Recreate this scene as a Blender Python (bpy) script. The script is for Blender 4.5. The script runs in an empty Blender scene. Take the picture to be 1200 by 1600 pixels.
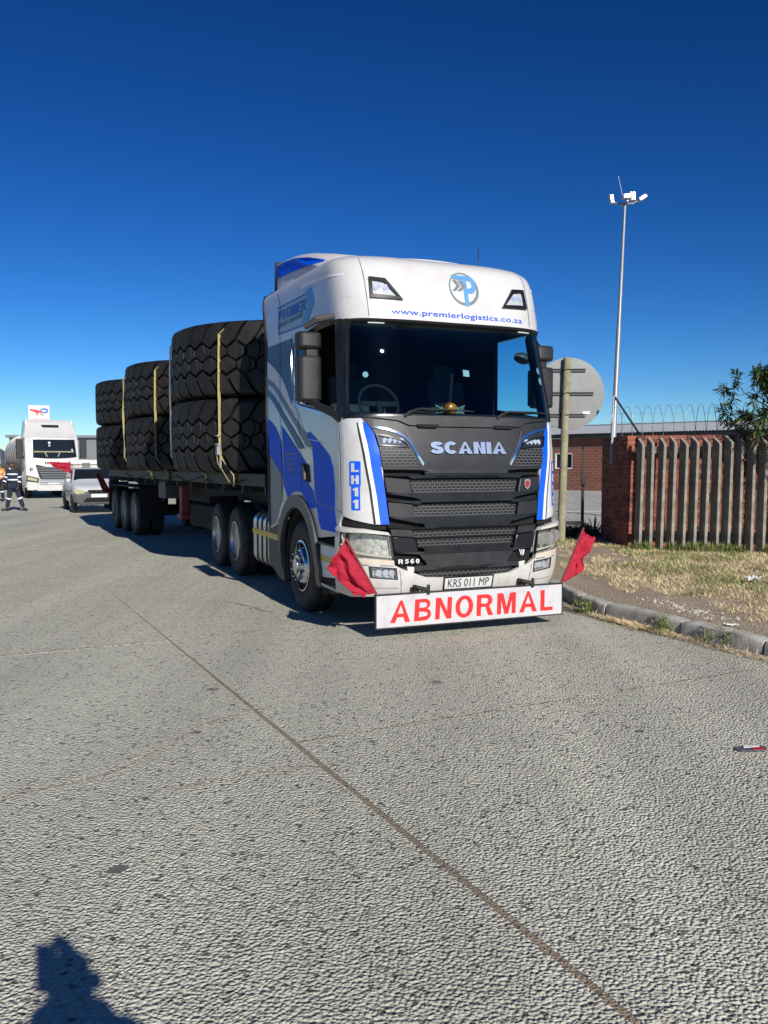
import bpy, bmesh, math, random
from mathutils import Vector, Matrix
random.seed(7)
R = math.radians
SC_ = bpy.context.scene
COL = SC_.collection

# =============================== camera, sky, sun, exposure ===============================
CAMH = 1.67
cam_d = bpy.data.cameras.new('camera'); cam = bpy.data.objects.new('camera', cam_d); COL.objects.link(cam)
cam_d.sensor_fit = 'VERTICAL'; cam_d.sensor_height = 36.0; cam_d.lens = 1324.0/1600*36
cam_d.clip_start = 0.05; cam_d.clip_end = 6000
cam.location = (0, 0, CAMH); cam.rotation_euler = (R(90)-0.05687, 0, 0)
cam.matrix_basis = Matrix.Translation((0, 0, CAMH)) @ Matrix.Rotation(R(90)-0.05687, 4, 'X') @ Matrix.Rotation(-0.0015, 4, 'Z')
SC_.camera = cam

SUNV = Vector((0.75, -1.72, 1.0)).normalized()          # towards the sun
SUN_EL = math.asin(SUNV.z); SUN_AZ = math.atan2(SUNV.x, SUNV.y)
world = bpy.data.worlds.new('World'); SC_.world = world; world.use_nodes = True
wn = world.node_tree.nodes; wl = world.node_tree.links; wn.clear()
wo = wn.new('ShaderNodeOutputWorld'); bg = wn.new('ShaderNodeBackground'); sky = wn.new('ShaderNodeTexSky')
sky.sky_type = 'NISHITA'; sky.sun_disc = False; sky.sun_elevation = SUN_EL; sky.sun_rotation = SUN_AZ
sky.altitude = 1600; sky.air_density = 1.0; sky.dust_density = 0.4; sky.ozone_density = 4.5
gm = wn.new('ShaderNodeHueSaturation'); gm.inputs['Saturation'].default_value = 1.22; gm.inputs['Value'].default_value = 0.54
ga = wn.new('ShaderNodeGamma'); ga.inputs['Gamma'].default_value = 1.50       # deep high-altitude winter sky
bg.inputs['Strength'].default_value = 0.08
wl.new(sky.outputs[0], gm.inputs['Color']); wl.new(gm.outputs[0], ga.inputs[0]); wl.new(ga.outputs[0], bg.inputs[0]); wl.new(bg.outputs[0], wo.inputs[0])
sun_d = bpy.data.lights.new('sun', 'SUN'); sun_d.energy = 4.8; sun_d.angle = R(0.5); sun_d.color = (1.0, .94, .86)
sun = bpy.data.objects.new('sun', sun_d); COL.objects.link(sun)
sun.rotation_euler = SUNV.to_track_quat('Z', 'Y').to_euler(); sun.location = (5, -10, 20)
vs = SC_.view_settings; vs.view_transform = 'Standard'; vs.look = 'None'; vs.gamma = 1; vs.exposure = 0.12; vs.use_curve_mapping = False
SC_.render.engine = 'CYCLES'; SC_.cycles.max_bounces = 6; SC_.cycles.transparent_max_bounces = 12

# =============================== materials ===============================
def mat(name, col, rough=.6, metal=0., var=0., vscale=6., bump=0., bscale=60., coat=0., col2=None, spec=.5, dirt=None, dscale=3., dlow=.45, dhigh=.7):
    m = bpy.data.materials.new(name); m.use_nodes = True
    n, l = m.node_tree.nodes, m.node_tree.links
    b = n['Principled BSDF']; b.inputs['Roughness'].default_value = rough; b.inputs['Metallic'].default_value = metal
    b.inputs['Specular IOR Level'].default_value = spec
    if coat: b.inputs['Coat Weight'].default_value = coat; b.inputs['Coat Roughness'].default_value = .06
    tc = n.new('ShaderNodeTexCoord')
    src = None
    if var or col2:
        no = n.new('ShaderNodeTexNoise'); no.inputs['Scale'].default_value = vscale; no.inputs['Detail'].default_value = 6; no.inputs['Roughness'].default_value = .65
        l.new(tc.outputs['Object'], no.inputs['Vector'])
        mx = n.new('ShaderNodeMix'); mx.data_type = 'RGBA'
        rp = n.new('ShaderNodeValToRGB'); rp.color_ramp.elements[0].position = .35; rp.color_ramp.elements[1].position = .65
        l.new(no.outputs['Fac'], rp.inputs[0]); l.new(rp.outputs[0], mx.inputs['Factor'])
        c2 = col2 or tuple(min(1, c*(1+var)) for c in col); c1 = col if col2 else tuple(c*(1-var) for c in col)
        mx.inputs['A'].default_value = (*c1, 1); mx.inputs['B'].default_value = (*c2, 1); src = mx.outputs['Result']
        rr = n.new('ShaderNodeMapRange'); rr.inputs['To Min'].default_value = max(0, rough-.08); rr.inputs['To Max'].default_value = min(1, rough+.08)
        l.new(no.outputs['Fac'], rr.inputs['Value']); l.new(rr.outputs[0], b.inputs['Roughness'])
    else: b.inputs['Base Color'].default_value = (*col, 1)
    if dirt:
        nd = n.new('ShaderNodeTexNoise'); nd.inputs['Scale'].default_value = dscale; nd.inputs['Detail'].default_value = 9; nd.inputs['Roughness'].default_value = .7
        l.new(tc.outputs['Object'], nd.inputs['Vector'])
        mr = n.new('ShaderNodeMapRange'); mr.inputs['From Min'].default_value = dlow; mr.inputs['From Max'].default_value = dhigh; mr.inputs['To Max'].default_value = dirt[3]
        l.new(nd.outputs['Fac'], mr.inputs['Value'])
        m2 = n.new('ShaderNodeMix'); m2.data_type = 'RGBA'; l.new(mr.outputs[0], m2.inputs['Factor'])
        if src: l.new(src, m2.inputs['A'])
        else: m2.inputs['A'].default_value = (*col, 1)
        m2.inputs['B'].default_value = (*dirt[:3], 1); src = m2.outputs['Result']
    if src: l.new(src, b.inputs['Base Color'])
    if bump:
        nb = n.new('ShaderNodeTexNoise'); nb.inputs['Scale'].default_value = bscale; nb.inputs['Detail'].default_value = 5
        l.new(tc.outputs['Object'], nb.inputs['Vector'])
        bu = n.new('ShaderNodeBump'); bu.inputs['Strength'].default_value = bump; bu.inputs['Distance'].default_value = .01
        l.new(nb.outputs['Fac'], bu.inputs['Height']); l.new(bu.outputs[0], b.inputs['Normal'])
    return m

def glass(name, tint, refl=.12, rough=.01, col=(.9, .95, 1), ior=1.4):
    m = bpy.data.materials.new(name); m.use_nodes = True
    n, l = m.node_tree.nodes, m.node_tree.links; n.clear()
    o = n.new('ShaderNodeOutputMaterial'); t = n.new('ShaderNodeBsdfTransparent'); g = n.new('ShaderNodeBsdfGlossy'); mx = n.new('ShaderNodeMixShader')
    fr = n.new('ShaderNodeFresnel'); fr.inputs['IOR'].default_value = ior
    mr = n.new('ShaderNodeMath'); mr.operation = 'ADD'; mr.inputs[1].default_value = refl-.04; mr.use_clamp = True
    t.inputs[0].default_value = (*tint, 1); g.inputs['Roughness'].default_value = rough; g.inputs['Color'].default_value = (*col, 1)
    ge = n.new('ShaderNodeNewGeometry'); iv = n.new('ShaderNodeMath'); iv.operation = 'SUBTRACT'; iv.inputs[0].default_value = 1; l.new(ge.outputs['Backfacing'], iv.inputs[1]); mu = n.new('ShaderNodeMath'); mu.operation = 'MULTIPLY'
    l.new(fr.outputs[0], mr.inputs[0]); l.new(mr.outputs[0], mu.inputs[0]); l.new(iv.outputs[0], mu.inputs[1]); l.new(mu.outputs[0], mx.inputs[0]); l.new(t.outputs[0], mx.inputs[1]); l.new(g.outputs[0], mx.inputs[2]); l.new(mx.outputs[0], o.inputs[0])
    return m

def emis(name, col, s, base=None):
    m = bpy.data.materials.new(name); m.use_nodes = True; b = m.node_tree.nodes['Principled BSDF']
    b.inputs['Base Color'].default_value = (*(base or col), 1); b.inputs['Emission Color'].default_value = (*col, 1); b.inputs['Emission Strength'].default_value = s
    return m

M = {}
M['white'] = mat('white_paint', (.60, .60, .59), .32, coat=.3, var=.015, vscale=2, dirt=(.36, .31, .24, .35), dscale=2.6, dlow=.48, dhigh=.8)
M['white_b'] = mat('white_bumper', (.58, .57, .54), .38, coat=.2, dirt=(.34, .26, .18, .6), dscale=6, dlow=.5, dhigh=.8)
M['beige'] = mat('stained_white', (.62, .55, .45), .5, dirt=(.45, .3, .2, .5), dscale=9)
M['blue'] = mat('blue_vinyl', (.0, .10, .80), .32, coat=.3)
M['blue_s'] = mat('deep_blue_vinyl', (.0, .10, .80), .5, spec=.12, dirt=(.03, .10, .4, .25), dscale=4)
M['teal'] = mat('slate_blue_vinyl', (.045, .11, .20), .42, spec=.3)
M['grey_v'] = mat('grey_vinyl', (.17, .20, .22), .42, spec=.3)
M['grey_l'] = mat('pale_grey_vinyl', (.72, .75, .78), .45, spec=.3)
M['ltblue'] = mat('sky_blue_print', (.10, .30, .56), .35)
M['midblue'] = mat('mid_blue_print', (.02, .10, .42), .35)
M['black_g'] = mat('black_gloss', (.008, .009, .011), .28, dirt=(.05, .048, .045, .3), dscale=5)
M['plastic'] = mat('dark_grey_plastic', (.016, .017, .020), .5, var=.1, dirt=(.06, .056, .05, .3), dscale=6)
M['plastic_l'] = mat('grey_plastic_trim', (.062, .062, .066), .45, var=.08, dirt=(.16, .15, .13, .3), dscale=5)
M['bonnet'] = mat('matt_anthracite_paint', (.014, .015, .018), .48, var=.05, dirt=(.055, .052, .05, .3), dscale=2.5)
M['mesh'] = mat('grille_mesh', (.03, .03, .032), .42)
M['hole'] = mat('dark_recess', (.006, .006, .007), .9)
M['rubber'] = mat('tyre_rubber', (.016, .016, .017), .75, var=.2, vscale=9, dirt=(.10, .09, .075, .5), dscale=6, bump=.15, bscale=40)
M['tread'] = mat('new_tread_rubber', (.0055, .0055, .006), .66, var=.25, vscale=3, bump=.25, bscale=25, dirt=(.036, .032, .027, .45), dscale=3.5, dlow=.48, dhigh=.8)
M['steel'] = mat('painted_steel_rim', (.36, .38, .40), .45, .3, dirt=(.10, .08, .06, .7), dscale=8)
M['alloy'] = mat('polished_alloy', (.62, .63, .65), .22, 1., dirt=(.2, .17, .14, .5), dscale=7)
M['alu'] = mat('brushed_alu', (.55, .56, .58), .35, .9, dirt=(.2, .18, .16, .5), dscale=6)
M['chrome'] = mat('chrome', (.75, .76, .78), .12, 1.)
M['badge'] = mat('chrome_badge', (.52, .60, .70), .25, .65)
M['chassis'] = mat('dark_chassis_steel', (.018, .018, .019), .7, var=.3, dirt=(.06, .05, .04, .6), dscale=5)
M['deck'] = mat('dark_grey_deck_steel', (.022, .025, .025), .6, var=.25, vscale=4, dirt=(.06, .05, .04, .5), dscale=4)
M['redsteel'] = mat('dull_red_steel', (.22, .02, .025), .6, dirt=(.07, .04, .03, .5), dscale=6)
M['yellow_r'] = mat('yellow_reflective_tape', (.75, .52, .03), .4, dirt=(.3, .25, .15, .5), dscale=8)
M['strap'] = mat('yellow_webbing', (.68, .60, .26), .8, dirt=(.40, .36, .20, .6), dscale=9)
M['strap_g'] = mat('dirty_webbing', (.34, .33, .28), .8, dirt=(.12, .1, .08, .6), dscale=8)
M['flag'] = mat('red_nylon', (.37, .006, .028), .8, var=.12, vscale=14)
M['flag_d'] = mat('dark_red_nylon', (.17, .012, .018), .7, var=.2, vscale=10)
M['board'] = mat('white_sign_vinyl', (.55, .54, .55), .5, dirt=(.38, .38, .42, .6), dscale=4, dlow=.5, dhigh=.68)
M['sign_red'] = mat('red_letter_vinyl', (.80, .025, .025), .45)
M['lens'] = glass('clear_lens', (.95, .96, .98), .07)
M['refl'] = mat('lamp_reflector', (.70, .71, .72), .22, .5, var=.4, vscale=24, bump=.6, bscale=26)
M['hazy'] = glass('hazy_lens', (.95, .95, .92), .06, .2)
M['chrome_l'] = mat('bright_lamp_chrome', (.8, .8, .8), .25, .6)
M['glass_w'] = glass('windscreen_glass', (.70, .84, .88), .04, ior=1.33)
M['glass_s'] = glass('side_glass', (.82, .96, .98), .04, ior=1.25)
M['glass_d'] = mat('dark_glass', (.010, .014, .02), .08, spec=.35)
M['tool'] = mat('dull_grey_box_paint', (.07, .075, .08), .6, dirt=(.05, .05, .04, .5))
M['interior'] = mat('cab_interior_dark', (.012, .013, .015), .85)
M['seat'] = mat('seat_fabric', (.045, .045, .05), .9, var=.2)
M['dash'] = mat('dashboard_grey', (.028, .03, .033), .7, var=.2)
M['amber'] = mat('amber_lens', (1.0, .22, .0), .25, coat=.6)
M['plate_y'] = mat('plate_white', (.62, .64, .62), .4)
M['black_l'] = mat('black_letter', (.015, .015, .015), .5)
M['concrete'] = mat('precast_concrete', (.29, .275, .235), .92, var=.25, vscale=5, bump=.6, bscale=70, dirt=(.09, .085, .065, .75), dscale=3, dlow=.42, dhigh=.66)
M['kerb'] = mat('kerb_concrete', (.52, .50, .44), .92, var=.2, vscale=6, bump=.7, bscale=70, dirt=(.20, .185, .15, .6), dscale=5, dlow=.42, dhigh=.62)
M['brick_a'] = mat('red_brick', (.25, .085, .055), .9, var=.15, vscale=14, bump=.4, bscale=120)
M['brick_b'] = mat('orange_brick', (.32, .11, .065), .9, var=.15, vscale=14, bump=.4, bscale=120)
M['brick_c'] = mat('dark_red_brick', (.155, .055, .042), .9, var=.15, vscale=14, bump=.4, bscale=120)
M['mortar'] = mat('mortar', (.16, .12, .10), .95, var=.2, vscale=20, bump=.4)
M['galv'] = mat('galvanised_steel', (.30, .31, .32), .5, .5, var=.15, vscale=16, dirt=(.22, .2, .18, .4), dscale=10)
M['signback'] = mat('bare_aluminium_sign', (.25, .26, .26), .65, .1, var=.06, vscale=5, dirt=(.2, .2, .18, .4), dscale=4)
M['timber'] = mat('treated_timber', (.30, .29, .19), .9, var=.2, vscale=9, bump=.6, bscale=30, dirt=(.13, .12, .07, .6), dscale=6)
M['roofsheet'] = mat('galvanised_roof_sheet', (.40, .43, .46), .5, .3, var=.08, vscale=1, dirt=(.28, .24, .2, .4), dscale=1)
M['black_p'] = mat('black_painted_steel', (.012, .012, .013), .5)
M['leaf'] = mat('dark_green_leaf', (.045, .085, .022), .5, var=.35, vscale=5)
M['leaf2'] = mat('yellow_green_leaf', (.12, .14, .03), .55, var=.3, vscale=5)
M['bark'] = mat('bark', (.09, .07, .05), .9, var=.3, bump=.5)
M['oil'] = mat('oil_stain', (.16, .155, .14), .6, var=.3)
M['agave'] = mat('aloe_leaf', (.06, .11, .045), .5, var=.3)
M['straw'] = mat('dry_grass_blade', (.80, .67, .38), .8, var=.22, vscale=2.5)
M['grass'] = mat('green_grass_blade', (.17, .21, .055), .7, var=.35, vscale=2)
M['navy'] = mat('navy_workwear', (.012, .018, .045), .85, var=.2)
M['retro'] = mat('silver_reflective_tape', (.72, .74, .74), .5)
M['orange'] = mat('orange_workwear', (.75, .25, .03), .8)
M['skin'] = mat('brown_skin', (.085, .045, .03), .55)
M['hair'] = mat('black_hair', (.01, .009, .008), .8)
M['boot'] = mat('black_boot', (.015, .014, .014), .5)
M['paper'] = mat('white_paper', (.75, .74, .72), .8, dirt=(.4, .38, .35, .5), dscale=20)
M['tanker'] = mat('stainless_tank', (.26, .25, .24), .45, .6, dirt=(.2, .16, .12, .5), dscale=1)
M['greywall'] = mat('grey_cladding', (.17, .19, .20), .8, var=.1, vscale=.5)
M['whitewall'] = mat('pale_render', (.66, .65, .62), .85, var=.05, vscale=.5)
M['car'] = mat('white_car_paint', (.56, .58, .60), .25, coat=.6)
M['carlamp'] = mat('yellowed_headlamp', (.62, .56, .38), .2, .3, coat=.6)

# ---------- ground materials ----------
def ground_mat(name, c_stone, c_paste, c_dark, scale, bump, dist, stain=(.44, .43, .37)):
    m = bpy.data.materials.new(name); m.use_nodes = True
    n, l = m.node_tree.nodes, m.node_tree.links; b = n['Principled BSDF']
    b.inputs['Roughness'].default_value = .93; b.inputs['Specular IOR Level'].default_value = .25
    geo = n.new('ShaderNodeNewGeometry'); P = geo.outputs['Position']
    dn = n.new('ShaderNodeTexNoise'); dn.inputs['Scale'].default_value = scale*.45; dn.inputs['Detail'].default_value = 2; l.new(P, dn.inputs['Vector'])
    sc_ = n.new('ShaderNodeVectorMath'); sc_.operation = 'SCALE'; sc_.inputs['Scale'].default_value = .016*45/scale; l.new(dn.outputs['Color'], sc_.inputs[0])
    ad = n.new('ShaderNodeVectorMath'); ad.operation = 'ADD'; l.new(P, ad.inputs[0]); l.new(sc_.outputs[0], ad.inputs[1])
    vo = n.new('ShaderNodeTexVoronoi'); vo.inputs['Scale'].default_value = scale; vo.feature = 'SMOOTH_F1'; vo.inputs['Smoothness'].default_value = .35; l.new(ad.outputs[0], vo.inputs['Vector'])
    vc = n.new('ShaderNodeTexVoronoi'); vc.inputs['Scale'].default_value = scale*.8; l.new(ad.outputs[0], vc.inputs['Vector'])
    nz = n.new('ShaderNodeTexNoise'); nz.inputs['Scale'].default_value = scale*1.1; nz.inputs['Detail'].default_value = 5; nz.inputs['Roughness'].default_value = .65; l.new(P, nz.inputs['Vector'])
    big = n.new('ShaderNodeTexNoise'); big.inputs['Scale'].default_value = .55; big.inputs['Detail'].default_value = 7; big.inputs['Roughness'].default_value = .62; l.new(P, big.inputs['Vector'])
    # colour: paste with scattered stones
    sep = n.new('ShaderNodeSeparateColor'); l.new(vc.outputs['Color'], sep.inputs[0])
    r1 = n.new('ShaderNodeValToRGB'); e = r1.color_ramp.elements
    e[0].position = 0; e[0].color = (*c_dark, 1); e[1].position = 1; e[1].color = (*c_stone, 1)
    x = r1.color_ramp.elements.new(.02); x.color = (*c_dark, 1)
    x = r1.color_ramp.elements.new(.05); x.color = tuple(c*.75 for c in c_paste)+(1,)
    x = r1.color_ramp.elements.new(.16); x.color = (*c_paste, 1)
    x = r1.color_ramp.elements.new(.7); x.color = (*c_paste, 1)
    l.new(sep.outputs[0], r1.inputs[0])
    m1 = n.new('ShaderNodeMix'); m1.data_type = 'RGBA'; m1.blend_type = 'MULTIPLY'; m1.inputs['Factor'].default_value = 1
    r2 = n.new('ShaderNodeMapRange'); r2.inputs['From Min'].default_value = .3; r2.inputs['From Max'].default_value = .7; r2.inputs['To Min'].default_value = .76; r2.inputs['To Max'].default_value = 1.16
    l.new(nz.outputs['Fac'], r2.inputs['Value']); l.new(r1.outputs[0], m1.inputs['A']); l.new(r2.outputs[0], m1.inputs['B'])
    m2 = n.new('ShaderNodeMix'); m2.data_type = 'RGBA'
    r3 = n.new('ShaderNodeMapRange'); r3.inputs['From Min'].default_value = .5; r3.inputs['From Max'].default_value = .78; r3.inputs['To Max'].default_value = .5
    l.new(big.outputs['Fac'], r3.inputs['Value']); l.new(r3.outputs[0], m2.inputs['Factor']); l.new(m1.outputs['Result'], m2.inputs['A']); m2.inputs['B'].default_value = (*stain, 1)
    mpp = n.new('ShaderNodeMapping'); mpp.inputs['Rotation'].default_value = (0, 0, -.4686); mpp.inputs['Scale'].default_value = (1.3, .10, 1); l.new(P, mpp.inputs[0])
    ln = n.new('ShaderNodeTexNoise'); ln.inputs['Scale'].default_value = 1.0; ln.inputs['Detail'].default_value = 5; ln.inputs['Roughness'].default_value = .6; l.new(mpp.outputs[0], ln.inputs['Vector'])
    lr = n.new('ShaderNodeMapRange'); lr.inputs['From Min'].default_value = .35; lr.inputs['From Max'].default_value = .65; lr.inputs['To Min'].default_value = .86; lr.inputs['To Max'].default_value = 1.07; l.new(ln.outputs['Fac'], lr.inputs['Value'])
    m3 = n.new('ShaderNodeMix'); m3.data_type = 'RGBA'; m3.blend_type = 'MULTIPLY'; m3.inputs['Factor'].default_value = 1; l.new(m2.outputs['Result'], m3.inputs['A']); l.new(lr.outputs[0], m3.inputs['B'])
    l.new(m3.outputs['Result'], b.inputs['Base Color'])
    # relief
    iv = n.new('ShaderNodeMath'); iv.operation = 'MULTIPLY'; iv.inputs[1].default_value = -1.5; l.new(vo.outputs['Distance'], iv.inputs[0])
    nh = n.new('ShaderNodeMath'); nh.operation = 'MULTIPLY'; nh.inputs[1].default_value = .8; l.new(nz.outputs['Fac'], nh.inputs[0])
    a2 = n.new('ShaderNodeMath'); a2.operation = 'ADD'; l.new(iv.outputs[0], a2.inputs[0]); l.new(nh.outputs[0], a2.inputs[1])
    bu = n.new('ShaderNodeBump'); bu.inputs['Strength'].default_value = bump; bu.inputs['Distance'].default_value = dist
    l.new(a2.outputs[0], bu.inputs['Height']); l.new(bu.outputs[0], b.inputs['Normal'])
    return m
M['road'] = ground_mat('exposed_aggregate_concrete', (.74, .73, .60), (.63, .62, .505), (.17, .165, .15), 64, 1.0, .0165)
M['sealant'] = ground_mat('sandy_joint_fill', (.36, .29, .21), (.31, .25, .18), (.14, .11, .09), 90, .8, .006)
M['pale_fill'] = ground_mat('pale_crack_fill', (.60, .54, .43), (.50, .44, .345), (.25, .21, .17), 60, .9, .010)
M['dirt'] = ground_mat('dry_dirt', (.50, .41, .30), (.43, .345, .25), (.22, .17, .12), 55, .9, .011, stain=(.30, .23, .16))
M['yard'] = ground_mat('far_concrete', (.50, .48, .43), (.46, .44, .40), (.3, .28, .26), 8, .3, .01)

# =============================== mesh helpers ===============================
def link(o, parent=None):
    COL.objects.link(o)
    if parent: o.parent = parent
    return o
def props(o, label=None, cat=None, group=None, kind=None):
    for k, v in (('label', label), ('category', cat), ('group', group), ('kind', kind)):
        if v: o[k] = v
    return o
def thing(name, label, cat, loc=(0, 0, 0), rz=0, group=None):
    o = bpy.data.objects.new(name, None); o.empty_display_size = .1; COL.objects.link(o)
    o.location = loc; o.rotation_euler = (0, 0, rz)
    return props(o, label, cat, group)
class MB:
    def __init__(s): s.v = []; s.f = []
    def add(s, vs, fs):
        b = len(s.v); s.v += [tuple(v) for v in vs]; s.f += [tuple(i+b for i in f) for f in fs]; return s
    def box(s, c, d, rz=0, rx=0, ry=0):
        x, y, z = d[0]/2, d[1]/2, d[2]/2
        vs = [Vector((a*x, b*y, e*z)) for e in (-1, 1) for b in (-1, 1) for a in (-1, 1)]
        m = Matrix.Rotation(rz, 3, 'Z') @ Matrix.Rotation(ry, 3, 'Y') @ Matrix.Rotation(rx, 3, 'X')
        vs = [m @ v + Vector(c) for v in vs]
        return s.add(vs, [(0, 2, 3, 1), (4, 5, 7, 6), (0, 1, 5, 4), (2, 6, 7, 3), (0, 4, 6, 2), (1, 3, 7, 5)])
    def b2(s, a, b):
        return s.box([(a[i]+b[i])/2 for i in range(3)], [abs(b[i]-a[i]) for i in range(3)])
    def prism(s, poly, ax, a, b):
        "poly in the two other axes, extruded along axis ax from a to b"
        n = len(poly)
        def P(p, t):
            q = list(p); q.insert(ax, t); return q
        vs = [P(p, a) for p in poly]+[P(p, b) for p in poly]
        return s.add(vs, [tuple(range(n))[::-1], tuple(range(n, 2*n))]+[(i, (i+1) % n, n+(i+1) % n, n+i) for i in range(n)])
    def tube(s, pts, r, n=8, cap=True):
        pts = [Vector(p) for p in pts]; k = len(pts); rs = r if isinstance(r, (list, tuple)) else [r]*k
        vs = []; up = Vector((0, 0, 1)); side = None
        for i, p in enumerate(pts):
            d = (pts[min(i+1, k-1)]-pts[max(i-1, 0)]).normalized()
            if side is None: side = d.orthogonal().normalized()
            side = (side-d*side.dot(d)); side = side.normalized() if side.length > 1e-6 else d.orthogonal().normalized()
            bi = d.cross(side)
            for j in range(n):
                a = 2*math.pi*j/n; vs.append(p+(side*math.cos(a)+bi*math.sin(a))*rs[i])
        fs = [(i*n+j, i*n+(j+1) % n, (i+1)*n+(j+1) % n, (i+1)*n+j) for i in range(k-1) for j in range(n)]
        if cap: fs += [tuple(range(n))[::-1], tuple(range((k-1)*n, k*n))]
        return s.add(vs, fs)
    def lathe(s, prof, n=32, ax='X', c=(0, 0, 0), closed=False):
        "prof: (r, h) along the axis"
        vs = []
        for r, h in prof:
            for j in range(n):
                a = 2*math.pi*j/n; p = {'X': (h, r*math.cos(a), r*math.sin(a)), 'Y': (r*math.cos(a), h, r*math.sin(a)), 'Z': (r*math.cos(a), r*math.sin(a), h)}[ax]
                vs.append((p[0]+c[0], p[1]+c[1], p[2]+c[2]))
        k = len(prof)
        fs = [(i*n+j, i*n+(j+1) % n, (i+1)*n+(j+1) % n, (i+1)*n+j) for i in range(k-1) for j in range(n)]
        if closed: fs += [((k-1)*n+j, (k-1)*n+(j+1) % n, (j+1) % n, j) for j in range(n)]
        else: fs += [tuple(range(n))[::-1], tuple(range((k-1)*n, k*n))]
        return s.add(vs, fs)
    def ribbon(s, pts, w, side):
        side = Vector(side).normalized()*w/2; t = []
        for p in pts: t += [Vector(p)-side, Vector(p)+side]
        return s.add(t, [(2*i, 2*i+1, 2*i+3, 2*i+2) for i in range(len(pts)-1)])
    def build(s, name, m, parent=None, bevel=0, smooth=False, recalc=True, solid=0, loc=None):
        me = bpy.data.meshes.new(name); me.from_pydata(s.v, [], s.f); 
        if recalc:
            bm = bmesh.new(); bm.from_mesh(me); bmesh.ops.recalc_face_normals(bm, faces=bm.faces); bm.to_mesh(me); bm.free()
        me.materials.append(m)
        o = bpy.data.objects.new(name, me); link(o, parent)
        if loc: o.location = loc
        if smooth: shade(me)
        if solid:
            md = o.modifiers.new('s', 'SOLIDIFY'); md.thickness = solid; md.offset = 0
        if bevel:
            md = o.modifiers.new('b', 'BEVEL'); md.width = bevel; md.segments = 2; md.limit_method = 'ANGLE'; md.angle_limit = R(35)
        return o
def shade(me, ang=38):
    me.polygons.foreach_set('use_smooth', [True]*len(me.polygons))
    try: me.set_sharp_from_angle(angle=R(ang))
    except Exception: pass
def clone(o, parent=None):
    c = o.copy(); COL.objects.link(c); c.parent = parent
    for ch in list(o.children): clone(ch, c)
    return c
def rnd_rect(w, h, r, n=4):
    pts = []
    for cx, cy, a0 in ((w/2-r, h/2-r, 0), (-w/2+r, h/2-r, 90), (-w/2+r, -h/2+r, 180), (w/2-r, -h/2+r, 270)):
        for i in range(n+1):
            a = R(a0+90*i/n); pts.append((cx+r*math.cos(a), cy+r*math.sin(a)))
    return pts
def smooth_poly(p, it=1):
    for _ in range(it):
        q = []
        for a, b in zip(p, p[1:]+p[:1]): q += [(a[0]*.75+b[0]*.25, a[1]*.75+b[1]*.25), (a[0]*.25+b[0]*.75, a[1]*.25+b[1]*.75)]
        p = q
    return p
# flat outline(s) -> sheet bent onto any surface f(s, w, off), with thickness
def panel(name, loops, f, m, parent=None, off=0., th=.003, res=.08, smooth=True, cuts=None, label=None):
    bm = bmesh.new()
    for lp in loops:
        vs = [bm.verts.new((x, y, 0)) for x, y in lp]
        for a, b in zip(vs, vs[1:]+vs[:1]): bm.edges.new((a, b))
    bmesh.ops.triangle_fill(bm, use_beauty=True, use_dissolve=False, edges=bm.edges[:], normal=(0, 0, 1))
    return _bend(name, bm, f, m, parent, off, th, res, smooth, label)
def _bend(name, bm, f, m, parent, off, th, res, smooth, label=None):
    xs = [v.co.x for v in bm.verts]; ys = [v.co.y for v in bm.verts]
    rx, ry = res if isinstance(res, tuple) else (res, res)
    for lo, hi, r, nrm in ((min(xs), max(xs), rx, (1, 0, 0)), (min(ys), max(ys), ry, (0, 1, 0))):
        k = int(math.ceil(lo/r)+0)
        while k*r < hi:
            t = k*r
            if t > lo+1e-4: bmesh.ops.bisect_plane(bm, geom=bm.verts[:]+bm.edges[:]+bm.faces[:], plane_co=tuple(t*c for c in nrm), plane_no=nrm, dist=1e-5)
            k += 1
    for fc in bm.faces:
        if fc.normal.z < 0: fc.normal_flip()
    if th:
        ex = bmesh.ops.extrude_face_region(bm, geom=bm.faces[:])
        for g in ex['geom']:
            if isinstance(g, bmesh.types.BMVert): g.co.z += 1
    for v in bm.verts: v.co = f(v.co.x, v.co.y, off+th*v.co.z)
    bmesh.ops.recalc_face_normals(bm, faces=bm.faces)
    me = bpy.data.meshes.new(name); bm.to_mesh(me); bm.free(); me.materials.append(m)
    if smooth: shade(me, 30)
    o = bpy.data.objects.new(name, me); link(o, parent)
    if label: o['label'] = label
    return o
# lettering laid into a quad (four corners: top-left, top-right, bottom-right, bottom-left)
def text_mesh(body, bold=0., font_x=1.):
    cu = bpy.data.curves.new('t', 'FONT'); cu.body = body; cu.offset = bold; cu.resolution_u = 3; cu.space_character = 1.03
    o = bpy.data.objects.new('t', cu); COL.objects.link(o)
    dg = bpy.context.evaluated_depsgraph_get(); me = bpy.data.meshes.new_from_object(o.evaluated_get(dg))
    bpy.data.objects.remove(o); bm = bmesh.new(); bm.from_mesh(me); bpy.data.meshes.remove(me)
    bmesh.ops.remove_doubles(bm, verts=bm.verts, dist=1e-5)
    return bm
def text(name, body, quad, f, m, parent, off=0., th=.002, bold=0., res=.3):
    bm = text_mesh(body, bold)
    xs = [v.co.x for v in bm.verts]; ys = [v.co.y for v in bm.verts]; x0, x1, y0, y1 = min(xs), max(xs), min(ys), max(ys)
    tl, tr_, br, bl = [Vector((q[0], q[1], 0)) for q in quad]
    for v in bm.verts:
        a = (v.co.x-x0)/(x1-x0); b = (v.co.y-y0)/(y1-y0)
        v.co = (bl*(1-a)+br*a)*(1-b)+(tl*(1-a)+tr_*a)*b
    return _bend(name, bm, f, m, parent, off, th, res, False)

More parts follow.
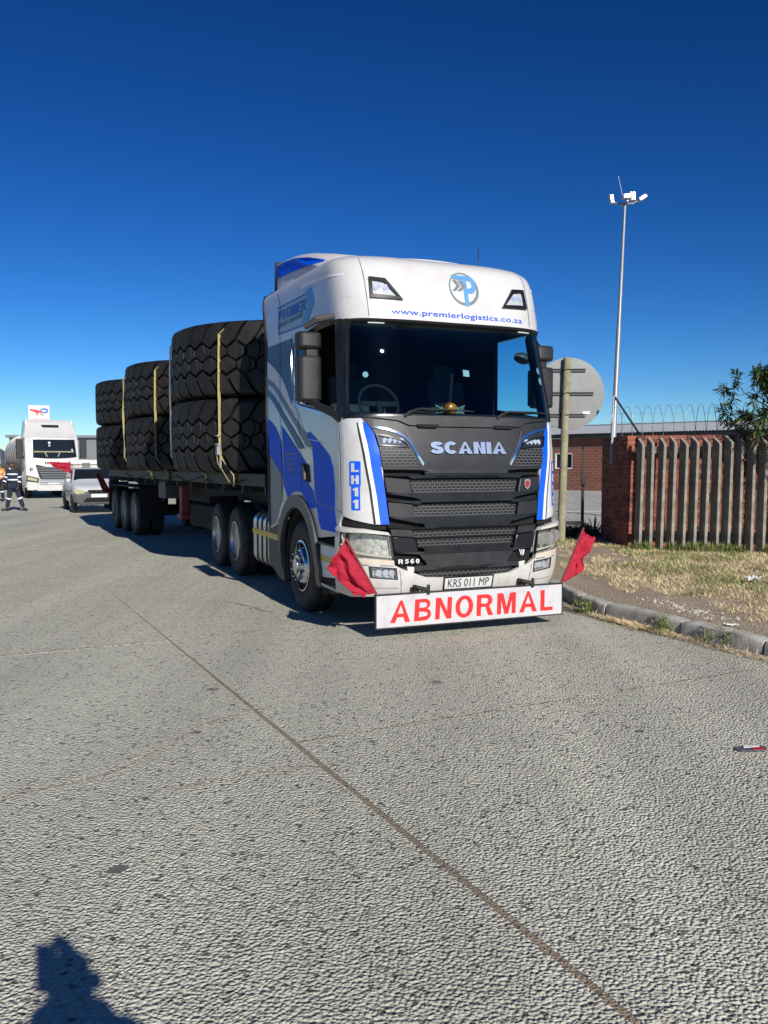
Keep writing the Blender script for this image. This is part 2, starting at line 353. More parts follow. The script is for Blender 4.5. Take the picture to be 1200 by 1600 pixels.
# ---------- plain grotesque capitals built from outlines: glyph = list of (outer, holes), width ----------
def _arc(cx, cy, rx, ry, a0, a1, n=8): return [(cx+rx*math.cos(R(a0+(a1-a0)*i/n)), cy+ry*math.sin(R(a0+(a1-a0)*i/n))) for i in range(n+1)]
def _stroke(pts, w):
    L, Q = [], []
    for i in range(len(pts)):
        a = Vector(pts[max(0, i-1)]); b = Vector(pts[min(len(pts)-1, i+1)]); d = (b-a).normalized(); q = Vector((-d.y, d.x))*w/2
        L.append((pts[i][0]+q.x, pts[i][1]+q.y)); Q.append((pts[i][0]-q.x, pts[i][1]-q.y))
    return L+Q[::-1]
def glyph(c, t=.2):
    h = t/2
    if c == 'A': k = t*1.08; return [([(0, 0), (.41-.03, 1), (.41+.03+k*.0+.04, 1), (.86, 0), (.86-k, 0), (.86-k-.085, .24), (k+.085, .24), (k, 0)], [[(.43, .80), (.43+.13, .40), (.43-.13, .40)]])], .86
    if c == 'B': return [([(0, 0)]+_arc(.46, .28, .26, .28, -90, 70, 8)+_arc(.42, .75, .25, .25, -50, 90, 8)+[(0, 1)], [[(t, t*.85)]+_arc(.44, .295, .26-t*.6, .28-t*.85-.005, -90, 90, 6)+[(t, .435)], [(t, .60)]+_arc(.42, .72, .20-t*.42, .12, -90, 90, 6)+[(t, .84)]])], .74
    if c == 'N': return [([(0, 0), (0, 1), (t*1.05, 1), (.72-t, .36), (.72-t, 1), (.72, 1), (.72, 0), (.72-t*1.05, 0), (t, .66), (t, 0)], [])], .72
    if c == 'O' or c == '0': w = .80 if c == 'O' else .58; return [(_arc(w/2, .5, w/2, .52, 0, 352.5, 47), [_arc(w/2, .5, w/2-t, .52-t*.85, 0, 352.5, 47)])], w
    if c == 'R': return [([(0, 0), (0, 1)]+_arc(.44, .71, .28, .29, 90, -62, 9)+[(.78, 0), (.78-t*1.2, 0), (.40, .42-.01), (t, .42-.01), (t, 0)], [[(t, .57), (t, .83)]+_arc(.42, .70, .28-t*.9, .13, 90, -90, 6)])], .78
    if c == 'P': return [([(0, 0), (0, 1)]+_arc(.42, .68, .28, .32, 90, -90, 9)+[(t, .36), (t, 0)], [[(t, .53), (t, .83)]+_arc(.40, .68, .28-t*.9, .15, 90, -90, 6)])], .70
    if c == 'M': return [([(0, 0), (0, 1), (t*1.35, 1), (.44, .34), (.88-t*1.35, 1), (.88, 1), (.88, 0), (.88-t*.95, 0), (.88-t*.95, .66), (.44+t*.45, 0), (.44-t*.45, 0), (t*.95, .66), (t*.95, 0)], [])], .88
    if c == 'L': return [([(0, 0), (0, 1), (t, 1), (t, t*.85), (.60, t*.85), (.60, 0)], [])], .60
    if c == 'I': return [([(0, 0), (0, 1), (t*1.05, 1), (t*1.05, 0)], [])], t*1.05
    if c == 'E': e = t*.85; return [([(0, 0), (0, 1), (.64, 1), (.64, 1-e), (t, 1-e), (t, .5+e/2), (.60, .5+e/2), (.60, .5-e/2), (t, .5-e/2), (t, e), (.65, e), (.65, 0)], [])], .65
    if c == 'H': e = t*.85; return [([(0, 0), (0, 1), (t, 1), (t, .5+e/2), (.72-t, .5+e/2), (.72-t, 1), (.72, 1), (.72, 0), (.72-t, 0), (.72-t, .5-e/2), (t, .5-e/2), (t, 0)], [])], .72
    if c == 'K': return [([(0, 0), (0, 1), (t, 1), (t, .60), (.50, 1), (.50+t*1.2, 1), (.34, .58), (.76, 0), (.76-t*1.25, 0), (.34-t*.55, .44), (t, .34), (t, 0)], [])], .76
    if c == '1': return [([(.16, 0), (.16, .70), (0, .62), (0, .80), (.20, 1), (.16+t, 1), (.16+t, 0)], [])], .16+t
    if c == 'V': return [([(0, 1), (t*1.1, 1), (.39, .30), (.78-t*1.1, 1), (.78, 1), (.46, 0), (.32, 0)], [])], .78
    if c == '8': return [(_arc(.31, .27, .31, .27, -215, 35, 12)+_arc(.31, .75, .27, .25, -35, 215, 12), [_arc(.31, .28, .31-t*.9, .27-t*.8, 0, 330, 11), _arc(.31, .73, .27-t*.9, .25-t*.8, 0, 330, 11)])], .62
    if c == 'C': return [(_stroke(_arc(.40, .5, .40-h, .52-h, 42, 318, 22), t), [])], .74
    if c == 'S': return [(_stroke([(.62-h*.2, .76)]+_arc(.36, .74, .27-h*.3, .26-h, 25, 170, 8)+[(.14, .64), (.36, .515), (.58, .40)]+_arc(.36, .27, .29-h*.3, .27-h, 10, -165, 9)+[(.055, .27)], t), [])], .72
    if c == '5': return [(_stroke([(.56, 1-h*.85), (.14, 1-h*.85), (.11, .56), (.18, .60), (.34, .62), (.48, .54), (.50, .34), (.44, .16), (.28, h), (.13, .14), (.06, .26)], t*.9), [])], .60
    if c == '6': return [(_arc(.30, .33, .30, .33, -180, 100, 14)+[(.24, .70), (.34, .84), (.50, .80), (.56, .92), (.38, 1.02), (.18, .96), (.04, .76), (.0, .5)], [_arc(.30, .33, .30-t*.9, .33-t*.85, 0, 330, 11)])], .60
    if c == 'G': return [(_stroke(_arc(.40, .5, .40-h, .52-h, 42, 330, 22)+[(.70, .46), (.44, .46)], t*.9), [])], .78
    if c == 'T': return [([(.26, 0), (.26, .83), (0, .83), (0, 1), (.26*2+t, 1), (.26*2+t, .83), (.26+t, .83), (.26+t, 0)], [])], .52+t
    return [], .38
def text2(name, body, quad, f, m, parent, off=0., th=.002, t=.2, gap=.13, res=(.3, .4), grow=0.):
    bm = bmesh.new(); x = 0; G = []
    for c in body:
        g, w = glyph(c, t); G.append((g, x)); x += w+gap
    W = x-gap; tl, tr_, br, bl = [Vector((q[0], q[1], 0)) for q in quad]
    for g, x0 in G:
        for outer, holes in g:
            es = []
            for lp in [outer]+holes:
                vs = []
                for px_, py_ in lp:
                    a, b = (px_+x0)/W, py_; vs.append(bm.verts.new((bl*(1-a)+br*a)*(1-b)+(tl*(1-a)+tr_*a)*b))
                for a, b in zip(vs, vs[1:]+vs[:1]): es.append(bm.edges.new((a, b)))
            bmesh.ops.triangle_fill(bm, use_beauty=True, use_dissolve=False, edges=es, normal=(0, 0, 1))
    return _bend(name, bm, f, m, parent, off, th, res, False)
def rrect(x0, y0, x1, y1, r, n=4): return [((x0+x1)/2+a, (y0+y1)/2+b) for a, b in rnd_rect(abs(x1-x0), abs(y1-y0), r, n)]
from mathutils import noise as mnoise
# =============================== ground, road, kerb, verge ===============================
def sheet(name, poly, z, m, kind='structure', th=0):
    mb = MB()
    if th: mb.prism(poly, 2, z-th, z)
    else: mb.add([(x, y, z) for x, y in poly], [tuple(range(len(poly)))])
    o = mb.build(name, m); o['kind'] = kind; return o
sheet('ground', [(-2500, -1500), (2500, -1500), (2500, 4000), (-2500, 4000)], -.08, M['yard'])
RA = .4686; RO_ = Vector((-.54, 5.0, 0)); RDIR = Vector((-math.sin(RA), math.cos(RA), 0)); RLAT = Vector((math.cos(RA), math.sin(RA), 0))
def road_pt(t, l, z=0): return RO_+RDIR*t+RLAT*l+Vector((0, 0, z))
jf = MB(); jf.add([road_pt(-16, -30, -.0035), road_pt(-16, 4.75, -.0035), road_pt(130, 12, -.0035), road_pt(130, -60, -.0035)], [(0, 1, 2, 3)])
road = jf.build('road', M['sealant']); road['kind'] = 'structure'
lanes = [(4.33, 9.5, [3.36, 8.3, 13.2, 18.2, 23.1, 28, 33, 38, 43, 48, 55, 65, 80, 100, 125]),
         (.0, 4.32, [-12, -4.9, 0, 3.36, 8.3, 13.2, 18.2, 23.1, 28, 33, 38, 43, 48, 55, 65, 80, 100, 125]),
         (-3.7, 0, [-12, -6.1, 3.30, 8.25, 13.3, 18.2, 23.2, 28.1, 33, 38, 43, 48, 55, 65, 80, 100, 125]),
         (-7.4, -3.7, [-12, -5.0, .2, 5.1, 10, 15, 20, 25, 30, 35, 40, 45, 55, 65, 80, 100, 125]),
         (-11.1, -7.4, [-12, -3, 2, 7, 12, 17, 22, 27, 32, 37, 42, 50, 60, 80, 100, 125]),
         (-14.8, -11.1, [-12, 0, 5, 10, 15, 20, 25, 30, 35, 40, 50, 60, 80, 100, 125]),
         (-26, -14.8, [-12, 2, 8, 14, 20, 26, 32, 38, 44, 50, 60, 80, 100, 125]),
         (-48, -26, [20, 32, 44, 56, 68, 80, 100, 125])]
rng = random.Random(3)
for a, b, ts in lanes:
    for t0, t1 in zip(ts, ts[1:]):
        g = .0085; gl = (lambda t: max(.0022, min(.017, .017-.0024*t))); dz = rng.uniform(-.0004, .0004); b1 = b
        if a == 0: b1 = 4.32 if t1 < 6 else 4.32
        n = max(2, int((t1-t0)/.5)); L1 = []; L2 = []
        for i in range(n+1):
            t = t0+g+(t1-t0-2*g)*i/n
            w1 = .006*mnoise.noise(Vector((t*1.7, a*3, 0))) ; w2 = .006*mnoise.noise(Vector((t*1.7, b*3, 0)))
            if t0 > 30: w1 = w2 = 0
            L1.append((t, a+gl(t)+w1)); L2.append((t, b1-gl(t)+w2))
        n2 = 7 if t0 < 20 else 1
        E0 = [(t0+g+.010*mnoise.noise(Vector((t0*9, i*1.3, a))), a+(b1-a)*i/n2) for i in range(1, n2)]
        E1 = [(t1-g+.010*mnoise.noise(Vector((t1*9, i*1.3, a+.3))), a+(b1-a)*i/n2) for i in range(1, n2)]
        ring = L1+E1+L2[::-1]+E0[::-1]
        mb = MB(); vs = [road_pt(t, l, z) for z in (-.05, dz) for t, l in ring]; k = len(ring)
        mb.add(vs, [tuple(range(k))[::-1], tuple(range(k, 2*k))]+[(i, (i+1) % k, k+(i+1) % k, k+i) for i in range(k)])
        mb.build('road_slab', M['road'], road)
# old filled cracks across the left slab
def crack(pts, w, name='filled_crack', m='pale_fill'):
    L, Rr = [], []; P = []
    for (a, b) in zip(pts, pts[1:]):
        n = 9
        for i in range(n): P.append(Vector(a).lerp(Vector(b), i/n))
    P.append(Vector(pts[-1]))
    for i, p in enumerate(P):
        d = (P[min(i+1, len(P)-1)]-P[max(0, i-1)]).normalized(); s = Vector((-d.y, d.x))
        j = mnoise.noise(Vector((i*.37, pts[0][0], 0)))*.022; ww = w*(.25+1.9*abs(mnoise.noise(Vector((i*.61, 5, pts[0][1])))))
        L.append((*(p+s*(j+ww)), .004)); Rr.append((*(p+s*(j-ww)), .004))
    mb = MB(); k = len(P); mb.add(L+Rr, [(i, i+1, k+i+1, k+i) for i in range(k-1)]); o = mb.build(name, M[m], road); return o
crack([(-2.5, 3.85), (-1.93, 4.18), (-1.62, 4.36), (-1.45, 4.53), (-1.28, 5.02), (-1.12, 5.42), (-.91, 5.67), (-.80, 5.72)], .015)
crack([(-5.9, 10.3), (-4.6, 7.9), (-4.4, 7.0), (-4.9, 6.6)], .012)
crack([(-1.1, 4.25), (-.6, 4.55), (-.35, 4.6)], .014)
crack([(-1.55, 9.75), (-1.36, 9.55), (-1.25, 9.48)], .012, 'oil_streak', 'oil'); crack([(-1.9, 10.2), (-1.62, 9.9), (-1.42, 9.72)], .012, 'oil_streak', 'oil')

for t_, a_, b_, w_ in ((0, .02, 4.25, .013), (3.33, -3.6, 0, .008), (3.36, .02, 3.2, .006)):
    crack([tuple(road_pt(t_, a_+(b_-a_)*k/5)[:2]) for k in range(6)], w_, 'joint_fill')
rgo = random.Random(77)
for i in range(5):
    x, y = [( -1.27, 6.2), (-1.1, 3.4), (1.6, 5.2), (.4, 6.4)][i] if i < 4 else (rgo.uniform(-5, 2.2), rgo.uniform(3, 13)); s = rgo.uniform(.018, .045)
    pts_ = []
    for k in range(12): a = k*math.pi/6; q = s*rgo.uniform(.6, 1.15); pts_.append((x+q*math.cos(a)*1.3, y+q*math.sin(a), .0035))
    mb = MB(); mb.add(pts_, [tuple(range(12))]); mb.build('oil_spot', M['oil'], road)
KP = [Vector(p) for p in ((5.6, 2.2), (4.62, 4.3), (3.72, 6.28), (3.27, 7.26), (2.86, 8.16), (2.40, 9.20), (2.22, 9.85), (2.17, 10.5), (2.08, 11.6), (1.95, 12.9), (1.75, 14.2), (1.5, 15.6), (1.2, 17.0), (.8, 19.0))]
kerb = bpy.data.objects.new('kerb', None); link(kerb); kerb['kind'] = 'structure'
for i, (a, b) in enumerate(zip(KP, KP[1:])):
    d = (b-a).normalized(); nrm = Vector((d.y, -d.x))      # towards the verge
    segs = 2 if (b-a).length > 1.6 else 1
    for k in range(segs):
        p = a.lerp(b, k/segs)+d*.012; q = a.lerp(b, (k+1)/segs)-d*.012
        h = .145+rng.uniform(-.008, .008); tilt = rng.uniform(-.012, .012)
        prof = [(0, -.07), (.012+tilt, h-.035), (.03+tilt, h-.008), (.055, h), (.15, h+.002), (.16, -.07)]
        N = 8; vs = []
        for j in range(N+1):
            c = p.lerp(q, j/N); e = .012 if j in (0, N) else 0
            for x, z in prof:
                w = mnoise.noise(Vector((c.x*7, c.y*7, z*9+x*5)))*.006
                vs.append((c.x+nrm.x*(x+w+e*(x < .05)), c.y+nrm.y*(x+w+e*(x < .05)), z-e*(z > .05)+w))
        n = len(prof); mb = MB(); mb.add(vs, [(j*n+m_, j*n+(m_+1) % n, (j+1)*n+(m_+1) % n, (j+1)*n+m_) for j in range(N) for m_ in range(n)]+[tuple(range(n)), tuple(range(N*n, (N+1)*n))[::-1]])
        mb.build('kerb_stone', M['kerb'], kerb, smooth=True)
def off_line(pts, o): 
    r = []
    for i, p in enumerate(pts):
        d = (pts[min(i+1, len(pts)-1)]-pts[max(0, i-1)]).normalized(); r.append(Vector((p.x+d.y*o, p.y-d.x*o)))
    return r
# verge: gently uneven dirt bank from the kerb to the fence and beyond
def verge_z(x, y):
    d = min(((Vector((x, y))-k).length for k in VK))
    z = .135+.035*min(1, d/2.0)+.018*mnoise.noise(Vector((x*.9, y*.9, 0)))+.008*mnoise.noise(Vector((x*4, y*4, 3)))
    return z if d > .1 else .128
VK = []
for a, b in zip(off_line(KP, .15), off_line(KP, .15)[1:]): VK += [a.lerp(b, i/6) for i in range(6)]
Kin = off_line(KP, .135)
def kerb_x(y):
    for a, b in zip(Kin, Kin[1:]):
        if a.y <= y <= b.y: return a.x+(b.x-a.x)*(y-a.y)/(b.y-a.y)
    return Kin[0].x if y < Kin[0].y else Kin[-1].x
mb = MB(); ny, nx = 120, 70; vs = []
for j in range(ny+1):
    y = 2.3+(17.6-2.3)*j/ny; x0 = kerb_x(y)
    for i in range(nx+1):
        t = i/nx; x = x0+(14-x0)*t**1.6
        vs.append((x, y, verge_z(x, y)))
mb.add(vs, [(j*(nx+1)+i, j*(nx+1)+i+1, (j+1)*(nx+1)+i+1, (j+1)*(nx+1)+i) for j in range(ny) for i in range(nx)])
verge = mb.build('verge', M['dirt'], smooth=True); verge['kind'] = 'structure'
sheet('yard', [(-1.5, 17.45), (60, 17.45), (60, 70), (-1.5, 70)], -.02, M['yard'])
# silt washed against the kerb
mb = MB(); A = off_line(KP, .0); B = off_line(KP, -.30); vs = []
pts = []
for i in range(len(A)-1):
    for k in range(8): pts.append((A[i].lerp(A[i+1], k/8), B[i].lerp(B[i+1], k/8)))
for a, b in pts:
    w = .5+.5*mnoise.noise(Vector((a.x*2, a.y*2, 0))); b = a.lerp(b, .30+.75*w*w)
    vs += [(a.x, a.y, .012), (*a.lerp(b, .5), .007), (b.x, b.y, .0025)]
mb.add(vs, [(3*i+c, 3*i+c+1, 3*i+c+4, 3*i+c+3) for i in range(len(pts)-1) for c in (0, 1)])
o = mb.build('gutter_silt', M['dirt'], smooth=True); o['kind'] = 'structure'

# =============================== grass and litter on the verge ===============================
def blades(name, m, n, place, lmin, lmax, flat, wdt=.004, label=None):
    rg = random.Random(hash(name) % 999 if False else len(name)*7); mb = MB(); V = []; F = []
    while len(F) < n:
        p = place(rg)
        if p is None: continue
        x, y, z = p; L = rg.uniform(lmin, lmax); a = rg.uniform(0, 6.283); el = R(rg.uniform(*flat)); w = wdt*rg.uniform(.6, 1.4)
        dx, dy, dz = math.cos(a)*math.cos(el)*L, math.sin(a)*math.cos(el)*L, math.sin(el)*L
        sx, sy = -math.sin(a)*w, math.cos(a)*w; b = len(V)
        V += [(x-sx, y-sy, z), (x+sx, y+sy, z), (x+dx*.55+sx*.7, y+dy*.55+sy*.7, z+dz*.62), (x+dx*.55-sx*.7, y+dy*.55-sy*.7, z+dz*.62), (x+dx, y+dy, z+dz*.85)]
        F += [(b, b+1, b+2, b+3), (b+3, b+2, b+4)]
    mb.v, mb.f = V, F; o = mb.build(name, m, recalc=False); props(o, kind='stuff'); return o
FA, FB = Vector((4.38, 14.80)), Vector((8.9, 13.45))
def fence_y(x): return FA.y+(FB.y-FA.y)*(x-FA.x)/(FB.x-FA.x)
def vplace(lo, hi, seed, thr, kmin):
    def f(rg):
        y = rg.uniform(lo, hi); x = rg.uniform(kerb_x(y)+kmin, 9.2)
        if x > 4.3 and y > fence_y(x)+.3: return None
        d = min(1, max(0, (x-kerb_x(y)-kmin)/1.1))
        v = mnoise.noise(Vector((x*.9, y*.9, seed)))+.6*mnoise.noise(Vector((x*3.1, y*3.1, seed)))
        if v < thr+(1-d)*.55-.25*d+(.5 if (x < 3.9 and y > 12.6 and y < 15.2) else 0): return None
        return x, y, verge_z(x, y)-.004
    return f
blades('dry_grass', M['straw'], 190000, vplace(4.6, 16.8, 1.3, -.32, .50), .04, .14, (-4, 38), .0035)
blades('green_grass', M['grass'], 60000, vplace(4.6, 17.0, 7.7, .18, .5), .04, .12, (20, 75), .0035)
def gut(rg):
    k = rg.randrange(len(VK)//1); p = VK[k]; q = rg.gauss(0, .5)
    c = Vector((2.62, 8.55)) if rg.random() < .85 else Vector((3.2, 7.2))
    d = Vector((-.42, .9)); s = rg.gauss(0, .34); l = abs(rg.gauss(0, .07)); 
    return c.x+d.x*s-.9*l, c.y+d.y*s-.42*l, .012+rg.random()*.02
blades('gutter_straw', M['straw'], 2600, gut, .04, .13, (-5, 25), .003)
def gcl(rg):
    c = rg.choice([(2.24, 9.42), (2.24, 9.42), (3.02, 7.82), (3.1, 7.6), (2.75, 8.25), (2.75, 8.25)]); return c[0]+rg.gauss(0, .05), c[1]+rg.gauss(0, .06), .01+max(0, rg.gauss(.05, .05))
blades('kerb_weeds', M['grass'], 900, gcl, .03, .09, (10, 80), .006)
def fwd(rg):
    x = rg.uniform(4.35, 8.8); v = mnoise.noise(Vector((x*2.2, 0, 4)))
    if v < -.1: return None
    return x+rg.gauss(0, .03), fence_y(x)-abs(rg.gauss(0, .10))-.02, verge_z(x, fence_y(x))
blades('fence_weeds', M['grass'], 7000, fwd, .06, .24, (35, 88), .006)

# broken concrete crumbs on the verge path
mb = MB(); rg = random.Random(9)
for i in range(170):
    if i < 120: t = rg.random(); c = Vector((2.95, 9.35)).lerp(Vector((3.35, 8.1)), t); x, y = c.x+rg.gauss(0, .09), c.y+rg.gauss(0, .08); s = rg.uniform(.008, .026)
    else: y = rg.uniform(5, 13); x = kerb_x(y)+rg.uniform(.1, 2); s = rg.uniform(.006, .018)
    z = verge_z(x, y); pts_ = [Vector((rg.gauss(0, 1), rg.gauss(0, 1), rg.gauss(0, .6))).normalized()*s for _ in range(6)]
    bmx = [(s, 0, 0), (-s, 0, 0), (0, s*.8, 0), (0, -s*.8, 0), (0, 0, s*.8), (0, 0, -s*.5)]
    a = rg.uniform(0, 6.3); ca, sa = math.cos(a), math.sin(a)
    mb.add([(x+p[0]*ca-p[1]*sa+rg.uniform(-.3, .3)*s, y+p[0]*sa+p[1]*ca, z+p[2]+rg.uniform(-.2, .3)*s) for p in bmx], [(0, 2, 4), (2, 1, 4), (1, 3, 4), (3, 0, 4), (2, 0, 5), (1, 2, 5), (3, 1, 5), (0, 3, 5)])
o = mb.build('concrete_crumbs', M['kerb']); props(o, kind='stuff')

def crumple(name, c, s, flat, seed, m, label, cat):
    mb = MB(); n = 7; vs = []
    for j in range(n):
        for i in range(n):
            a, b = i/(n-1)-.5, j/(n-1)-.5
            vs.append((c[0]+a*s[0]+.25*s[0]*mnoise.noise(Vector((a*5, b*5, seed))), c[1]+b*s[1]+.25*s[1]*mnoise.noise(Vector((a*5, b*5, seed+9))), c[2]+flat*(.7+mnoise.noise(Vector((a*7, b*7, seed+4))))))
    mb.add(vs, [(j*n+i, j*n+i+1, (j+1)*n+i+1, (j+1)*n+i) for j in range(n-1) for i in range(n-1)])
    o = mb.build(name, m, solid=.003); props(o, label, cat); return o
crumple('paper_scrap', (4.62, 10.55, verge_z(4.62, 10.55)+.02), (.15, .12), .07, 3, M['paper'], 'crumpled white paper scrap lying on the dry grass verge', 'litter')
crumple('plastic_scrap', (3.28, 7.93, verge_z(3.28, 7.93)), (.1, .08), .02, 8, M['paper'], 'small torn white plastic scrap on the dirt behind the kerb', 'litter')
# flattened carton on the road
t = thing('flattened_carton', 'flattened dark blue carton with white and red print lying on the road', 'litter', (2.14, 4.86, .002), R(8))
mb = MB(); mb.prism([(-.085, -.035), (.07, -.05), (.095, .0), (.08, .045), (-.06, .04), (-.1, .0)], 2, .002, .010); mb.build('card', mat('navy_card', (.05, .06, .10), .6, dirt=(.3, .28, .25, .5), dscale=30), t, bevel=.002)
mb = MB(); mb.prism([(-.045, .0), (.06, .008), (.07, .034), (-.03, .03)], 2, .0105, .0135); mb.build('white_print', M['paper'], t)
mb = MB(); mb.prism([(-.01, -.034), (.07, -.038), (.083, -.005), (.0, -.008)], 2, .0105, .0135); mb.build('red_print', M['flag'], t)

# =============================== fence, wall, gate, posts on the right ===============================
LEAN = .018
fdir = (FB-FA).normalized(); fang = math.atan2(fdir.y, fdir.x)
t = thing('picket_fence', 'precast concrete picket fence with pointed slanted pickets in front of brick wall', 'fence', (FA.x, FA.y, .13), fang)
Lf = (FB-FA).length; i = 0; x = .06
pk = None
while x < Lf:
    w = .118
    if pk is None:
        # picket: post slab with a chamfered top, front face towards -y
        pts = [(-w/2, -.13), (w/2, -.13), (w/2, 1.90), (-w/2+.03, 1.98), (-w/2, 1.96)]
        mb = MB(); vs = []
        prof = [(-.09, -.12), (-.09, 1.865), (-.07, 1.89), (.078, 1.995), (.09, 1.97), (.09, -.12)]; w = .056
        mb.prism([(p[0], p[1]) for p in prof], 0, -w/2, w/2)
        pk = mb.build('picket', M['concrete'], t, bevel=.007)
        mb = MB(); mb.lathe([(.012, -.034), (.012, -.024)], 8, 'X', (0, -.01, 1.76)); mb.build('bolt', M['chassis'], pk)
        cur = pk
    else: cur = clone(pk, t)
    cur.location = (x, rng.uniform(-.02, .02), rng.uniform(-.025, .02)); cur.rotation_euler = (0, LEAN+rng.uniform(-.008, .008), rng.uniform(-.09, .09)+R(31))
    x += .183+rng.uniform(-.01, .01)
mb = MB(); mb.box((Lf/2, .13, 1.77), (Lf, .08, .12)); mb.build('rail', M['concrete'], t, bevel=.006)
mb = MB(); mb.box((Lf/2, .13, .30), (Lf, .08, .12)); mb.build('rail', M['concrete'], t, bevel=.006)

def brick_wall(name, label, length, courses, loc, rz, thick=.22, lb=.222, hb=.073, j=.012, seed=1, face=-1, stuff_after=300):
    t = thing(name, label, 'wall', loc, rz); rg = random.Random(seed)
    mb = MB(); H_ = courses*(hb+j); mb.b2((.012, -thick/2+.012, -.05), (length-.012, thick/2-.012, H_-.012)); mb.build('mortar_bed', M['mortar'], t)
    me = {}
    for full in (1, 0):
        for k, mm in enumerate(('brick_a', 'brick_b', 'brick_c')):
            mb = MB(); l_ = lb if full else lb/2-j/2; mb.box((0, 0, 0), (l_, thick, hb)); o = mb.build('brick', M[mm], None); me[(full, k)] = o.data; bpy.data.objects.remove(o)
    cnt = 0
    for c in range(courses):
        x = 0; z = c*(hb+j)+hb/2
        seq = []
        if c % 2: seq.append(0)
        while x < length:
            full = 0 if (c % 2 and x == 0) else 1
            l_ = lb if full else lb/2-j/2
            if x+l_ > length+.03:
                full = 0; l_ = lb/2-j/2
                if x+l_ > length+.03: break
            k = rg.choice((0, 0, 1, 1, 2)); o = bpy.data.objects.new('brick', me[(full, k)]); link(o, t)
            o.location = (x+l_/2+rg.uniform(-.002, .002), rg.uniform(-.003, .003), z); o.rotation_euler = (0, 0, rg.uniform(-.006, .006)); cnt += 1
            x += l_+j
    return t
wl_ = brick_wall('brick_wall', 'orange red brick wall running behind the concrete picket fence', 2.328, 24, (4.52, 15.10, .13), fang, seed=4)
wr_ = brick_wall('brick_return_wall', 'shaded dark brick return wall at the left end of the picket fence', 1.626, 24, (4.40, 16.70, .13), R(-90)+.02, seed=8)
# wall beyond the part seen through the gaps
mb = MB(); mb.b2((2.45, -.11, -.05), (8, .11, 2.03)); 
ext = brick_wall('brick_wall', 'continuation of the orange brick wall behind the leafy tree at the right edge', 2.094, 24, (4.52+2.345*math.cos(fang), 15.10+2.345*math.sin(fang), .13), fang, seed=12)

# razor wire coil on top of the wall
mb = MB(); Ra = .29; turns = 15; pts = []; p0 = Vector((4.32, 15.95, 2.42)); p1 = Vector((4.62, 15.1, 2.44)); p2 = Vector((8.3, 13.98, 2.46))
def coil(p0, p1, n, ph=0):
    d = (p1-p0).normalized(); s = d.cross(Vector((0, 0, 1))).normalized(); u = s.cross(d); out = []
    for i in range(n*20+1):
        a = i/20*2*math.pi+ph; c = p0.lerp(p1, i/(n*20)); out.append(c+(s*math.cos(a)+u*math.sin(a))*Ra*(1+.06*math.sin(i*.31)))
    return out
C1 = coil(p0, p2, 24); mb.tube(C1, .0045, 4)
rz_ = MB(); rgb = random.Random(2)
for q in C1[::2]:
    for s_ in (-1, 1):
        d = Vector((rgb.gauss(0, 1), rgb.gauss(0, 1), rgb.gauss(0, 1))).normalized()*.020
        e = d.orthogonal().normalized()*.005; rz_.add([q-d, q+e, q+d, q-e], [(0, 1, 2, 3)])
tw = thing('razor_wire', 'coil of thin razor wire running along the top of the brick wall', 'wire', (0, 0, 0))
mb.build('wire', M['galv'], tw); o = rz_.build('barbs', M['galv'], tw); o['kind'] = 'stuff'
mb = MB()
for dz in (0, .16): mb.tube([(4.2, 16.0, 2.45+dz), (4.62, 15.1, 2.38+dz), (8.3, 13.98, 2.42+dz)], .002, 4)
mb.build('straining_wire', M['galv'], tw)
# bracket carrying the wire
t = thing('wire_bracket', 'galvanised angle post with dark diagonal strut bolted to the brick wall end', 'bracket', (4.235, 15.75, 1.95))
mb = MB(); mb.box((0, 0, .34), (.035, .035, 1.25), ry=.03); mb.build('upright', M['galv'], t)
mb = MB(); mb.tube([(.03, .0, .95), (.30, -.62, .26)], .018, 4); mb.build('strut', M['black_p'], t)
for z in (-.02, .16): mb = MB(); mb.lathe([(.014, 0), (.014, .06)], 6, 'X', (0, 0, z)); mb.build('bolt', M['galv'], t)

# galvanised gate post and black gate with chain link
t = thing('gate_post', 'galvanised round gate post with hinge clamp beside the brick return wall', 'post', (4.62, 17.85, -.02))
mb = MB(); mb.tube([(0, 0, 0), (.035, 0, 2.12)], .045, 14); mb.build('post', M['galv'], t, smooth=True)
mb = MB(); mb.box((.10, -.03, 1.45), (.18, .04, .05), ry=.7); mb.box((.04, 0, 1.52), (.12, .12, .16)); mb.build('hinge_clamp', M['galv'], t, bevel=.01)
t = thing('open_gate', 'open black steel gate frame with chain link mesh behind the round sign post', 'gate', (4.30, 18.2, .0))
mb = MB(); mb.b2((-.06, -.03, .36), (-.005, .03, 1.5)); mb.b2((-.55, -.025, .36), (.0, .025, .43)); mb.b2((-.60, -.025, .12), (-.53, .025, .43)); mb.b2((-2.2, -.025, .12), (-.53, .025, .19)); mb.b2((-.055, -.02, 1.5), (-.02, .02, 2.02)); mb.b2((-2.2, -.02, 1.98), (-.02, .02, 2.02)); mb.b2((-2.2, -.03, .12), (-2.14, .03, 2.0))
mb.build('frame', M['black_p'], t)
mb = MB(); mb.box((-.03, -.04, 1.30), (.10, .05, .20)); mb.build('latch', M['black_p'], t, bevel=.01)
mb = MB(); st = .075; i = 0
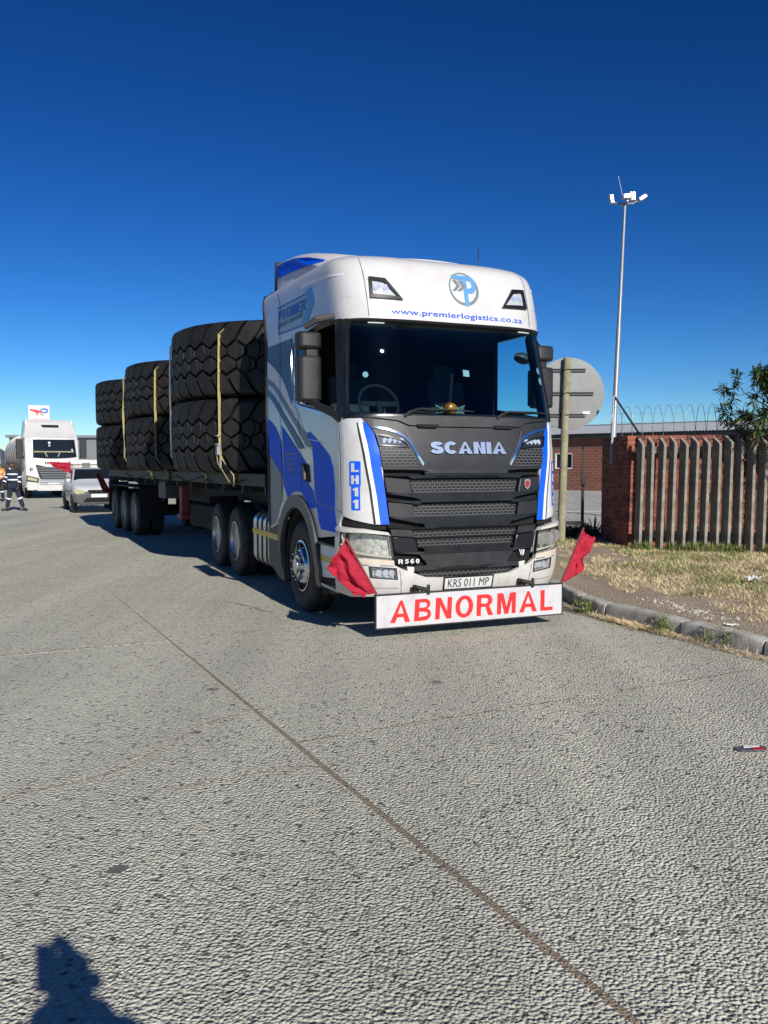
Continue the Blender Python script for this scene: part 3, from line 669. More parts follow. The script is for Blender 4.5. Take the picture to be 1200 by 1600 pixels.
for k in range(-22, 32):
    for sg in (1, -1):
        # diagonal wires clipped to the frame
        x0 = -2.14+k*st; P_ = []
        z0, z1 = .2, 1.45
        a = (x0, z0); b_ = (x0+sg*(z1-z0)*.62, z1)
        lo, hi = -2.13, -.06
        def clip(a, b_):
            (xa, za), (xb, zb) = a, b_
            if xa == xb: return None
            if xa > xb: (xa, za), (xb, zb) = (xb, zb), (xa, za)
            if xb < lo or xa > hi: return None
            if xa < lo: za += (zb-za)*(lo-xa)/(xb-xa); xa = lo
            if xb > hi: zb = za+(zb-za)*(hi-xa)/(xb-xa); xb = hi
            return (xa, za), (xb, zb)
        c = clip(a, b_)
        if c: mb.tube([(c[0][0], .004*sg, c[0][1]), (c[1][0], .004*sg, c[1][1])], .0022, 3, cap=False)
o = mb.build('chain_link', M['galv'], t); o['kind'] = 'stuff'

# round road sign seen from behind on a timber post
t = thing('round_road_sign', 'round road sign seen from behind on a weathered timber post', 'road sign', (3.37, 16.1, .13))
mb = MB(); mb.tube([(0, 0, -.1), (.045, 0, 1.9), (.09, .0, 3.53)], [.078, .074, .070], 16); mb.build('post', M['timber'], t, smooth=True)
mb = MB(); mb.lathe([(.655, .078), (.68, .085), (.68, .1), (.655, .1)], 64, 'Y', (.135, 0, 2.86)); mb.build('disc', M['signback'], t, smooth=True)
for z in (2.45, 2.86, 3.30):
    mb = MB(); L_ = .60 if abs(z-2.86) < .1 else .44
    for q in (-.022, .022): mb.b2((-.25, .048, z+q-.009), (.135+L_*.95-.1, .077, z+q+.009))
    br_ = mb.build('bracket', M['black_p'], t, bevel=.003)
    mb = MB(); mb.tube([(.07+.02*z/3+.085*math.cos(a), .085*math.sin(a), z+.01*math.sin(3*a)) for a in [k*math.pi/6 for k in range(13)]], .007, 5); mb.build('wire_tie', M['black_p'], br_)
mb = MB(); mb.box((.47, .07, 2.50), (.14, .004, .06), ry=-.05); mb.build('sticker', M['paper'], t)
mb = MB(); mb.b2((.47-.05, .064, 2.47), (.47+.05, .068, 2.475)); mb.build('label_edge', M['grey_v'], t)

# tall light mast
t = thing('light_mast', 'tall thin galvanised light mast with four floodlights standing behind the wall', 'light mast', (7.25, 27.2, -.02))
lx = .036
mb = MB(); mb.tube([(lx*z, 0, z) for z in (0, 3, 3.02, 6, 6.02, 8.2, 9.86)], [.10, .09, .08, .07, .062, .052, .042], 14); mb.build('pole', M['galv'], t, smooth=True)
TOP = Vector((lx*9.86, 0, 9.86))
mb = MB(); mb.tube([TOP+Vector((-.42, 0, .06)), TOP+Vector((-.2, 0, -.02)), TOP+Vector((.25, 0, 0)), TOP+Vector((.48, 0, .14))], .03, 8); mb.tube([TOP+Vector((0, -.3, 0)), TOP+Vector((0, .3, 0))], .03, 8); mb.build('crossarm', M['galv'], t)
FL = mat('floodlight_housing', (.38, .39, .40), .5, .3)
for (dx, dy, dz, w, h, d, ry_, g) in ((-.43, 0, .13, .12, .28, .18, -.15, 0), (.0, -.22, .15, .30, .15, .20, -.08, 1), (.24, .08, .24, .20, .28, .18, 0, 2), (.54, 0, .17, .28, .12, .2, -.55, 1)):
    hd = MB(); hd.box((0, 0, 0), (w, d, h), ry=ry_); hb_ = hd.build('floodlight', FL, t, bevel=.025, loc=TOP+Vector((dx, dy, dz)))
    gl = MB(); gl.box((0, -d/2-.006, 0), (w*.8, .01, h*.8), ry=ry_); gl.build('lamp_glass', M['refl'], hb_)
mb = MB(); mb.tube([TOP+Vector((-.05, 0, .1)), TOP+Vector((-.22, 0, .85))], .006, 4); mb.build('lightning_rod', M['galv'], t)

# brick building with a corrugated roof across the yard
BL, BR_ = Vector((8.2, 56.5)), Vector((27.0, 40.0))
bd = (BR_-BL); bl_ = bd.length; ba = math.atan2(bd.y, bd.x)
t = thing('brick_building', 'long low red brick building with corrugated grey roof across the yard', 'building', (BL.x, BL.y, -.02), ba)
bwm = bpy.data.materials.new('far_brickwork'); bwm.use_nodes = True; nn, ll = bwm.node_tree.nodes, bwm.node_tree.links
bt = nn.new('ShaderNodeTexBrick'); bt.inputs['Color1'].default_value = (.23, .07, .042, 1); bt.inputs['Color2'].default_value = (.15, .05, .035, 1); bt.inputs['Mortar'].default_value = (.2, .14, .10, 1)
bt.inputs['Scale'].default_value = 1; bt.inputs['Brick Width'].default_value = .46; bt.inputs['Row Height'].default_value = .17; bt.inputs['Mortar Size'].default_value = .018
tcn = nn.new('ShaderNodeTexCoord'); sx = nn.new('ShaderNodeSeparateXYZ'); cx = nn.new('ShaderNodeCombineXYZ'); ll.new(tcn.outputs['Object'], sx.inputs[0]); ll.new(sx.outputs[0], cx.inputs[0]); ll.new(sx.outputs[2], cx.inputs[1]); ll.new(cx.outputs[0], bt.inputs['Vector']); ll.new(bt.outputs[0], nn['Principled BSDF'].inputs['Base Color']); nn['Principled BSDF'].inputs['Roughness'].default_value = .9
def wall_holes(length, h, holes, thick=.25):
    "boxes tiling a wall around its openings, butted end to end"
    xs = sorted({0, length, *[a for q in holes for a in (q[0], q[2])]}); mb = MB()
    for a, b in zip(xs, xs[1:]):
        hs = sorted([(q[1], q[3]) for q in holes if q[0] <= a and q[2] >= b]); z = 0
        for z0, z1 in hs+[(h, h)]:
            if z0 > z+1e-4: mb.b2((a, 0, z), (b, thick, z0))
            z = max(z, z1)
    return mb
WN = [(x, 1.35, x+1.25, 2.35) for x in (3.6, 8.0, 13.5, 18.0)]
wall_holes(bl_, 3.25, WN).build('wall', bwm, t)
for q in WN:
    mb = MB(); mb.b2((q[0], .02, q[1]), (q[2], .10, q[1]+.07)); mb.b2((q[0], .02, q[3]-.07), (q[2], .10, q[3])); mb.b2((q[0], .02, q[1]+.07), (q[0]+.07, .10, q[3]-.07)); mb.b2((q[2]-.07, .02, q[1]+.07), (q[2], .10, q[3]-.07)); mb.b2(((q[0]+q[2])/2-.03, .03, q[1]+.07), ((q[0]+q[2])/2+.03, .09, q[3]-.07))
    w = mb.build('window', M['grey_l'], t)
    mb = MB(); mb.b2((q[0]+.07, .12, q[1]+.07), (q[2]-.07, .14, q[3]-.07)); mb.build('pane', M['glass_d'], w)
mb = MB(); mb.b2((0, .25, 0), (.25, 8, 3.25)); mb.b2((bl_-.25, .25, 0), (bl_, 8, 3.25)); mb.b2((0, 8, 0), (bl_, 8.25, 3.25)); mb.build('rear_walls', bwm, t)
mb = MB(); mb.b2((-.3, -.42, 3.25), (bl_+.3, -.34, 3.5)); mb.build('fascia', M['black_p'], t)
n = int(bl_/.09); vs = []
for i in range(n+1):
    z = .028*math.cos(i*math.pi); x = -.4+(bl_+.8)*i/n
    vs += [(x, -.5, 3.52+z), (x, 4.2, 4.22+z), (x, 8.8, 3.5+z)]
mb = MB(); mb.add(vs, [(3*i+k, 3*i+3+k, 3*i+4+k, 3*i+1+k) for i in range(n) for k in (0, 1)]); mb.build('roof', M['roofsheet'], t)
mb = MB(); mb.prism([(-.25, 4.20), (0, 4.28), (.25, 4.20), (0, 4.24)], 0, -.4, bl_+.4); o = mb.build('ridge_cap', M['galv'], t); o.location.y = 4.2
mb = MB(); mb.add([(10.5, 30, .0), (10.5, 30.12, .0), (30, 24.5, .0), (30, 24.38, .0)], [(0, 1, 2, 3)]); 
o = mb.build('yard_line', M['whitewall']); o['kind'] = 'structure'; o.location.z = -.016
# pale concrete apron line in yard seen through the gate
mb = MB(); mb.b2((3.0, 29.9, -.019), (14, 30.05, -.012)); o = mb.build('painted_line', M['whitewall']); o['kind'] = 'structure'

# low spiky plant and dark hedge at the gate
def blade_leaf(mb, base, tip_dir, L, w, droop):
    d = Vector(tip_dir).normalized(); s = d.cross(Vector((0, 0, 1))); s = s.normalized() if s.length > .01 else Vector((1, 0, 0)); P = []
    for i in range(6):
        t_ = i/5; c = Vector(base)+d*L*t_-Vector((0, 0, droop*t_*t_)); ww = w*(1-t_)**.7*(.6+.8*t_ if t_ < .4 else 1)
        P += [c-s*ww, c+Vector((0, 0, -ww*.5)), c+s*ww]
    mb.add(P, [(3*i+k, 3*i+k+1, 3*i+k+4, 3*i+k+3) for i in range(5) for k in (0, 1)])
for (x, y, n, L, lab) in ((4.30, 17.3, 34, .62, 'larger spiky aloe plant beside the brick return wall'), (3.78, 17.4, 16, .42, 'smaller spiky aloe plant nearer the timber sign post')):
    t = thing('aloe_plant', lab, 'plant', (x, y, .14)); rg = random.Random(int(x*10))
    base_leaf = 0
    for i in range(n):
        a = rg.uniform(0, 6.28); el = R(rg.uniform(15, 80)); mb = MB(); blade_leaf(mb, (0, 0, 0), (math.cos(a)*math.cos(el), math.sin(a)*math.cos(el), math.sin(el)), L*rg.uniform(.7, 1.1), .026, .12); mb.build('leaf', M['agave'], t, smooth=True)
def leaf_cloud(mb, c, rad, n, rg, ls=.05, wd=.4, squash=1.):
    for i in range(n):
        while True:
            p = Vector((rg.uniform(-1, 1), rg.uniform(-1, 1), rg.uniform(-1, 1)))
            if p.length < 1: break
        p = p*(.55+.45*rg.random()); p = Vector((p.x*rad[0], p.y*rad[1], p.z*rad[2]))+Vector(c)
        d = Vector((rg.gauss(0, 1), rg.gauss(0, 1), rg.gauss(0, .8))).normalized(); s = d.orthogonal().normalized()*ls*wd; L = ls*rg.uniform(.7, 1.4)
        mb.add([p-d*L, p-s, p+d*L, p+s], [(0, 1, 2, 3)])
t = thing('hedge', 'low dark hedge growing across the gateway behind the sign post', 'hedge', (3.1, 17.6, .0)); rg = random.Random(5); mb = MB()
for i in range(16): leaf_cloud(mb, (i*.11-.3, rg.uniform(-.1, .1), .20+rg.uniform(-.04, .10)), (.17, .2, .17), 220, rg, .028, .5)
o = mb.build('foliage', M['leaf'], t, recalc=False); o['kind'] = 'stuff'
mb = MB()
for i in range(12): mb.tube([(i*.15-.3, 0, 0), (i*.15-.3+rg.gauss(0, .04), rg.gauss(0, .04), .35)], .01, 5)
o = mb.build('stems', M['bark'], t); o['kind'] = 'stuff'

# tree with long narrow leaves leaning over the wall
t = thing('oleander_tree', 'dark leafy tree with long narrow leaves leaning over the brick wall', 'tree', (7.15, 14.35, .12)); rg = random.Random(21)
mb = MB(); mb.tube([(0, 0, 0), (.05, .0, .8), (-.05, -.05, 1.6), (-.2, -.1, 2.3)], [.09, .08, .065, .05], 10); mb.tube([(-.05, -.05, 1.5), (.4, -.1, 2.2), (.9, 0, 2.9)], [.06, .045, .03], 8); mb.build('trunk', M['bark'], t, smooth=True)
lf = MB(); lf2 = MB(); tw_ = MB()
ends = []
def branch(p, d, L, depth, r):
    q = p+d*L*.5+Vector((0, 0, rg.uniform(0, .05))); e = p+d*L+Vector((0, 0, rg.uniform(-.03, .06)))
    tw_.tube([p, q, e], [r, r*.8, r*.55], 5)
    if depth == 0 or L < .16: ends.append((e, (e-q).normalized())); return
    for k in range(rg.choice((2, 3, 3))):
        nd = (d+Vector((rg.gauss(0, .55), rg.gauss(0, .55), rg.gauss(.12, .4)))).normalized(); branch(e, nd, L*rg.uniform(.62, .85), depth-1, r*.62)
for (p, d, L) in (((-.25, -.1, 2.3), (-.9, -.1, .25), .42), ((-.25, -.1, 2.35), (-.7, -.2, .55), .42), ((-.2, -.1, 2.15), (-.9, -.25, -.05), .40), ((-.2, -.1, 2.2), (-.8, -.1, .42), .36), ((-.2, -.1, 2.2), (-.35, -.2, .9), .38), ((-.15, -.1, 2.1), (-.75, -.35, -.02), .34), ((-.1, -.05, 1.8), (-.7, -.4, .1), .36), ((.3, -.1, 2.1), (-.1, -.2, 1), .42), ((.6, 0, 2.5), (.3, -.3, .9), .45), ((.9, 0, 2.9), (.2, 0, 1), .4), ((.9, 0, 2.9), (.8, -.3, .2), .4), ((.2, -.1, 2.0), (.2, -.8, .4), .4), ((0, 0, 1.3), (-.35, -.7, .2), .34), ((.1, 0, 1.2), (.5, -.7, .1), .36), ((0, 0, 1.0), (-.5, -.45, .1), .25), ((.3, -.1, 1.9), (-.4, -.4, .7), .36)):
    branch(Vector(p), Vector(d).normalized(), L, 4, .022)
for e, d in ends:
    for k in range(rg.randint(9, 15)):
        nd = (d*.55+Vector((rg.gauss(0, .75), rg.gauss(0, .75), rg.gauss(0, .6)))).normalized(); L = rg.uniform(.11, .20)
        s = nd.cross(Vector((rg.gauss(0, .4), rg.gauss(0, .4), 1))).normalized()*rg.uniform(.012, .019); b = e-d*rg.uniform(0, .14); c = b+nd*L*.5; tip = b+nd*L-Vector((0, 0, rg.uniform(0, .05)))
        (lf if rg.random() < .8 else lf2).add([b, c-s, tip, c+s], [(0, 1, 2, 3)])
tw_.build('branch', M['bark'], t)['kind'] = 'stuff'; lf.build('foliage', M['leaf'], t, recalc=False)['kind'] = 'stuff'; lf2.build('pale_foliage', M['leaf2'], t, recalc=False)['kind'] = 'stuff'
# lower shrub behind the fence giving dark gaps
t = thing('climbing_shrub', 'dark shrub growing between the picket fence and the brick wall', 'shrub', (6.0, 14.52, .13)); rg = random.Random(31); mb = MB()
for i in range(64):
    x = rg.uniform(-1.4, 2.6); z = rg.uniform(.1, 1.85) if x > .2 else rg.uniform(.05, 1.35)
    leaf_cloud(mb, (x, -.30*x+.06+rg.uniform(-.02, .1), z), (.24, .10, .26), 130, rg, .035, .4)
mb.build('foliage', M['leaf'], t, recalc=False)['kind'] = 'stuff'
mb = MB()
for i in range(9): x = -1+i*.4; mb.tube([(x, -.3*x+.1, -.05), (x+rg.gauss(0, .1), -.3*x+.1, .9), (x+rg.gauss(0, .2), -.3*x+.12, 1.6)], .012, 5)
mb.build('stems', M['bark'], t)['kind'] = 'stuff'

# ---- shape of the big tractor's cab: plan outline swept over height -------------------
def _lerp(tab, w):
    if w <= tab[0][0]: return tab[0][1]
    for (a, x), (b, y) in zip(tab, tab[1:]):
        if w <= b:
            t = (w-a)/(b-a); return x+(y-x)*t
    return tab[-1][1]
_HW = [(0.3,1.13),(.45,1.19),(.7,1.22),(2.0,1.22),(2.3,1.215),(3.05,1.165),(3.15,1.17),(3.5,1.168),(3.58,1.16),(3.63,1.145),(3.67,1.115),(3.70,1.07),(3.715,1.0)]
_VC = [(0.3,.10),(.42,.03),(.55,.0),(1.1,.0),(1.3,.01),(1.75,.02),(2.05,.07),(2.12,.09),(3.04,.30),(3.09,.27),(3.2,.285),(3.4,.35),(3.5,.395),(3.58,.445),(3.63,.50),(3.67,.58),(3.70,.68),(3.715,.80)]
_N, _A, _R = 4.0, .62, 1.22
_tab = []
def _mk():
    s = 0; pu = pv = 0
    for i in range(401):
        p = math.pi/2*i/400
        u = _R*math.sin(p)**(2/_N); v = _A*(1-max(0,math.cos(p))**(2/_N))
        s += math.hypot(u-pu, v-pv); pu, pv = u, v
        _tab.append((s, u, v))
_mk()
SC = _tab[-1][0]            # arc length where the corner ends and the straight side begins
def _plan(s):
    a = abs(s)
    if a >= SC: return _R, _A+a-SC
    lo, hi = 0, 400
    while hi-lo > 1:
        m = (lo+hi)//2
        if _tab[m][0] < a: lo = m
        else: hi = m
    t = (a-_tab[lo][0])/(_tab[hi][0]-_tab[lo][0])
    return _tab[lo][1]+t*(_tab[hi][1]-_tab[lo][1]), _tab[lo][2]+t*(_tab[hi][2]-_tab[lo][2])
def cab_pt(s, w, off=0):
    sg = -1 if s < 0 else 1
    u, v = _plan(s)
    u2, v2 = _plan(abs(s)+.01); u1, v1 = _plan(max(0, abs(s)-.01))
    du, dv = u2-u1, v2-v1; l = math.hypot(du, dv) or 1
    nu, nv = dv/l, -du/l
    z = w if w < 3.2 else 3.2+(w-3.2)*(1.19+.19*min(1, max(0, (v-.2)/2.5)))
    return sg*(u*_lerp(_HW, w)/_R + nu*off), v+_lerp(_VC, w) + nv*off, z
TR = {
 'windscreen': [(-1.164, 3.096), (-0.15, 3.084), (1.3, 3.118), (1.2, 2.169), (1.089, 2.152), (-1.164, 2.153), (-1.2, 2.186)],
 'ws_left_only': [(-1.164, 3.096), (-1.202, 2.155)],
 'side_window': [(-2.797, 3.123), (-2.058, 3.095), (-1.391, 3.042), (-1.277, 3.036), (-1.274, 2.927), (-1.311, 2.21), (-1.398, 2.189), (-2.557, 2.343), (-2.687, 2.39), (-2.785, 2.476), (-2.831, 2.64), (-2.842, 2.842)],
 'side_window_c': [(-2.746, 3.124), (-2.282, 3.13), (-1.637, 3.102), (-1.249, 3.091), (-1.23, 2.707), (-1.265, 2.148), (-1.481, 2.179), (-2.078, 2.274), (-2.533, 2.339), (-2.727, 2.433), (-2.823, 2.627), (-2.813, 2.927)],
 'roof_lamp': [(-0.927, 3.469), (-0.759, 3.458), (-0.59, 3.278), (-0.934, 3.288)],
 'roof_lamp_glass': [(-0.896, 3.441), (-0.776, 3.427), (-0.638, 3.305), (-0.903, 3.318)],
 'stripe_blue': [(-1.065, 2.087), (-1.026, 2.06), (-0.984, 2.015), (-0.951, 1.953), (-0.927, 1.846), (-0.912, 1.731), (-0.903, 1.617), (-0.872, 1.411), (-0.834, 1.086), (-0.919, 1.087), (-0.951, 1.354), (-1.002, 1.649), (-1.03, 1.862), (-1.057, 2.002)],
 'stripe_line': [(-1.122, 2.069), (-1.109, 2.069), (-1.088, 1.937), (-1.047, 1.666), (-1.004, 1.428), (-0.964, 1.088), (-0.985, 1.088), (-1.025, 1.428), (-1.067, 1.666), (-1.109, 1.937)],
 'corner_panel': [(-1.291, 2.093), (-1.228, 2.144), (-1.119, 2.106), (-0.966, 1.082), (-1.329, 1.17)],
 'lh11': [(-1.204, 1.694), (-1.096, 1.694), (-1.136, 1.229), (-1.219, 1.227)],
 'bonnet': [(-1.041, 2.122), (-0.734, 2.095), (-0.701, 2.075), (-0.493, 2.019), (-0.092, 2.01)],
 'bonnet_low': [(-0.971, 2.019), (-0.744, 1.966), (-0.644, 1.909), (-0.58, 1.814), (-0.483, 1.632), (-0.442, 1.615), (-0.068, 1.614)],
 'drl': [(-0.946, 1.961), (-0.839, 1.945), (-0.714, 1.909), (-0.646, 1.876), (-0.619, 1.826), (-0.92, 1.846)],
 'chrome_line': [(-0.967, 2.015), (-0.844, 1.994), (-0.744, 1.962), (-0.678, 1.925), (-0.636, 1.888), (-0.596, 1.831), (-0.549, 1.74), (-0.491, 1.648)],
 'cheek_mesh': [(-0.917, 1.838), (-0.62, 1.818), (-0.541, 1.682), (-0.519, 1.644), (-0.899, 1.653)],
 'mesh1': [(-0.611, 1.51), (-0.032, 1.505), (0.606, 1.518), (0.555, 1.349), (-0.004, 1.342), (-0.563, 1.346)],
 'mesh2': [(-0.592, 1.269), (-0.035, 1.263), (0.571, 1.273), (0.534, 1.104), (-0.008, 1.098), (-0.562, 1.107)],
 'mesh3': [(-0.596, 1.03), (-0.038, 1.013), (0.512, 1.015), (0.503, 0.955), (-0.008, 0.948), (-0.562, 0.964)],
 'mesh4': [(-0.548, 0.943), (-0.038, 0.928), (0.503, 0.936), (0.472, 0.866), (-0.037, 0.848), (-0.52, 0.858)],
 'mesh5': [(-0.506, 0.784), (-0.037, 0.773), (0.472, 0.778), (0.457, 0.752), (-0.037, 0.735), (-0.491, 0.752)],
 'mesh6': [(-0.578, 0.664), (-0.037, 0.666), (0.523, 0.672), (0.535, 0.583), (0.336, 0.566), (-0.037, 0.553), (-0.498, 0.563)],
 'pad1': [(-0.884, 1.545), (-0.617, 1.523), (-0.585, 1.354), (-0.862, 1.391)],
 'pad2': [(-0.842, 1.306), (-0.6, 1.284), (-0.567, 1.133), (-0.824, 1.159)],
 'grille_left_edge': [(-0.917, 1.857), (-0.903, 1.729), (-0.879, 1.55), (-0.839, 1.087), (-0.821, 0.984), (-0.769, 0.684)],
 'headlamp': [(-1.412, 1.016), (-1.366, 1.051), (-1.072, 1.032), (-0.844, 1.0), (-0.818, 0.97), (-0.772, 0.682), (-0.928, 0.696), (-1.083, 0.711), (-1.276, 0.785), (-1.439, 0.93)],
 'headlamp_glass': [(-1.317, 1.002), (-1.072, 1.001), (-0.818, 0.966), (-0.783, 0.737), (-0.928, 0.753), (-1.093, 0.779), (-1.194, 0.832), (-1.275, 0.91)],
 'fog': [(-1.012, 0.679), (-0.768, 0.651), (-0.765, 0.556), (-1.01, 0.59)],
 'bumper_low': [(-2.066, 0.367), (-1.52, 0.375), (-1.226, 0.369), (-0.993, 0.386), (-0.744, 0.409)],
 'bumper_top': [(-1.439, 0.93), (-1.083, 0.711), (-0.772, 0.682), (-0.687, 0.642), (-0.567, 0.595), (-0.477, 0.565)],
 'plate': [(-0.277, 0.539), (0.276, 0.537), (0.311, 0.405), (-0.258, 0.404)],
 'r560': [(-0.749, 0.744), (-0.528, 0.746), (-0.528, 0.704), (-0.749, 0.707)],
 'scania': [(-0.407, 1.886), (0.443, 1.899), (0.437, 1.769), (-0.417, 1.761)],
 'url': [(-0.723, 3.195), (0.867, 3.207), (0.86, 3.139), (-0.727, 3.131)],
 'plogo': [(0.186, 3.571), (0.11, 3.249), (-0.072, 3.392), (0.351, 3.414)],
 'teal': [(-3.961, 3.147), (-3.171, 3.119), (-2.817, 3.116), (-2.855, 2.985), (-2.886, 2.746), (-2.868, 2.563), (-2.992, 2.503), (-3.168, 2.62), (-3.314, 2.716), (-3.62, 2.865), (-3.959, 2.99)],
 'grey1': [(-3.937, 2.76), (-3.624, 2.671), (-3.356, 2.542), (-3.066, 2.377), (-2.774, 2.21), (-2.368, 1.992), (-2.154, 1.848), (-2.394, 1.852), (-2.735, 2.081), (-3.071, 2.286), (-3.395, 2.472), (-3.665, 2.61), (-3.938, 2.688)],
 'grey2': [(-3.93, 2.616), (-3.627, 2.499), (-3.397, 2.378), (-3.186, 2.252), (-2.811, 2.045), (-2.46, 1.835), (-2.682, 1.839), (-2.985, 2.022), (-3.303, 2.217), (-3.402, 2.284), (-3.668, 2.427), (-3.931, 2.544)],
 'blue_rear': [(-3.899, 2.226), (-3.582, 2.118), (-3.387, 1.946), (-2.799, 1.668), (-2.648, 1.547), (-2.211, 1.377), (-2.104, 1.207), (-2.412, 1.237), (-3.033, 1.321), (-3.37, 1.441), (-3.454, 1.554), (-3.985, 1.806)],
 'blue_lock': [(-3.338, 2.125), (-3.075, 2.002), (-2.634, 1.775), (-2.32, 1.624), (-2.301, 1.521), (-2.257, 1.434), (-2.65, 1.516), (-3.425, 1.538)],
 'blue_front': [(-2.364, 2.009), (-2.242, 2.017), (-1.939, 1.895), (-1.64, 1.75), (-1.541, 1.627), (-1.5, 1.452), (-1.513, 1.18), (-1.441, 0.985), (-1.955, 0.986), (-2.076, 1.151), (-2.155, 1.379), (-2.177, 1.639), (-2.211, 1.872)],
 'seam_rear': [(-3.17, 3.123), (-3.306, 2.716), (-3.365, 2.459), (-3.383, 2.19)],
 'seam_rear2': [(-3.333, 2.322), (-3.44, 1.587), (-3.317, 1.345)],
 'seam_door': [(-1.31, 2.08), (-1.334, 1.748), (-1.339, 1.176)],
 'arch_outer': [(-3.393, 1.114), (-3.293, 1.264), (-3.031, 1.369), (-2.656, 1.379), (-2.31, 1.315), (-2.085, 1.15), (-1.91, 0.961), (-1.855, 0.682), (-1.954, 0.437)],
 'hub': [(-2.783, 0.501)],
 'side_logo': [(-3.328, 3.48), (-2.204, 3.471), (-1.96, 3.361), (-2.265, 3.209), (-3.419, 3.247)],
 'side_arrow': [(-2.208, 3.5), (-1.969, 3.497), (-1.95, 3.36), (-2.249, 3.207), (-2.475, 3.22), (-2.201, 3.35)],
 'side_premier': [(-3.326, 3.439), (-2.207, 3.425), (-2.26, 3.328), (-3.361, 3.353)],
 'side_logi': [(-3.384, 3.325), (-2.361, 3.324), (-2.382, 3.283), (-3.396, 3.29)],
 'groove': [(-2.382, 3.571), (-1.931, 3.559), (-1.496, 3.531), (-1.187, 3.508), (-1.194, 3.489), (-1.504, 3.506), (-1.943, 3.525), (-2.393, 3.535)],
 'white_top_low': [(-3.941, 3.154), (-2.836, 3.125), (-2.457, 3.137), (-1.638, 3.099), (-1.231, 3.113), (-0.957, 3.106)],
 'rear_edge': [(-3.925, 3.02), (-4.022, 1.872), (-4.048, 1.222), (-3.941, 0.903)],
 'roof_top': [(-0.886, 3.7), (0.004, 3.663), (1.038, 3.627)],
 'handle': [(-2.591, 1.676), (-2.295, 1.654), (-2.265, 1.463), (-2.574, 1.495)],
 'hatch': [(-3.388, 1.881), (-2.617, 1.866), (-2.648, 1.547), (-3.424, 1.554)],
 'step_panel': [(-1.89, 0.877), (-1.419, 0.862), (-1.538, 0.389), (-2.003, 0.366)],
 'mirror_near': [(-2.635, 3.16), (-1.772, 3.059), (-1.77, 2.821), (-2.636, 2.92)],
}
# =============================== big white and blue tractor truck ===============================
YAW = 0.396
TX, TY = -0.28+1.206*math.cos(YAW), 7.976+1.206*math.sin(YAW)
truck = thing('tractor_truck', 'white and blue tractor truck with black grille leading the low trailer of giant tyres', 'truck', (TX, TY, 0), YAW)
def fromT(u, v, w):
    c, s = math.cos(YAW), math.sin(YAW); return Vector((TX+u*c-v*s, TY+u*s+v*c, w))
def mir(lp): return [(-x, y) for x, y in lp][::-1]
def both(name, lp, m, off, th, **k):
    return [panel(name, [lp] if not isinstance(lp[0][0], tuple) else lp, cab_pt, m, truck, off, th, **k), panel(name, [mir(lp)] if not isinstance(lp[0][0], tuple) else [mir(q) for q in lp], cab_pt, m, truck, off, th, **k)]
HS = -2.78; HWZ = .52
def arc(cx, cy, r, a0, a1, n): return [(cx+r*math.cos(R(a0+(a1-a0)*i/n)), cy+r*math.sin(R(a0+(a1-a0)*i/n))) for i in range(n+1)]
WS = [(-1.16, 3.085), (-.6, 3.08), (0, 3.08), (.6, 3.08), (1.16, 3.085), (1.195, 2.2), (1.17, 2.165), (1.1, 2.15), (0, 2.15), (-1.1, 2.15), (-1.17, 2.165), (-1.195, 2.2)]
WSH = [(-1.25, 3.10), (0, 3.095), (1.25, 3.10), (1.28, 2.11), (0, 2.11), (-1.28, 2.11)]
SW = TR['side_window_c']; SW = [(-2.70, 3.10), (-2.3, 3.105), (-1.644, 3.10), (-1.30, 3.09), (-1.30, 2.7), (-1.33, 2.17), (-1.481, 2.18), (-2.078, 2.274), (-2.533, 2.34), (-2.70, 2.42), (-2.79, 2.6), (-2.80, 2.85), (-2.77, 3.02)]
low = [(-3.97, .86), (-3.66, .93), (-3.58, 1.02)]+arc(HS, HWZ, .79, 146, 28, 14)+[(-1.98, .90), (-1.44, .955), (-1.40, 1.10), (-1.335, 1.165), (-1.2, 1.13), (-.97, 1.085)]
low = low[:-1]+[(-.97, 1.085), (-.86, 1.085), (-.875, 1.30), (-.89, 1.62), (-.90, 1.66)]
loop = low+[(0, 1.66)]+[(-x, y) for x, y in low[::-1]]
TOPW = 3.715
sr = [3.97, 3.4, 2.8, 2.2, 1.7, 1.4, 1.2, 1.0, .7, .35]
# lower/middle shell
panel('cab_body', [loop+[(3.97, 3.30), (0, 3.30), (-3.97, 3.30)], WSH, SW, mir(SW)], cab_pt, M['white'], truck, -.03, .03, res=(.10, .12))
panel('cab_lining', [loop+[(3.97, 3.25), (0, 3.25), (-3.97, 3.25)], WSH, SW, mir(SW)], cab_pt, M['interior'], truck, -.06, .02, res=(.2, .3))
# high roof: grid from w=3.30 up and closed lid
ws_ = [3.30, 3.36, 3.42, 3.48, 3.52, 3.56, 3.59, 3.62, 3.645, 3.67, 3.685, 3.70, 3.708, 3.715]
ss = [-3.97, -3.7, -3.3, -2.9, -2.5, -2.1, -1.8, -1.6, -1.45, -1.35, -1.25, -1.17, -1.1, -1.02, -.94, -.85, -.75, -.6, -.45, -.3, -.15, 0]; ss = ss+[-x for x in ss[-2::-1]]
mb = MB(); n = len(ss)
mb.add([cab_pt(s, w) for w in ws_ for s in ss], [(j*n+i, j*n+i+1, (j+1)*n+i+1, (j+1)*n+i) for j in range(len(ws_)-1) for i in range(n-1)])
h = n//2; lid = []
for i in range(h+1):
    a = Vector(cab_pt(ss[i], TOPW)); b = Vector(cab_pt(ss[n-1-i], TOPW))
    lid += [a.lerp(b, k/8)+Vector((0, 0, .028*(1-(2*k/8-1)**2)*min(1, (h-i)/4))) for k in range(9)]
mb.add(lid, [(i*9+k, i*9+k+1, (i+1)*9+k+1, (i+1)*9+k) for i in range(h) for k in range(8)])
o = mb.build('high_roof', M['white'], truck, smooth=True, recalc=True)
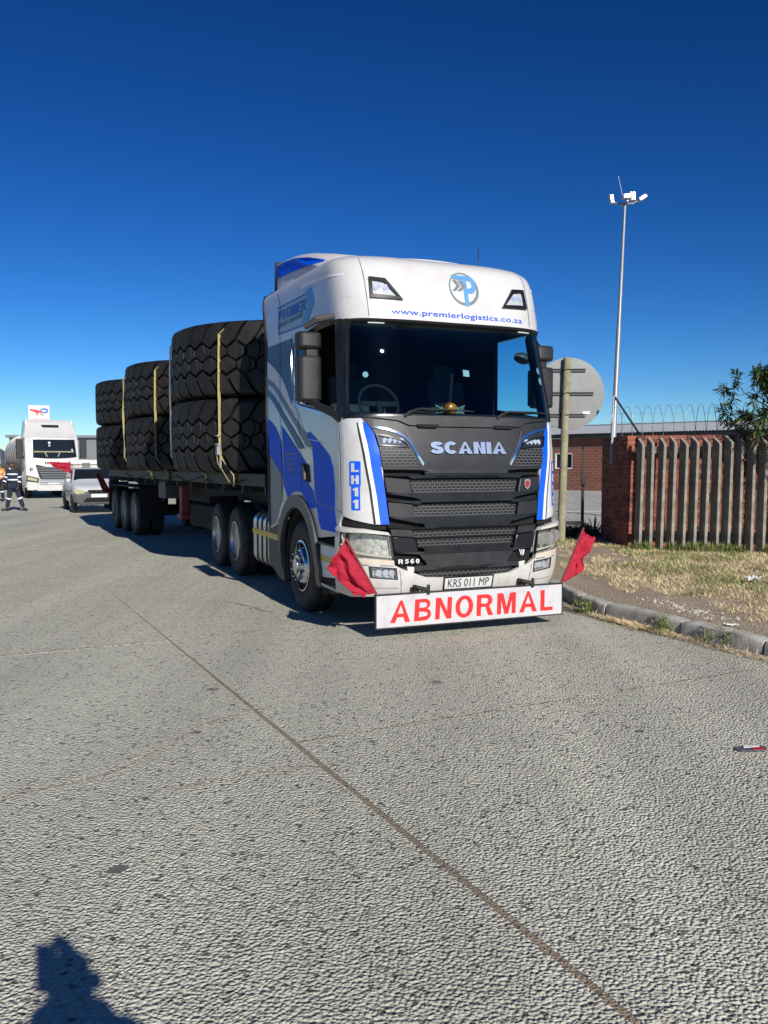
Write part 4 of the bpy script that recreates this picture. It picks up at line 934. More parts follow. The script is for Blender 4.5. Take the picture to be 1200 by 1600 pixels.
bmx = bmesh.new(); bmx.from_mesh(o.data); bmesh.ops.remove_doubles(bmx, verts=bmx.verts, dist=.0015); bmesh.ops.recalc_face_normals(bmx, faces=bmx.faces); bmx.to_mesh(o.data); bmx.free(); shade(o.data, 60)
for s in (-1, 1):     # moulded groove line along the roof side
    g = [(-3.6, 3.46), (-3.1, 3.54), (-2.5, 3.585), (-1.9, 3.60), (-1.35, 3.60)]
    g = TR['groove'] if False else [(x, y) for x, y in TR['groove']]
    panel('roof_groove', [g if s < 0 else mir(g)], cab_pt, M['grey_l'], truck, -.004, .006)
# inside of the cab
mb = MB(); mb.b2((-1.1, .75, 1.55), (1.1, 2.42, 1.6)); mb.b2((-1.12, 2.38, 1.6), (1.12, 2.42, 3.25)); mb.b2((-1.08, .60, 3.22), (1.08, 2.4, 3.25)); mb.build('cab_inner', M['interior'], truck)
mb = MB(); mb.prism([(.26, 1.75), (.24, 2.09), (.34, 2.155), (.62, 2.20), (.72, 2.12), (.80, 1.75)], 0, -1.06, 1.06); mb.build('dashboard', M['dash'], truck, bevel=.02)
for x in (-.62, .62):
    mb = MB(); mb.box((x, 1.45, 1.95), (.5, .5, .16)); mb.box((x, 1.72, 2.32), (.48, .16, .68), rx=-.12); mb.box((x, 1.78, 2.75), (.26, .10, .2)); mb.build('seat', M['seat'], truck, bevel=.05)
mb = MB(); cc = Vector((-.62, .82, 2.30)); mb.tube([cc+Vector((.22*math.cos(a), .22*math.sin(a)*.42, .22*math.sin(a)*.9)) for a in [k*math.pi/12 for k in range(25)]], .016, 6); mb.tube([cc, cc+Vector((0, -.1, -.25))], .03, 6); mb.box(cc, (.40, .02, .05)); mb.build('steering_wheel', M['interior'], truck)
mb = MB(); mb.prism([(-.075, 0), (.075, 0), (.06, .14), (-.06, .14)], 1, .50, .56); o = mb.build('phone_mount', M['hole'], truck); o.location = (-.02, 0, 2.16)
mb = MB(); mb.lathe([(.06, 0), (.065, .05), (.05, .09), (.02, .105)], 16, 'Y', (0, 0, 0)); o = mb.build('beacon_lamp', M['amber'], truck, smooth=True, loc=(-.01, .40, 2.235)); o.rotation_euler = (0, 0, R(180))
mb = MB()
for sx_ in (-1, 1):
    for a in range(5):
        t_ = a/4; mb.tube([(-.01+sx_*.06, .38, 2.22), (-.01+sx_*(.12+.05*math.sin(a*1.9)), .37, 2.20+.07*t_), (-.01+sx_*(.16-.03*t_), .38, 2.19+.03*t_), (-.01+sx_*.07, .38, 2.20)], .007, 4)
mb.build('bow', mat('pale_green_ribbon', (.30, .38, .28), .7), truck)
mb = MB(); mb.b2((1.06, 1.34, 1.6), (1.12, 2.4, 3.22)); mb.b2((-1.12, 1.6, 1.6), (-1.06, 2.4, 3.22)); mb.build('side_curtain', M['interior'], truck)
panel('inner_pillar', [mir([(-1.45, 3.09), (-1.31, 3.09), (-1.33, 2.16), (-1.45, 2.17)])], cab_pt, M['interior'], truck, -.05, .02)
# glazing
panel('windscreen', [WS], cab_pt, M['glass_w'], truck, -.012, .006, res=(.08, .3))
panel('windscreen_surround', [WSH, WS], cab_pt, M['black_g'], truck, -.015, .012, res=(.06, .2))
panel('rubber_seal', [[(-1.20, 3.092), (0, 3.09), (1.20, 3.092), (1.2, 3.075), (0, 3.072), (-1.2, 3.075)]], cab_pt, M['black_p'], truck, 0, .008)
QW = [(-2.79, 2.6), (-2.80, 2.85), (-2.77, 3.02), (-2.70, 3.10), (-2.42, 3.105), (-2.42, 2.325), (-2.533, 2.34), (-2.70, 2.42)]
panel('side_pane', [QW], cab_pt, M['glass_s'], truck, -.025, .004)
panel('side_pane', [mir(SW)], cab_pt, M['glass_s'], truck, -.025, .004)
for sg in (0, 1):
    rim_ = [(x*1, y) for x, y in SW]; cx = sum(p[0] for p in SW)/len(SW); cy = sum(p[1] for p in SW)/len(SW)
    big_ = [(cx+(x-cx)*1.035, cy+(y-cy)*1.05) for x, y in SW]
    panel('window_seal', [big_, SW] if not sg else [mir(big_), mir(SW)], cab_pt, M['black_p'], truck, -.002, .008)
mb = MB(); mb.tube([Vector(cab_pt(s, w, .012)) for s, w in ((-2.82, 3.0), (-2.84, 2.85), (-2.83, 2.6), (-2.76, 2.42), (-2.70, 2.37), (-2.55, 2.315), (-2.078, 2.245), (-1.45, 2.15))], .008, 5); mb.build('window_trim', M['chrome'], truck, smooth=True)
both('pillar_cover', [(-1.36, 3.10), (-1.19, 3.10), (-1.205, 2.16), (-1.23, 2.115), (-1.34, 2.13), (-1.35, 2.5)], M['black_g'], .001, .012)
# side wraps
def deco(lp, m, off=.0015, name='decal_stripe'): 
    both(name, lp, m, off, .0015, res=(.12, .3))
deco([(-3.965, 3.155), (-2.85, 3.13), (-2.85, 2.6), (-2.80, 2.45), (-2.88, 2.36), (-3.168, 2.62), (-3.314, 2.716), (-3.62, 2.865), (-3.965, 2.99)], M['teal'])
deco([(-3.965, 2.985), (-3.62, 2.86), (-3.314, 2.711), (-3.168, 2.615), (-2.88, 2.355), (-2.6, 2.25), (-2.45, 2.02), (-2.20, 1.80), (-2.40, 1.852), (-2.735, 2.081), (-3.071, 2.286), (-3.395, 2.472), (-3.665, 2.61), (-3.965, 2.69)], M['grey_l'])
deco(TR['grey1'], M['grey_v'], .004)
deco(TR['grey2'], M['teal'], .0065)
deco([(-3.965, 2.24), (-3.8, 2.20), (-3.582, 2.105), (-3.387, 1.93), (-3.36, 1.45), (-3.454, 1.554), (-3.965, 1.806)], M['blue_s'], .004)
deco([(-3.33, 2.125), (-3.075, 2.0), (-2.634, 1.775), (-2.40, 1.66), (-2.36, 1.45), (-2.2, 1.38), (-2.10, 1.20), (-2.35, 1.19)]+arc(HS, HWZ, .84, 72, 118, 8)+[(-3.33, 1.42)], M['blue_s'], .004)
deco(TR['blue_front'][:-4]+[(-1.955, .99), (-2.03, 1.06), (-2.155, 1.379), (-2.177, 1.639), (-2.211, 1.872)], M['blue_s'], .0015)
deco([(-3.965, 1.80), (-3.46, 1.55), (-3.36, 1.44), (-3.42, 1.25), (-3.60, 1.06), (-3.70, .95), (-3.965, .88)], M['grey_v'], .0015)
def seam(pts, w=.005, m='black_p', name='panel_gap', off=.0085):
    L, Rr = [], []
    for i, p in enumerate(pts):
        a, b = Vector(pts[max(0, i-1)]), Vector(pts[min(len(pts)-1, i+1)]); d = (b-a).normalized(); nn_ = Vector((-d.y, d.x))*w
        L.append((p[0]+nn_.x, p[1]+nn_.y)); Rr.append((p[0]-nn_.x, p[1]-nn_.y))
    both(name, L+Rr[::-1], M[m], off, .0015, res=(.15, .3))
seam([(-3.30, 3.62), (-3.22, 3.45), (-3.33, 3.28), (-3.34, 3.15), (-3.36, 2.3), (-3.43, 1.6), (-3.40, 1.2)], .006)
seam([(-2.84, 3.16), (-2.87, 2.8), (-2.86, 2.5), (-2.62, 2.20), (-2.60, 1.4)], .004)
seam([(-1.34, 2.12), (-1.35, 1.72), (-1.345, 1.175)], .0045)
seam([(-3.39, 1.88), (-2.61, 1.865)], .003); seam([(-3.42, 1.555), (-2.62, 1.55)], .003)
seam([(-2.6, 1.32), (-2.2, 1.28), (-1.34, 1.2)], .004, 'grey_v', 'door_crease', .0035)
seam([(-2.6, 1.06+.9), (-1.9, 1.9), (-1.34, 1.83)], .004, 'grey_l', 'door_crease', .0035)
both('door_handle_recess', [(-2.57, 1.68), (-2.33, 1.66), (-2.29, 1.47), (-2.55, 1.49)], M['hole'], .007, .003)
both('door_handle', [(-2.50, 1.655), (-2.44, 1.65), (-2.42, 1.50), (-2.48, 1.50)], M['plastic_l'], .012, .02)
both('fin_edge', [(-3.965, 3.55), (-4.02, 3.5), (-4.03, .95), (-3.965, .9)], M['rubber'], -.02, .035)
both('fin_edge', [(-3.965, 3.70), (-3.965, 3.55), (-4.02, 3.5), (-4.0, 3.70)], M['rubber'], -.02, .035)
bmh = bmesh.new(); rgh = random.Random(5)
for row, (a, b) in enumerate(((-3.25, -2.80), (-3.20, -2.84), (-3.16, -2.88), (-3.13, -2.90))):
    x = a
    while x < b:
        w_ = rgh.uniform(.012, .03); y = 1.80-row*.058; vs_ = [bmh.verts.new(q) for q in ((x, y-.03, 0), (x+w_, y-.03, 0), (x+w_, y, 0), (x, y, 0))]; bmh.faces.new(vs_); x += w_+rgh.uniform(.008, .03)
_bend('hatch_print', bmh, cab_pt, M['grey_v'], truck, .0065, .001, (.2, .3), False)['kind'] = 'stuff'
M['pale_blue'] = mat('pale_blue_print', (.36, .44, .54), .4, spec=.3)
# logo on the side of the roof
L4 = [(-3.51, 3.50), (-2.32, 3.485), (-2.12, 3.36), (-2.32, 3.20), (-3.45, 3.235)]
SLG = TR['side_logo']
def jig(pts): return [(x, y) for x, y in pts]
both('side_logo', jig(SLG), M['pale_blue'], .0015, .0015, res=(.12, .1))
inn = [(-3.47, SLG[0][1]-.02), (SLG[1][0]-.02, SLG[1][1]-.02), (SLG[3][0]-.12, SLG[3][1]+.02), (-3.40, SLG[4][1]+.02)]
for a_, b_ in ((SLG[0], SLG[1]), (SLG[4], SLG[3])):
    both('logo_border', [a_, b_, (b_[0], b_[1]-.014), (a_[0], a_[1]-.014)], M['midblue'], .004, .0015, res=(.12, .1))
both('logo_border', [SLG[0], (SLG[0][0]+.02, SLG[0][1]), (SLG[4][0]+.02, SLG[4][1]), SLG[4]], M['midblue'], .004, .0015, res=(.12, .1))
both('logo_arrow', TR['side_arrow'], M['ltblue'], .004, .0015, res=(.12, .1))
q = TR['side_premier']; text2('logo_lettering', 'PREMIER', q, cab_pt, M['midblue'], truck, .0065, .0015, t=.24)
text2('logo_lettering', 'PREMIER', [(-q[1][0], q[1][1]), (-q[0][0], q[0][1]), (-q[3][0], q[3][1]), (-q[2][0], q[2][1])], cab_pt, M['midblue'], truck, .0065, .0015, t=.24)
q = TR['side_logi']; text('logo_lettering', 'LOGISTIC SOLUTIONS', q, cab_pt, M['teal'], truck, .0065, .0015)
text('logo_lettering', 'LOGISTIC SOLUTIONS', [(-q[1][0], q[1][1]), (-q[0][0], q[0][1]), (-q[3][0], q[3][1]), (-q[2][0], q[2][1])], cab_pt, M['teal'], truck, .0065, .0015)
# front roof: lettering, round logo, lamps
text('web_address', 'www.premierlogistics.co.za', [(-.728, 3.20), (.85, 3.20), (.85, 3.128), (-.728, 3.128)], cab_pt, M['blue'], truck, .001, .0015, bold=.008)
LC = (.148, 3.421)
def circ(cx, cy, r, n=40): return [(cx+r*math.cos(2*math.pi*i/n), cy+r*math.sin(2*math.pi*i/n)*.85) for i in range(n)]
panel('round_logo_ring', [circ(*LC, .178), circ(LC[0]-.006, LC[1]+.006, .155)], cab_pt, M['grey_v'], truck, .001, .0015)
def pm(p): return [(LC[0]+x*.18, LC[1]+y*.152) for x, y in p]
panel('logo_letter', [pm([(-.05, -1.02), (.22, -1.02), (.22, -.25)]+[(.42+.42*math.cos(R(a)), .28+.53*math.sin(R(a))) for a in range(-90, 91, 15)]+[(-.72, .81), (-.62, .55), (-.05, .55)]), pm([(.22, .05)]+[(.36+.20*math.cos(R(a)), .28+.24*math.sin(R(a))) for a in range(-90, 91, 30)]+[(.22, .52)])], cab_pt, M['ltblue'], truck, .003, .0015)
panel('logo_chevron', [pm([(-.70, .5), (-.45, .5), (-.22, .15), (-.55, -.15), (-.80, -.15), (-.48, .15)])], cab_pt, M['grey_v'], truck, .003, .0015)
panel('logo_chevron', [pm([(-.36, .5), (-.10, .5), (.12, .15), (-.22, -.15), (-.47, -.15), (-.13, .15)])], cab_pt, M['grey_v'], truck, .003, .0015)
def lamp(name, house, lens, hm, leds=0, off=0, rimm='black_g', lensm='lens', mirror=True):
    for sg in ((0, 1) if mirror else (0,)):
        H_ = mir(house) if sg else house; L_ = mir(lens) if sg else lens
        b = panel(name, [H_, L_], cab_pt, M[rimm], truck, off, .018)
        panel('reflector', [L_], cab_pt, M[hm], b, off-.035, .006, res=(.05, .05))
        panel('lens', [L_], cab_pt, M[lensm], b, off+.004, .006)
        if leds:
            cx = sum(p[0] for p in L_)/len(L_); cy = sum(p[1] for p in L_)/len(L_); mb = MB()
            for k in range(leds):
                t_ = (k+.5)/leds-.5; p = cab_pt(cx+t_*(max(x for x, y in L_)-min(x for x, y in L_))*.72, cy, off-.012)
                r_ = .5*(max(y for x, y in L_)-min(y for x, y in L_))*.55; mb.lathe([(r_, -.012), (r_*.9, .0), (r_*.4, .012), (.002, .016)], 14, 'Y', p)
            o = mb.build('projector', M['chrome_l'], b, smooth=True)
    return b
lamp('roof_lamp', TR['roof_lamp'], TR['roof_lamp_glass'], 'refl', 2, .006)
panel('roof_marker', [[(-.97, 3.062), (-.80, 3.06), (-.80, 3.048), (-.97, 3.05)]], cab_pt, M['paper'], truck, 0, .006); panel('roof_marker', [[(.80, 3.06), (.97, 3.062), (.97, 3.05), (.80, 3.048)]], cab_pt, M['paper'], truck, 0, .006)
mb = MB(); mb.lathe([(.045, 0), (.03, .02), (.012, .03)], 12, 'Z', (.66, 1.0, 3.80)); mb.tube([(.66, 1.0, 3.82), (.66, .99, 3.95), (.64, .96, 4.08)], [.008, .006, .004], 6); mb.build('antenna', M['black_p'], truck)
seam([(-1.0, 3.66), (-.975, 3.5), (-.96, 3.12)], .003, 'grey_v')
seam([(-.745, .635), (-.735, .52), (-.74, .405)], .003, 'chassis', off=.0355)
seam([(-1.40, .71), (-1.08, .698), (-.80, .685)], .0035, 'chassis', off=.0355)
seam([(-1.45, .60), (-1.2, .50), (-.95, .47), (-.76, .465)], .0025, 'grey_v', off=.0355)
# corner panels and stripes
both('corner_stripe', TR['stripe_blue'], M['blue'], .003, .002)
both('corner_strip', [(-1.065, 2.087), (-1.057, 2.002), (-1.03, 1.862), (-1.002, 1.649), (-.951, 1.354), (-.921, 1.087), (-.962, 1.088), (-1.002, 1.428), (-1.045, 1.666), (-1.086, 1.937), (-1.108, 2.069)], M['grey_l'], .003, .002)
both('corner_gap', TR['stripe_line'], M['chassis'], .0005, .002)
for sg in (-1, 1):
    for k, ch in enumerate('LH11'):
        cy = 1.693-.1175*k; sA, sB = (-1.208, -1.120); 
        qd = [(sA, cy-.006), (sB, cy-.006), (sB, cy-.112), (sA, cy-.112)]
        if ch == '1': qd = [(sA+.018, cy-.006), (sB-.008, cy-.006), (sB-.008, cy-.112), (sA+.018, cy-.112)]
        if sg > 0: qd = [(-qd[1][0], qd[1][1]), (-qd[0][0], qd[0][1]), (-qd[3][0], qd[3][1]), (-qd[2][0], qd[2][1])]
        cx = (qd[0][0]+qd[1][0])/2; cyy = (qd[0][1]+qd[2][1])/2
        panel('fleet_number', [rrect(min(q[0] for q in qd)-.016, qd[2][1]-.008, max(q[0] for q in qd)+.016, qd[0][1]+.008, .012)], cab_pt, M['blue'], truck, .001, .0015)
        text2('fleet_number', ch, [(cx+(x-cx)*.92, cyy+(y-cyy)*.80) for x, y in qd], cab_pt, M['white'], truck, .0028, .0015, t=.26)
# bonnet / front panel
BO = [(-1.055, 2.118), (-.734, 2.10), (0, 2.085), (.734, 2.10), (1.055, 2.118), (.99, 2.03), (.955, 1.97), (.93, 1.88), (.90, 1.70), (.885, 1.615), (0, 1.610), (-.885, 1.615), (-.90, 1.70), (-.93, 1.88), (-.955, 1.97), (-.99, 2.03)]
panel('front_panel', [BO], cab_pt, M['bonnet'], truck, .006, .014, res=(.08, .12))
panel('wiper_cowl', [[(-1.05, 2.128), (0, 2.14), (1.05, 2.128), (.72, 2.088), (.62, 2.045), (.30, 2.035), (-.30, 2.035), (-.62, 2.045), (-.72, 2.088)]], cab_pt, M['plastic'], truck, .022, .022, res=(.08, .1))
for s0 in (-.55, .30): panel('grab_recess', [[(s0, 2.055), (s0+.25, 2.053), (s0+.22, 2.022), (s0+.03, 2.024)]], cab_pt, M['hole'], truck, .045, .004)
both('panel_crease', [(-.66, 2.0), (-.645, 2.0), (-.50, 1.66), (-.515, 1.655)], M['plastic_l'], .021, .004)
cl = TR['chrome_line']; lo_ = [(x+.012, y+.022) for x, y in cl]
both('chrome_trim', cl+lo_[::-1], M['chrome'], .021, .010, res=(.05, .05))
lamp('daytime_lamp', TR['drl'], [(-.93, 1.945), (-.839, 1.93), (-.714, 1.897), (-.66, 1.87), (-.64, 1.838), (-.915, 1.857)], 'refl', 4, .022)
mesh_m = bpy.data.materials.new('honeycomb_mesh'); mesh_m.use_nodes = True; nn, ll = mesh_m.node_tree.nodes, mesh_m.node_tree.links
bt = nn.new('ShaderNodeTexBrick'); bt.inputs['Color1'].default_value = (.002, .002, .002, 1); bt.inputs['Color2'].default_value = (.004, .004, .004, 1); bt.inputs['Mortar'].default_value = (.085, .085, .09, 1)
bt.inputs['Scale'].default_value = 1; bt.inputs['Brick Width'].default_value = .052; bt.inputs['Row Height'].default_value = .029; bt.inputs['Mortar Size'].default_value = .006; bt.inputs['Mortar Smooth'].default_value = .3
tcn = nn.new('ShaderNodeTexCoord'); sx = nn.new('ShaderNodeSeparateXYZ'); cx = nn.new('ShaderNodeCombineXYZ'); ll.new(tcn.outputs['Object'], sx.inputs[0]); ll.new(sx.outputs[0], cx.inputs[0]); ll.new(sx.outputs[2], cx.inputs[1]); ll.new(cx.outputs[0], bt.inputs['Vector']); ll.new(bt.outputs[0], nn['Principled BSDF'].inputs['Base Color']); nn['Principled BSDF'].inputs['Roughness'].default_value = .5
bu = nn.new('ShaderNodeBump'); bu.inputs['Distance'].default_value = .01; ll.new(bt.outputs['Fac'], bu.inputs['Height']); ll.new(bu.outputs[0], nn['Principled BSDF'].inputs['Normal'])
both('cheek_mesh', TR['cheek_mesh'], mesh_m, .021, .004)
GR = [(-.905, 1.63), (0, 1.63), (.905, 1.63), (.86, 1.2), (.835, 1.05), (.77, .66), (.70, .62), (.55, .575), (.48, .545), (0, .535), (-.48, .545), (-.55, .575), (-.70, .62), (-.77, .66), (-.835, 1.05), (-.86, 1.2)]
panel('grille_back', [GR], cab_pt, M['hole'], truck, -.065, .02, res=(.1, .2))
def sym(half): return half+[(-x, y) for x, y in half[::-1]]
for lp, nm in ((sym([(-.61, 1.515), (-.565, 1.345)]), 0), (sym([(-.595, 1.275), (-.565, 1.10)]), 0), (sym([(-.60, 1.035), (-.565, .955)]), 0), (sym([(-.55, .945), (-.52, .855)]), 0), (sym([(-.51, .785), (-.49, .745)]), 0), (sym([(-.575, .672), (-.545, .60), (-.45, .555)]), 0)):
    lp = [(x, y) for x, y in lp]
    panel('grille_mesh', [lp], cab_pt, mesh_m, truck, -.040, .006, res=(.1, .3))
def bar(lp, m='black_g', off=-.05, th=.075, bev=.014, name='grille_slat'):
    o = panel(name, [lp], cab_pt, M[m], truck, off, th, res=(.12, 1)); md = o.modifiers.new('b', 'BEVEL'); md.width = bev; md.segments = 2; md.limit_method = 'ANGLE'; md.angle_limit = R(50); return o
bar(sym([(-.895, 1.625), (-.50, 1.605), (-.47, 1.595), (-.47, 1.53), (-.60, 1.525), (-.64, 1.55), (-.885, 1.555)]), off=-.04, th=.058)
bar(sym([(-.50, 1.612), (-.44, 1.60), (-.46, 1.575)]), 'plastic', .0, .03, .004)
bar(sym([(-.865, 1.385), (-.60, 1.345), (-.565, 1.335), (-.53, 1.325), (-.50, 1.295), (-.53, 1.275), (-.60, 1.285), (-.85, 1.31)]))
bar(sym([(-.835, 1.15), (-.60, 1.105), (-.565, 1.095), (-.5, 1.09), (-.47, 1.055), (-.53, 1.04), (-.60, 1.04), (-.825, 1.05)]))
bar(sym([(-.83, 1.045), (-.60, 1.03), (-.585, .985), (-.57, .95), (-.82, .97)]), 'black_g', -.04, .045) if False else None
for sg in (-1, 1):
    def S(lp): return lp if sg < 0 else mir(lp)
    bar(S([(-.885, 1.545), (-.62, 1.52), (-.585, 1.35), (-.862, 1.392)]), 'bonnet', -.035, .042, .012, 'side_pad')
    bar(S([(-.848, 1.304), (-.60, 1.28), (-.57, 1.118), (-.838, 1.158)]), 'bonnet', -.035, .042, .012, 'side_pad')
    bar(S([(-.826, 1.045), (-.61, 1.035), (-.575, .955), (-.812, .972)]), 'plastic', -.035, .036, .008, 'side_pad')
    bar(S([(-.812, .965), (-.57, .948), (-.53, .79), (-.785, .815)]), 'black_g', -.035, .042, .010, 'side_pad')
bar(sym([(-.57, .952), (-.565, .946)]), 'black_g', -.035, .04, .003)
bar(sym([(-.55, .858), (-.49, .845), (-.47, .80), (-.52, .79)]))
bar(sym([(-.785, .81), (-.53, .785), (-.50, .742), (-.47, .72), (-.45, .675), (-.62, .672), (-.65, .625), (-.69, .62), (-.765, .66)]), 'plastic', -.035, .050, .010, 'lower_panel')
text2('badge_lettering', 'SCANIA', [(-.407, 1.886), (.437, 1.886), (.437, 1.768), (-.407, 1.768)], cab_pt, M['badge'], truck, .022, .016, t=.27, gap=.07, res=(.05, .2))
text2('model_lettering', 'R560', [(-.749, .745), (-.535, .745), (-.535, .703), (-.749, .703)], cab_pt, M['grey_l'], truck, .016, .006, t=.2, gap=.3)
sh = [(.668, 1.505), (.70, 1.512), (.735, 1.505), (.74, 1.47), (.73, 1.43), (.702, 1.405), (.672, 1.43), (.664, 1.47)]
b = panel('shield_badge', [sh], cab_pt, M['chrome'], truck, .012, .008)
panel('badge_face', [[(.702+(x-.702)*.66, 1.46+(y-1.46)*.7) for x, y in sh]], cab_pt, M['flag'], b, .0205, .003)
text2('engine_badge', 'V8', [(.595, .79), (.665, .79), (.65, .73), (.61, .73)], cab_pt, M['grey_l'], truck, .016, .005)
# bumper with headlamps and fog lamps
HL = [(-1.30, 1.002), (-1.072, 1.001), (-.832, .968), (-.80, .742), (-.928, .753), (-1.093, .775), (-1.25, .805), (-1.33, .87)]
FG = [(-1.01, .676), (-.785, .655), (-.782, .562), (-1.005, .585)]
bh = [(-1.50, .40), (-1.46, .62), (-1.44, .93), (-1.41, 1.03), (-1.366, 1.06), (-1.07, 1.045), (-.856, 1.012), (-.828, .98), (-.79, .69), (-.70, .645), (-.567, .595), (-.477, .562), (-.3, .552), (0, .548)]
bot = [(0, .395), (-.74, .40), (-.99, .385), (-1.22, .37)]
half = bot[1:]+bh[:-1]
lp = half+[(0, .548)]+[(-x, y) for x, y in half[::-1]]+[(0, .395)]
panel('bumper', [lp, HL, FG, mir(HL), mir(FG)], cab_pt, M['white_b'], truck, -.01, .045, res=(.07, .1))
both('headlamp_brow', [(-1.40, 1.03), (-1.366, 1.06), (-1.07, 1.045), (-.856, 1.012), (-.835, .985), (-1.07, 1.008), (-1.30, 1.01)], M['white_b'], .03, .025)
both('bumper_stain', [(-1.09, .768), (-.80, .738), (-.792, .70), (-1.10, .715)], M['beige'], .0355, .002)
for sg in (-1, 1):
    def S(lp): return lp if sg < 0 else mir(lp)
    hl = panel('headlamp', [S(HL)], cab_pt, M['refl'], truck, -.055, .01, res=(.05, .05))
    panel('lens', [S(HL)], cab_pt, M['hazy'], hl, .022, .008, res=(.05, .1))
    mb = MB()
    for (cx_, cy_, r_) in ((-1.17, .90, .062), (-1.01, .885, .058), (-.89, .87, .045)):
        mb.lathe([(r_*1.15, -.02), (r_, .0), (r_*.8, -.012), (r_*.6, .012), (.002, .028)], 18, 'Y', cab_pt(-sg*cx_*-1 if sg < 0 else -cx_, cy_, .0))
    o = mb.build('projector', M['chrome_l'], hl, smooth=True)
    panel('light_bar', [S([(-1.27, .815), (-1.08, .79), (-.81, .76), (-.805, .775), (-1.08, .808), (-1.26, .84)])], cab_pt, M['white_b'], hl, -.01, .012)
    panel('lamp_frame', [S([(-1.33, 1.012), (-1.07, 1.012), (-.825, .978), (-.79, .735), (-.928, .745), (-1.093, .766), (-1.26, .795), (-1.345, .865)]), S(HL)], cab_pt, M['black_g'], hl, .012, .0245)
    fg = panel('fog_lamp', [S(FG)], cab_pt, M['refl'], truck, -.03, .01); panel('lens', [S(FG)], cab_pt, M['lens'], fg, .024, .006)
    mb = MB()
    for cx_ in (-.95, -.88, -.82): mb.lathe([(.034, -.01), (.03, .006), (.002, .014)], 12, 'Y', cab_pt(cx_ if sg < 0 else -cx_, .618, .0))
    mb.build('projector', M['chrome_l'], fg, smooth=True)
    panel('lamp_frame', [S([(-1.035, .688), (-.772, .664), (-.768, .55), (-1.03, .575)]), S(FG)], cab_pt, M['plastic'], fg, .0355, .004)
    # dark gap over the headlamp
    panel('gap_panel', [S([(-1.42, 1.08), (-1.33, 1.155), (-.96, 1.09), (-.86, 1.09), (-.86, 1.03), (-1.37, 1.07)])], cab_pt, M['hole'], truck, -.03, .01)
    # torn strip of white above lower grille end
    panel('torn_trim', [S([(-.665, .675), (-.60, .668), (-.59, .66), (-.60, .60), (-.66, .625)])], cab_pt, M['white_b'], truck, .017, .006)
    # towing pins in the bumper
    p = Vector(cab_pt(sg*.60, .475, .03)); mb = MB(); mb.tube([p+Vector((0, .0, .0)), p+Vector((0, -.10, 0)), p+Vector((.09, -.14, -.02))], .022, 8); mb.tube([p+Vector((.09, -.14, .03)), p+Vector((.09, -.14, -.06))], .016, 6); mb.tube([p+Vector((0, -.07, 0)), p+Vector((0, -.09, -.14))], .016, 6); mb.build('tow_pin', M['chassis'], truck)
# number plate
b = panel('number_plate', [[(-.275, .545), (.275, .545), (.275, .428), (-.275, .428)]], cab_pt, M['plate_y'], truck, .036, .008)
panel('plate_frame', [[(-.287, .556), (.287, .556), (.287, .418), (-.287, .418)], [(-.272, .542), (.272, .542), (.272, .431), (-.272, .431)]], cab_pt, M['black_g'], b, .0365, .0105)
text('plate_lettering', 'KRS 011 MP', [(-.235, .528), (.235, .528), (.235, .446), (-.235, .446)], cab_pt, M['black_l'], b, .0445, .002)
# wipers
for pts in ([(-.66, 2.125), (-.60, 2.17), (-.50, 2.205), (-.1, 2.20), (.10, 2.19)], [(.36, 2.12), (.42, 2.165), (.50, 2.195), (.8, 2.20), (1.08, 2.195)]):
    mb = MB(); mb.tube([cab_pt(s, w, .045) for s, w in pts], [.018, .016, .012, .009, .006], 6); mb.tube([cab_pt(pts[1][0]+.05+k*.16, 2.172+.008*k, .012) for k in range(4)], .008, 5); mb.build('wiper', M['plastic'], truck)
# licence discs and stickers in the windscreen
for (s_, w_, r_) in ((1.10, 2.66, .036), (1.115, 2.55, .04)): panel('licence_disc', [[(s_+r_*math.cos(a*.5236), w_+r_*math.sin(a*.5236)) for a in range(12)]], cab_pt, M['plate_y'], truck, -.02, .003)
panel('sticker', [[(.06, 2.62), (.13, 2.615), (.13, 2.55), (.06, 2.555)]], cab_pt, M['plate_y'], truck, -.02, .003)
mb = MB(); mb.box((.02, .42, 2.42), (.03, .03, .36), ry=.08); mb.build('camera_stalk', M['hole'], truck)
panel('sticker', [[(-1.01+.03*math.cos(a*.5236), 2.54+.03*math.sin(a*.5236)) for a in range(12)]], cab_pt, M['plate_y'], truck, -.02, .003)
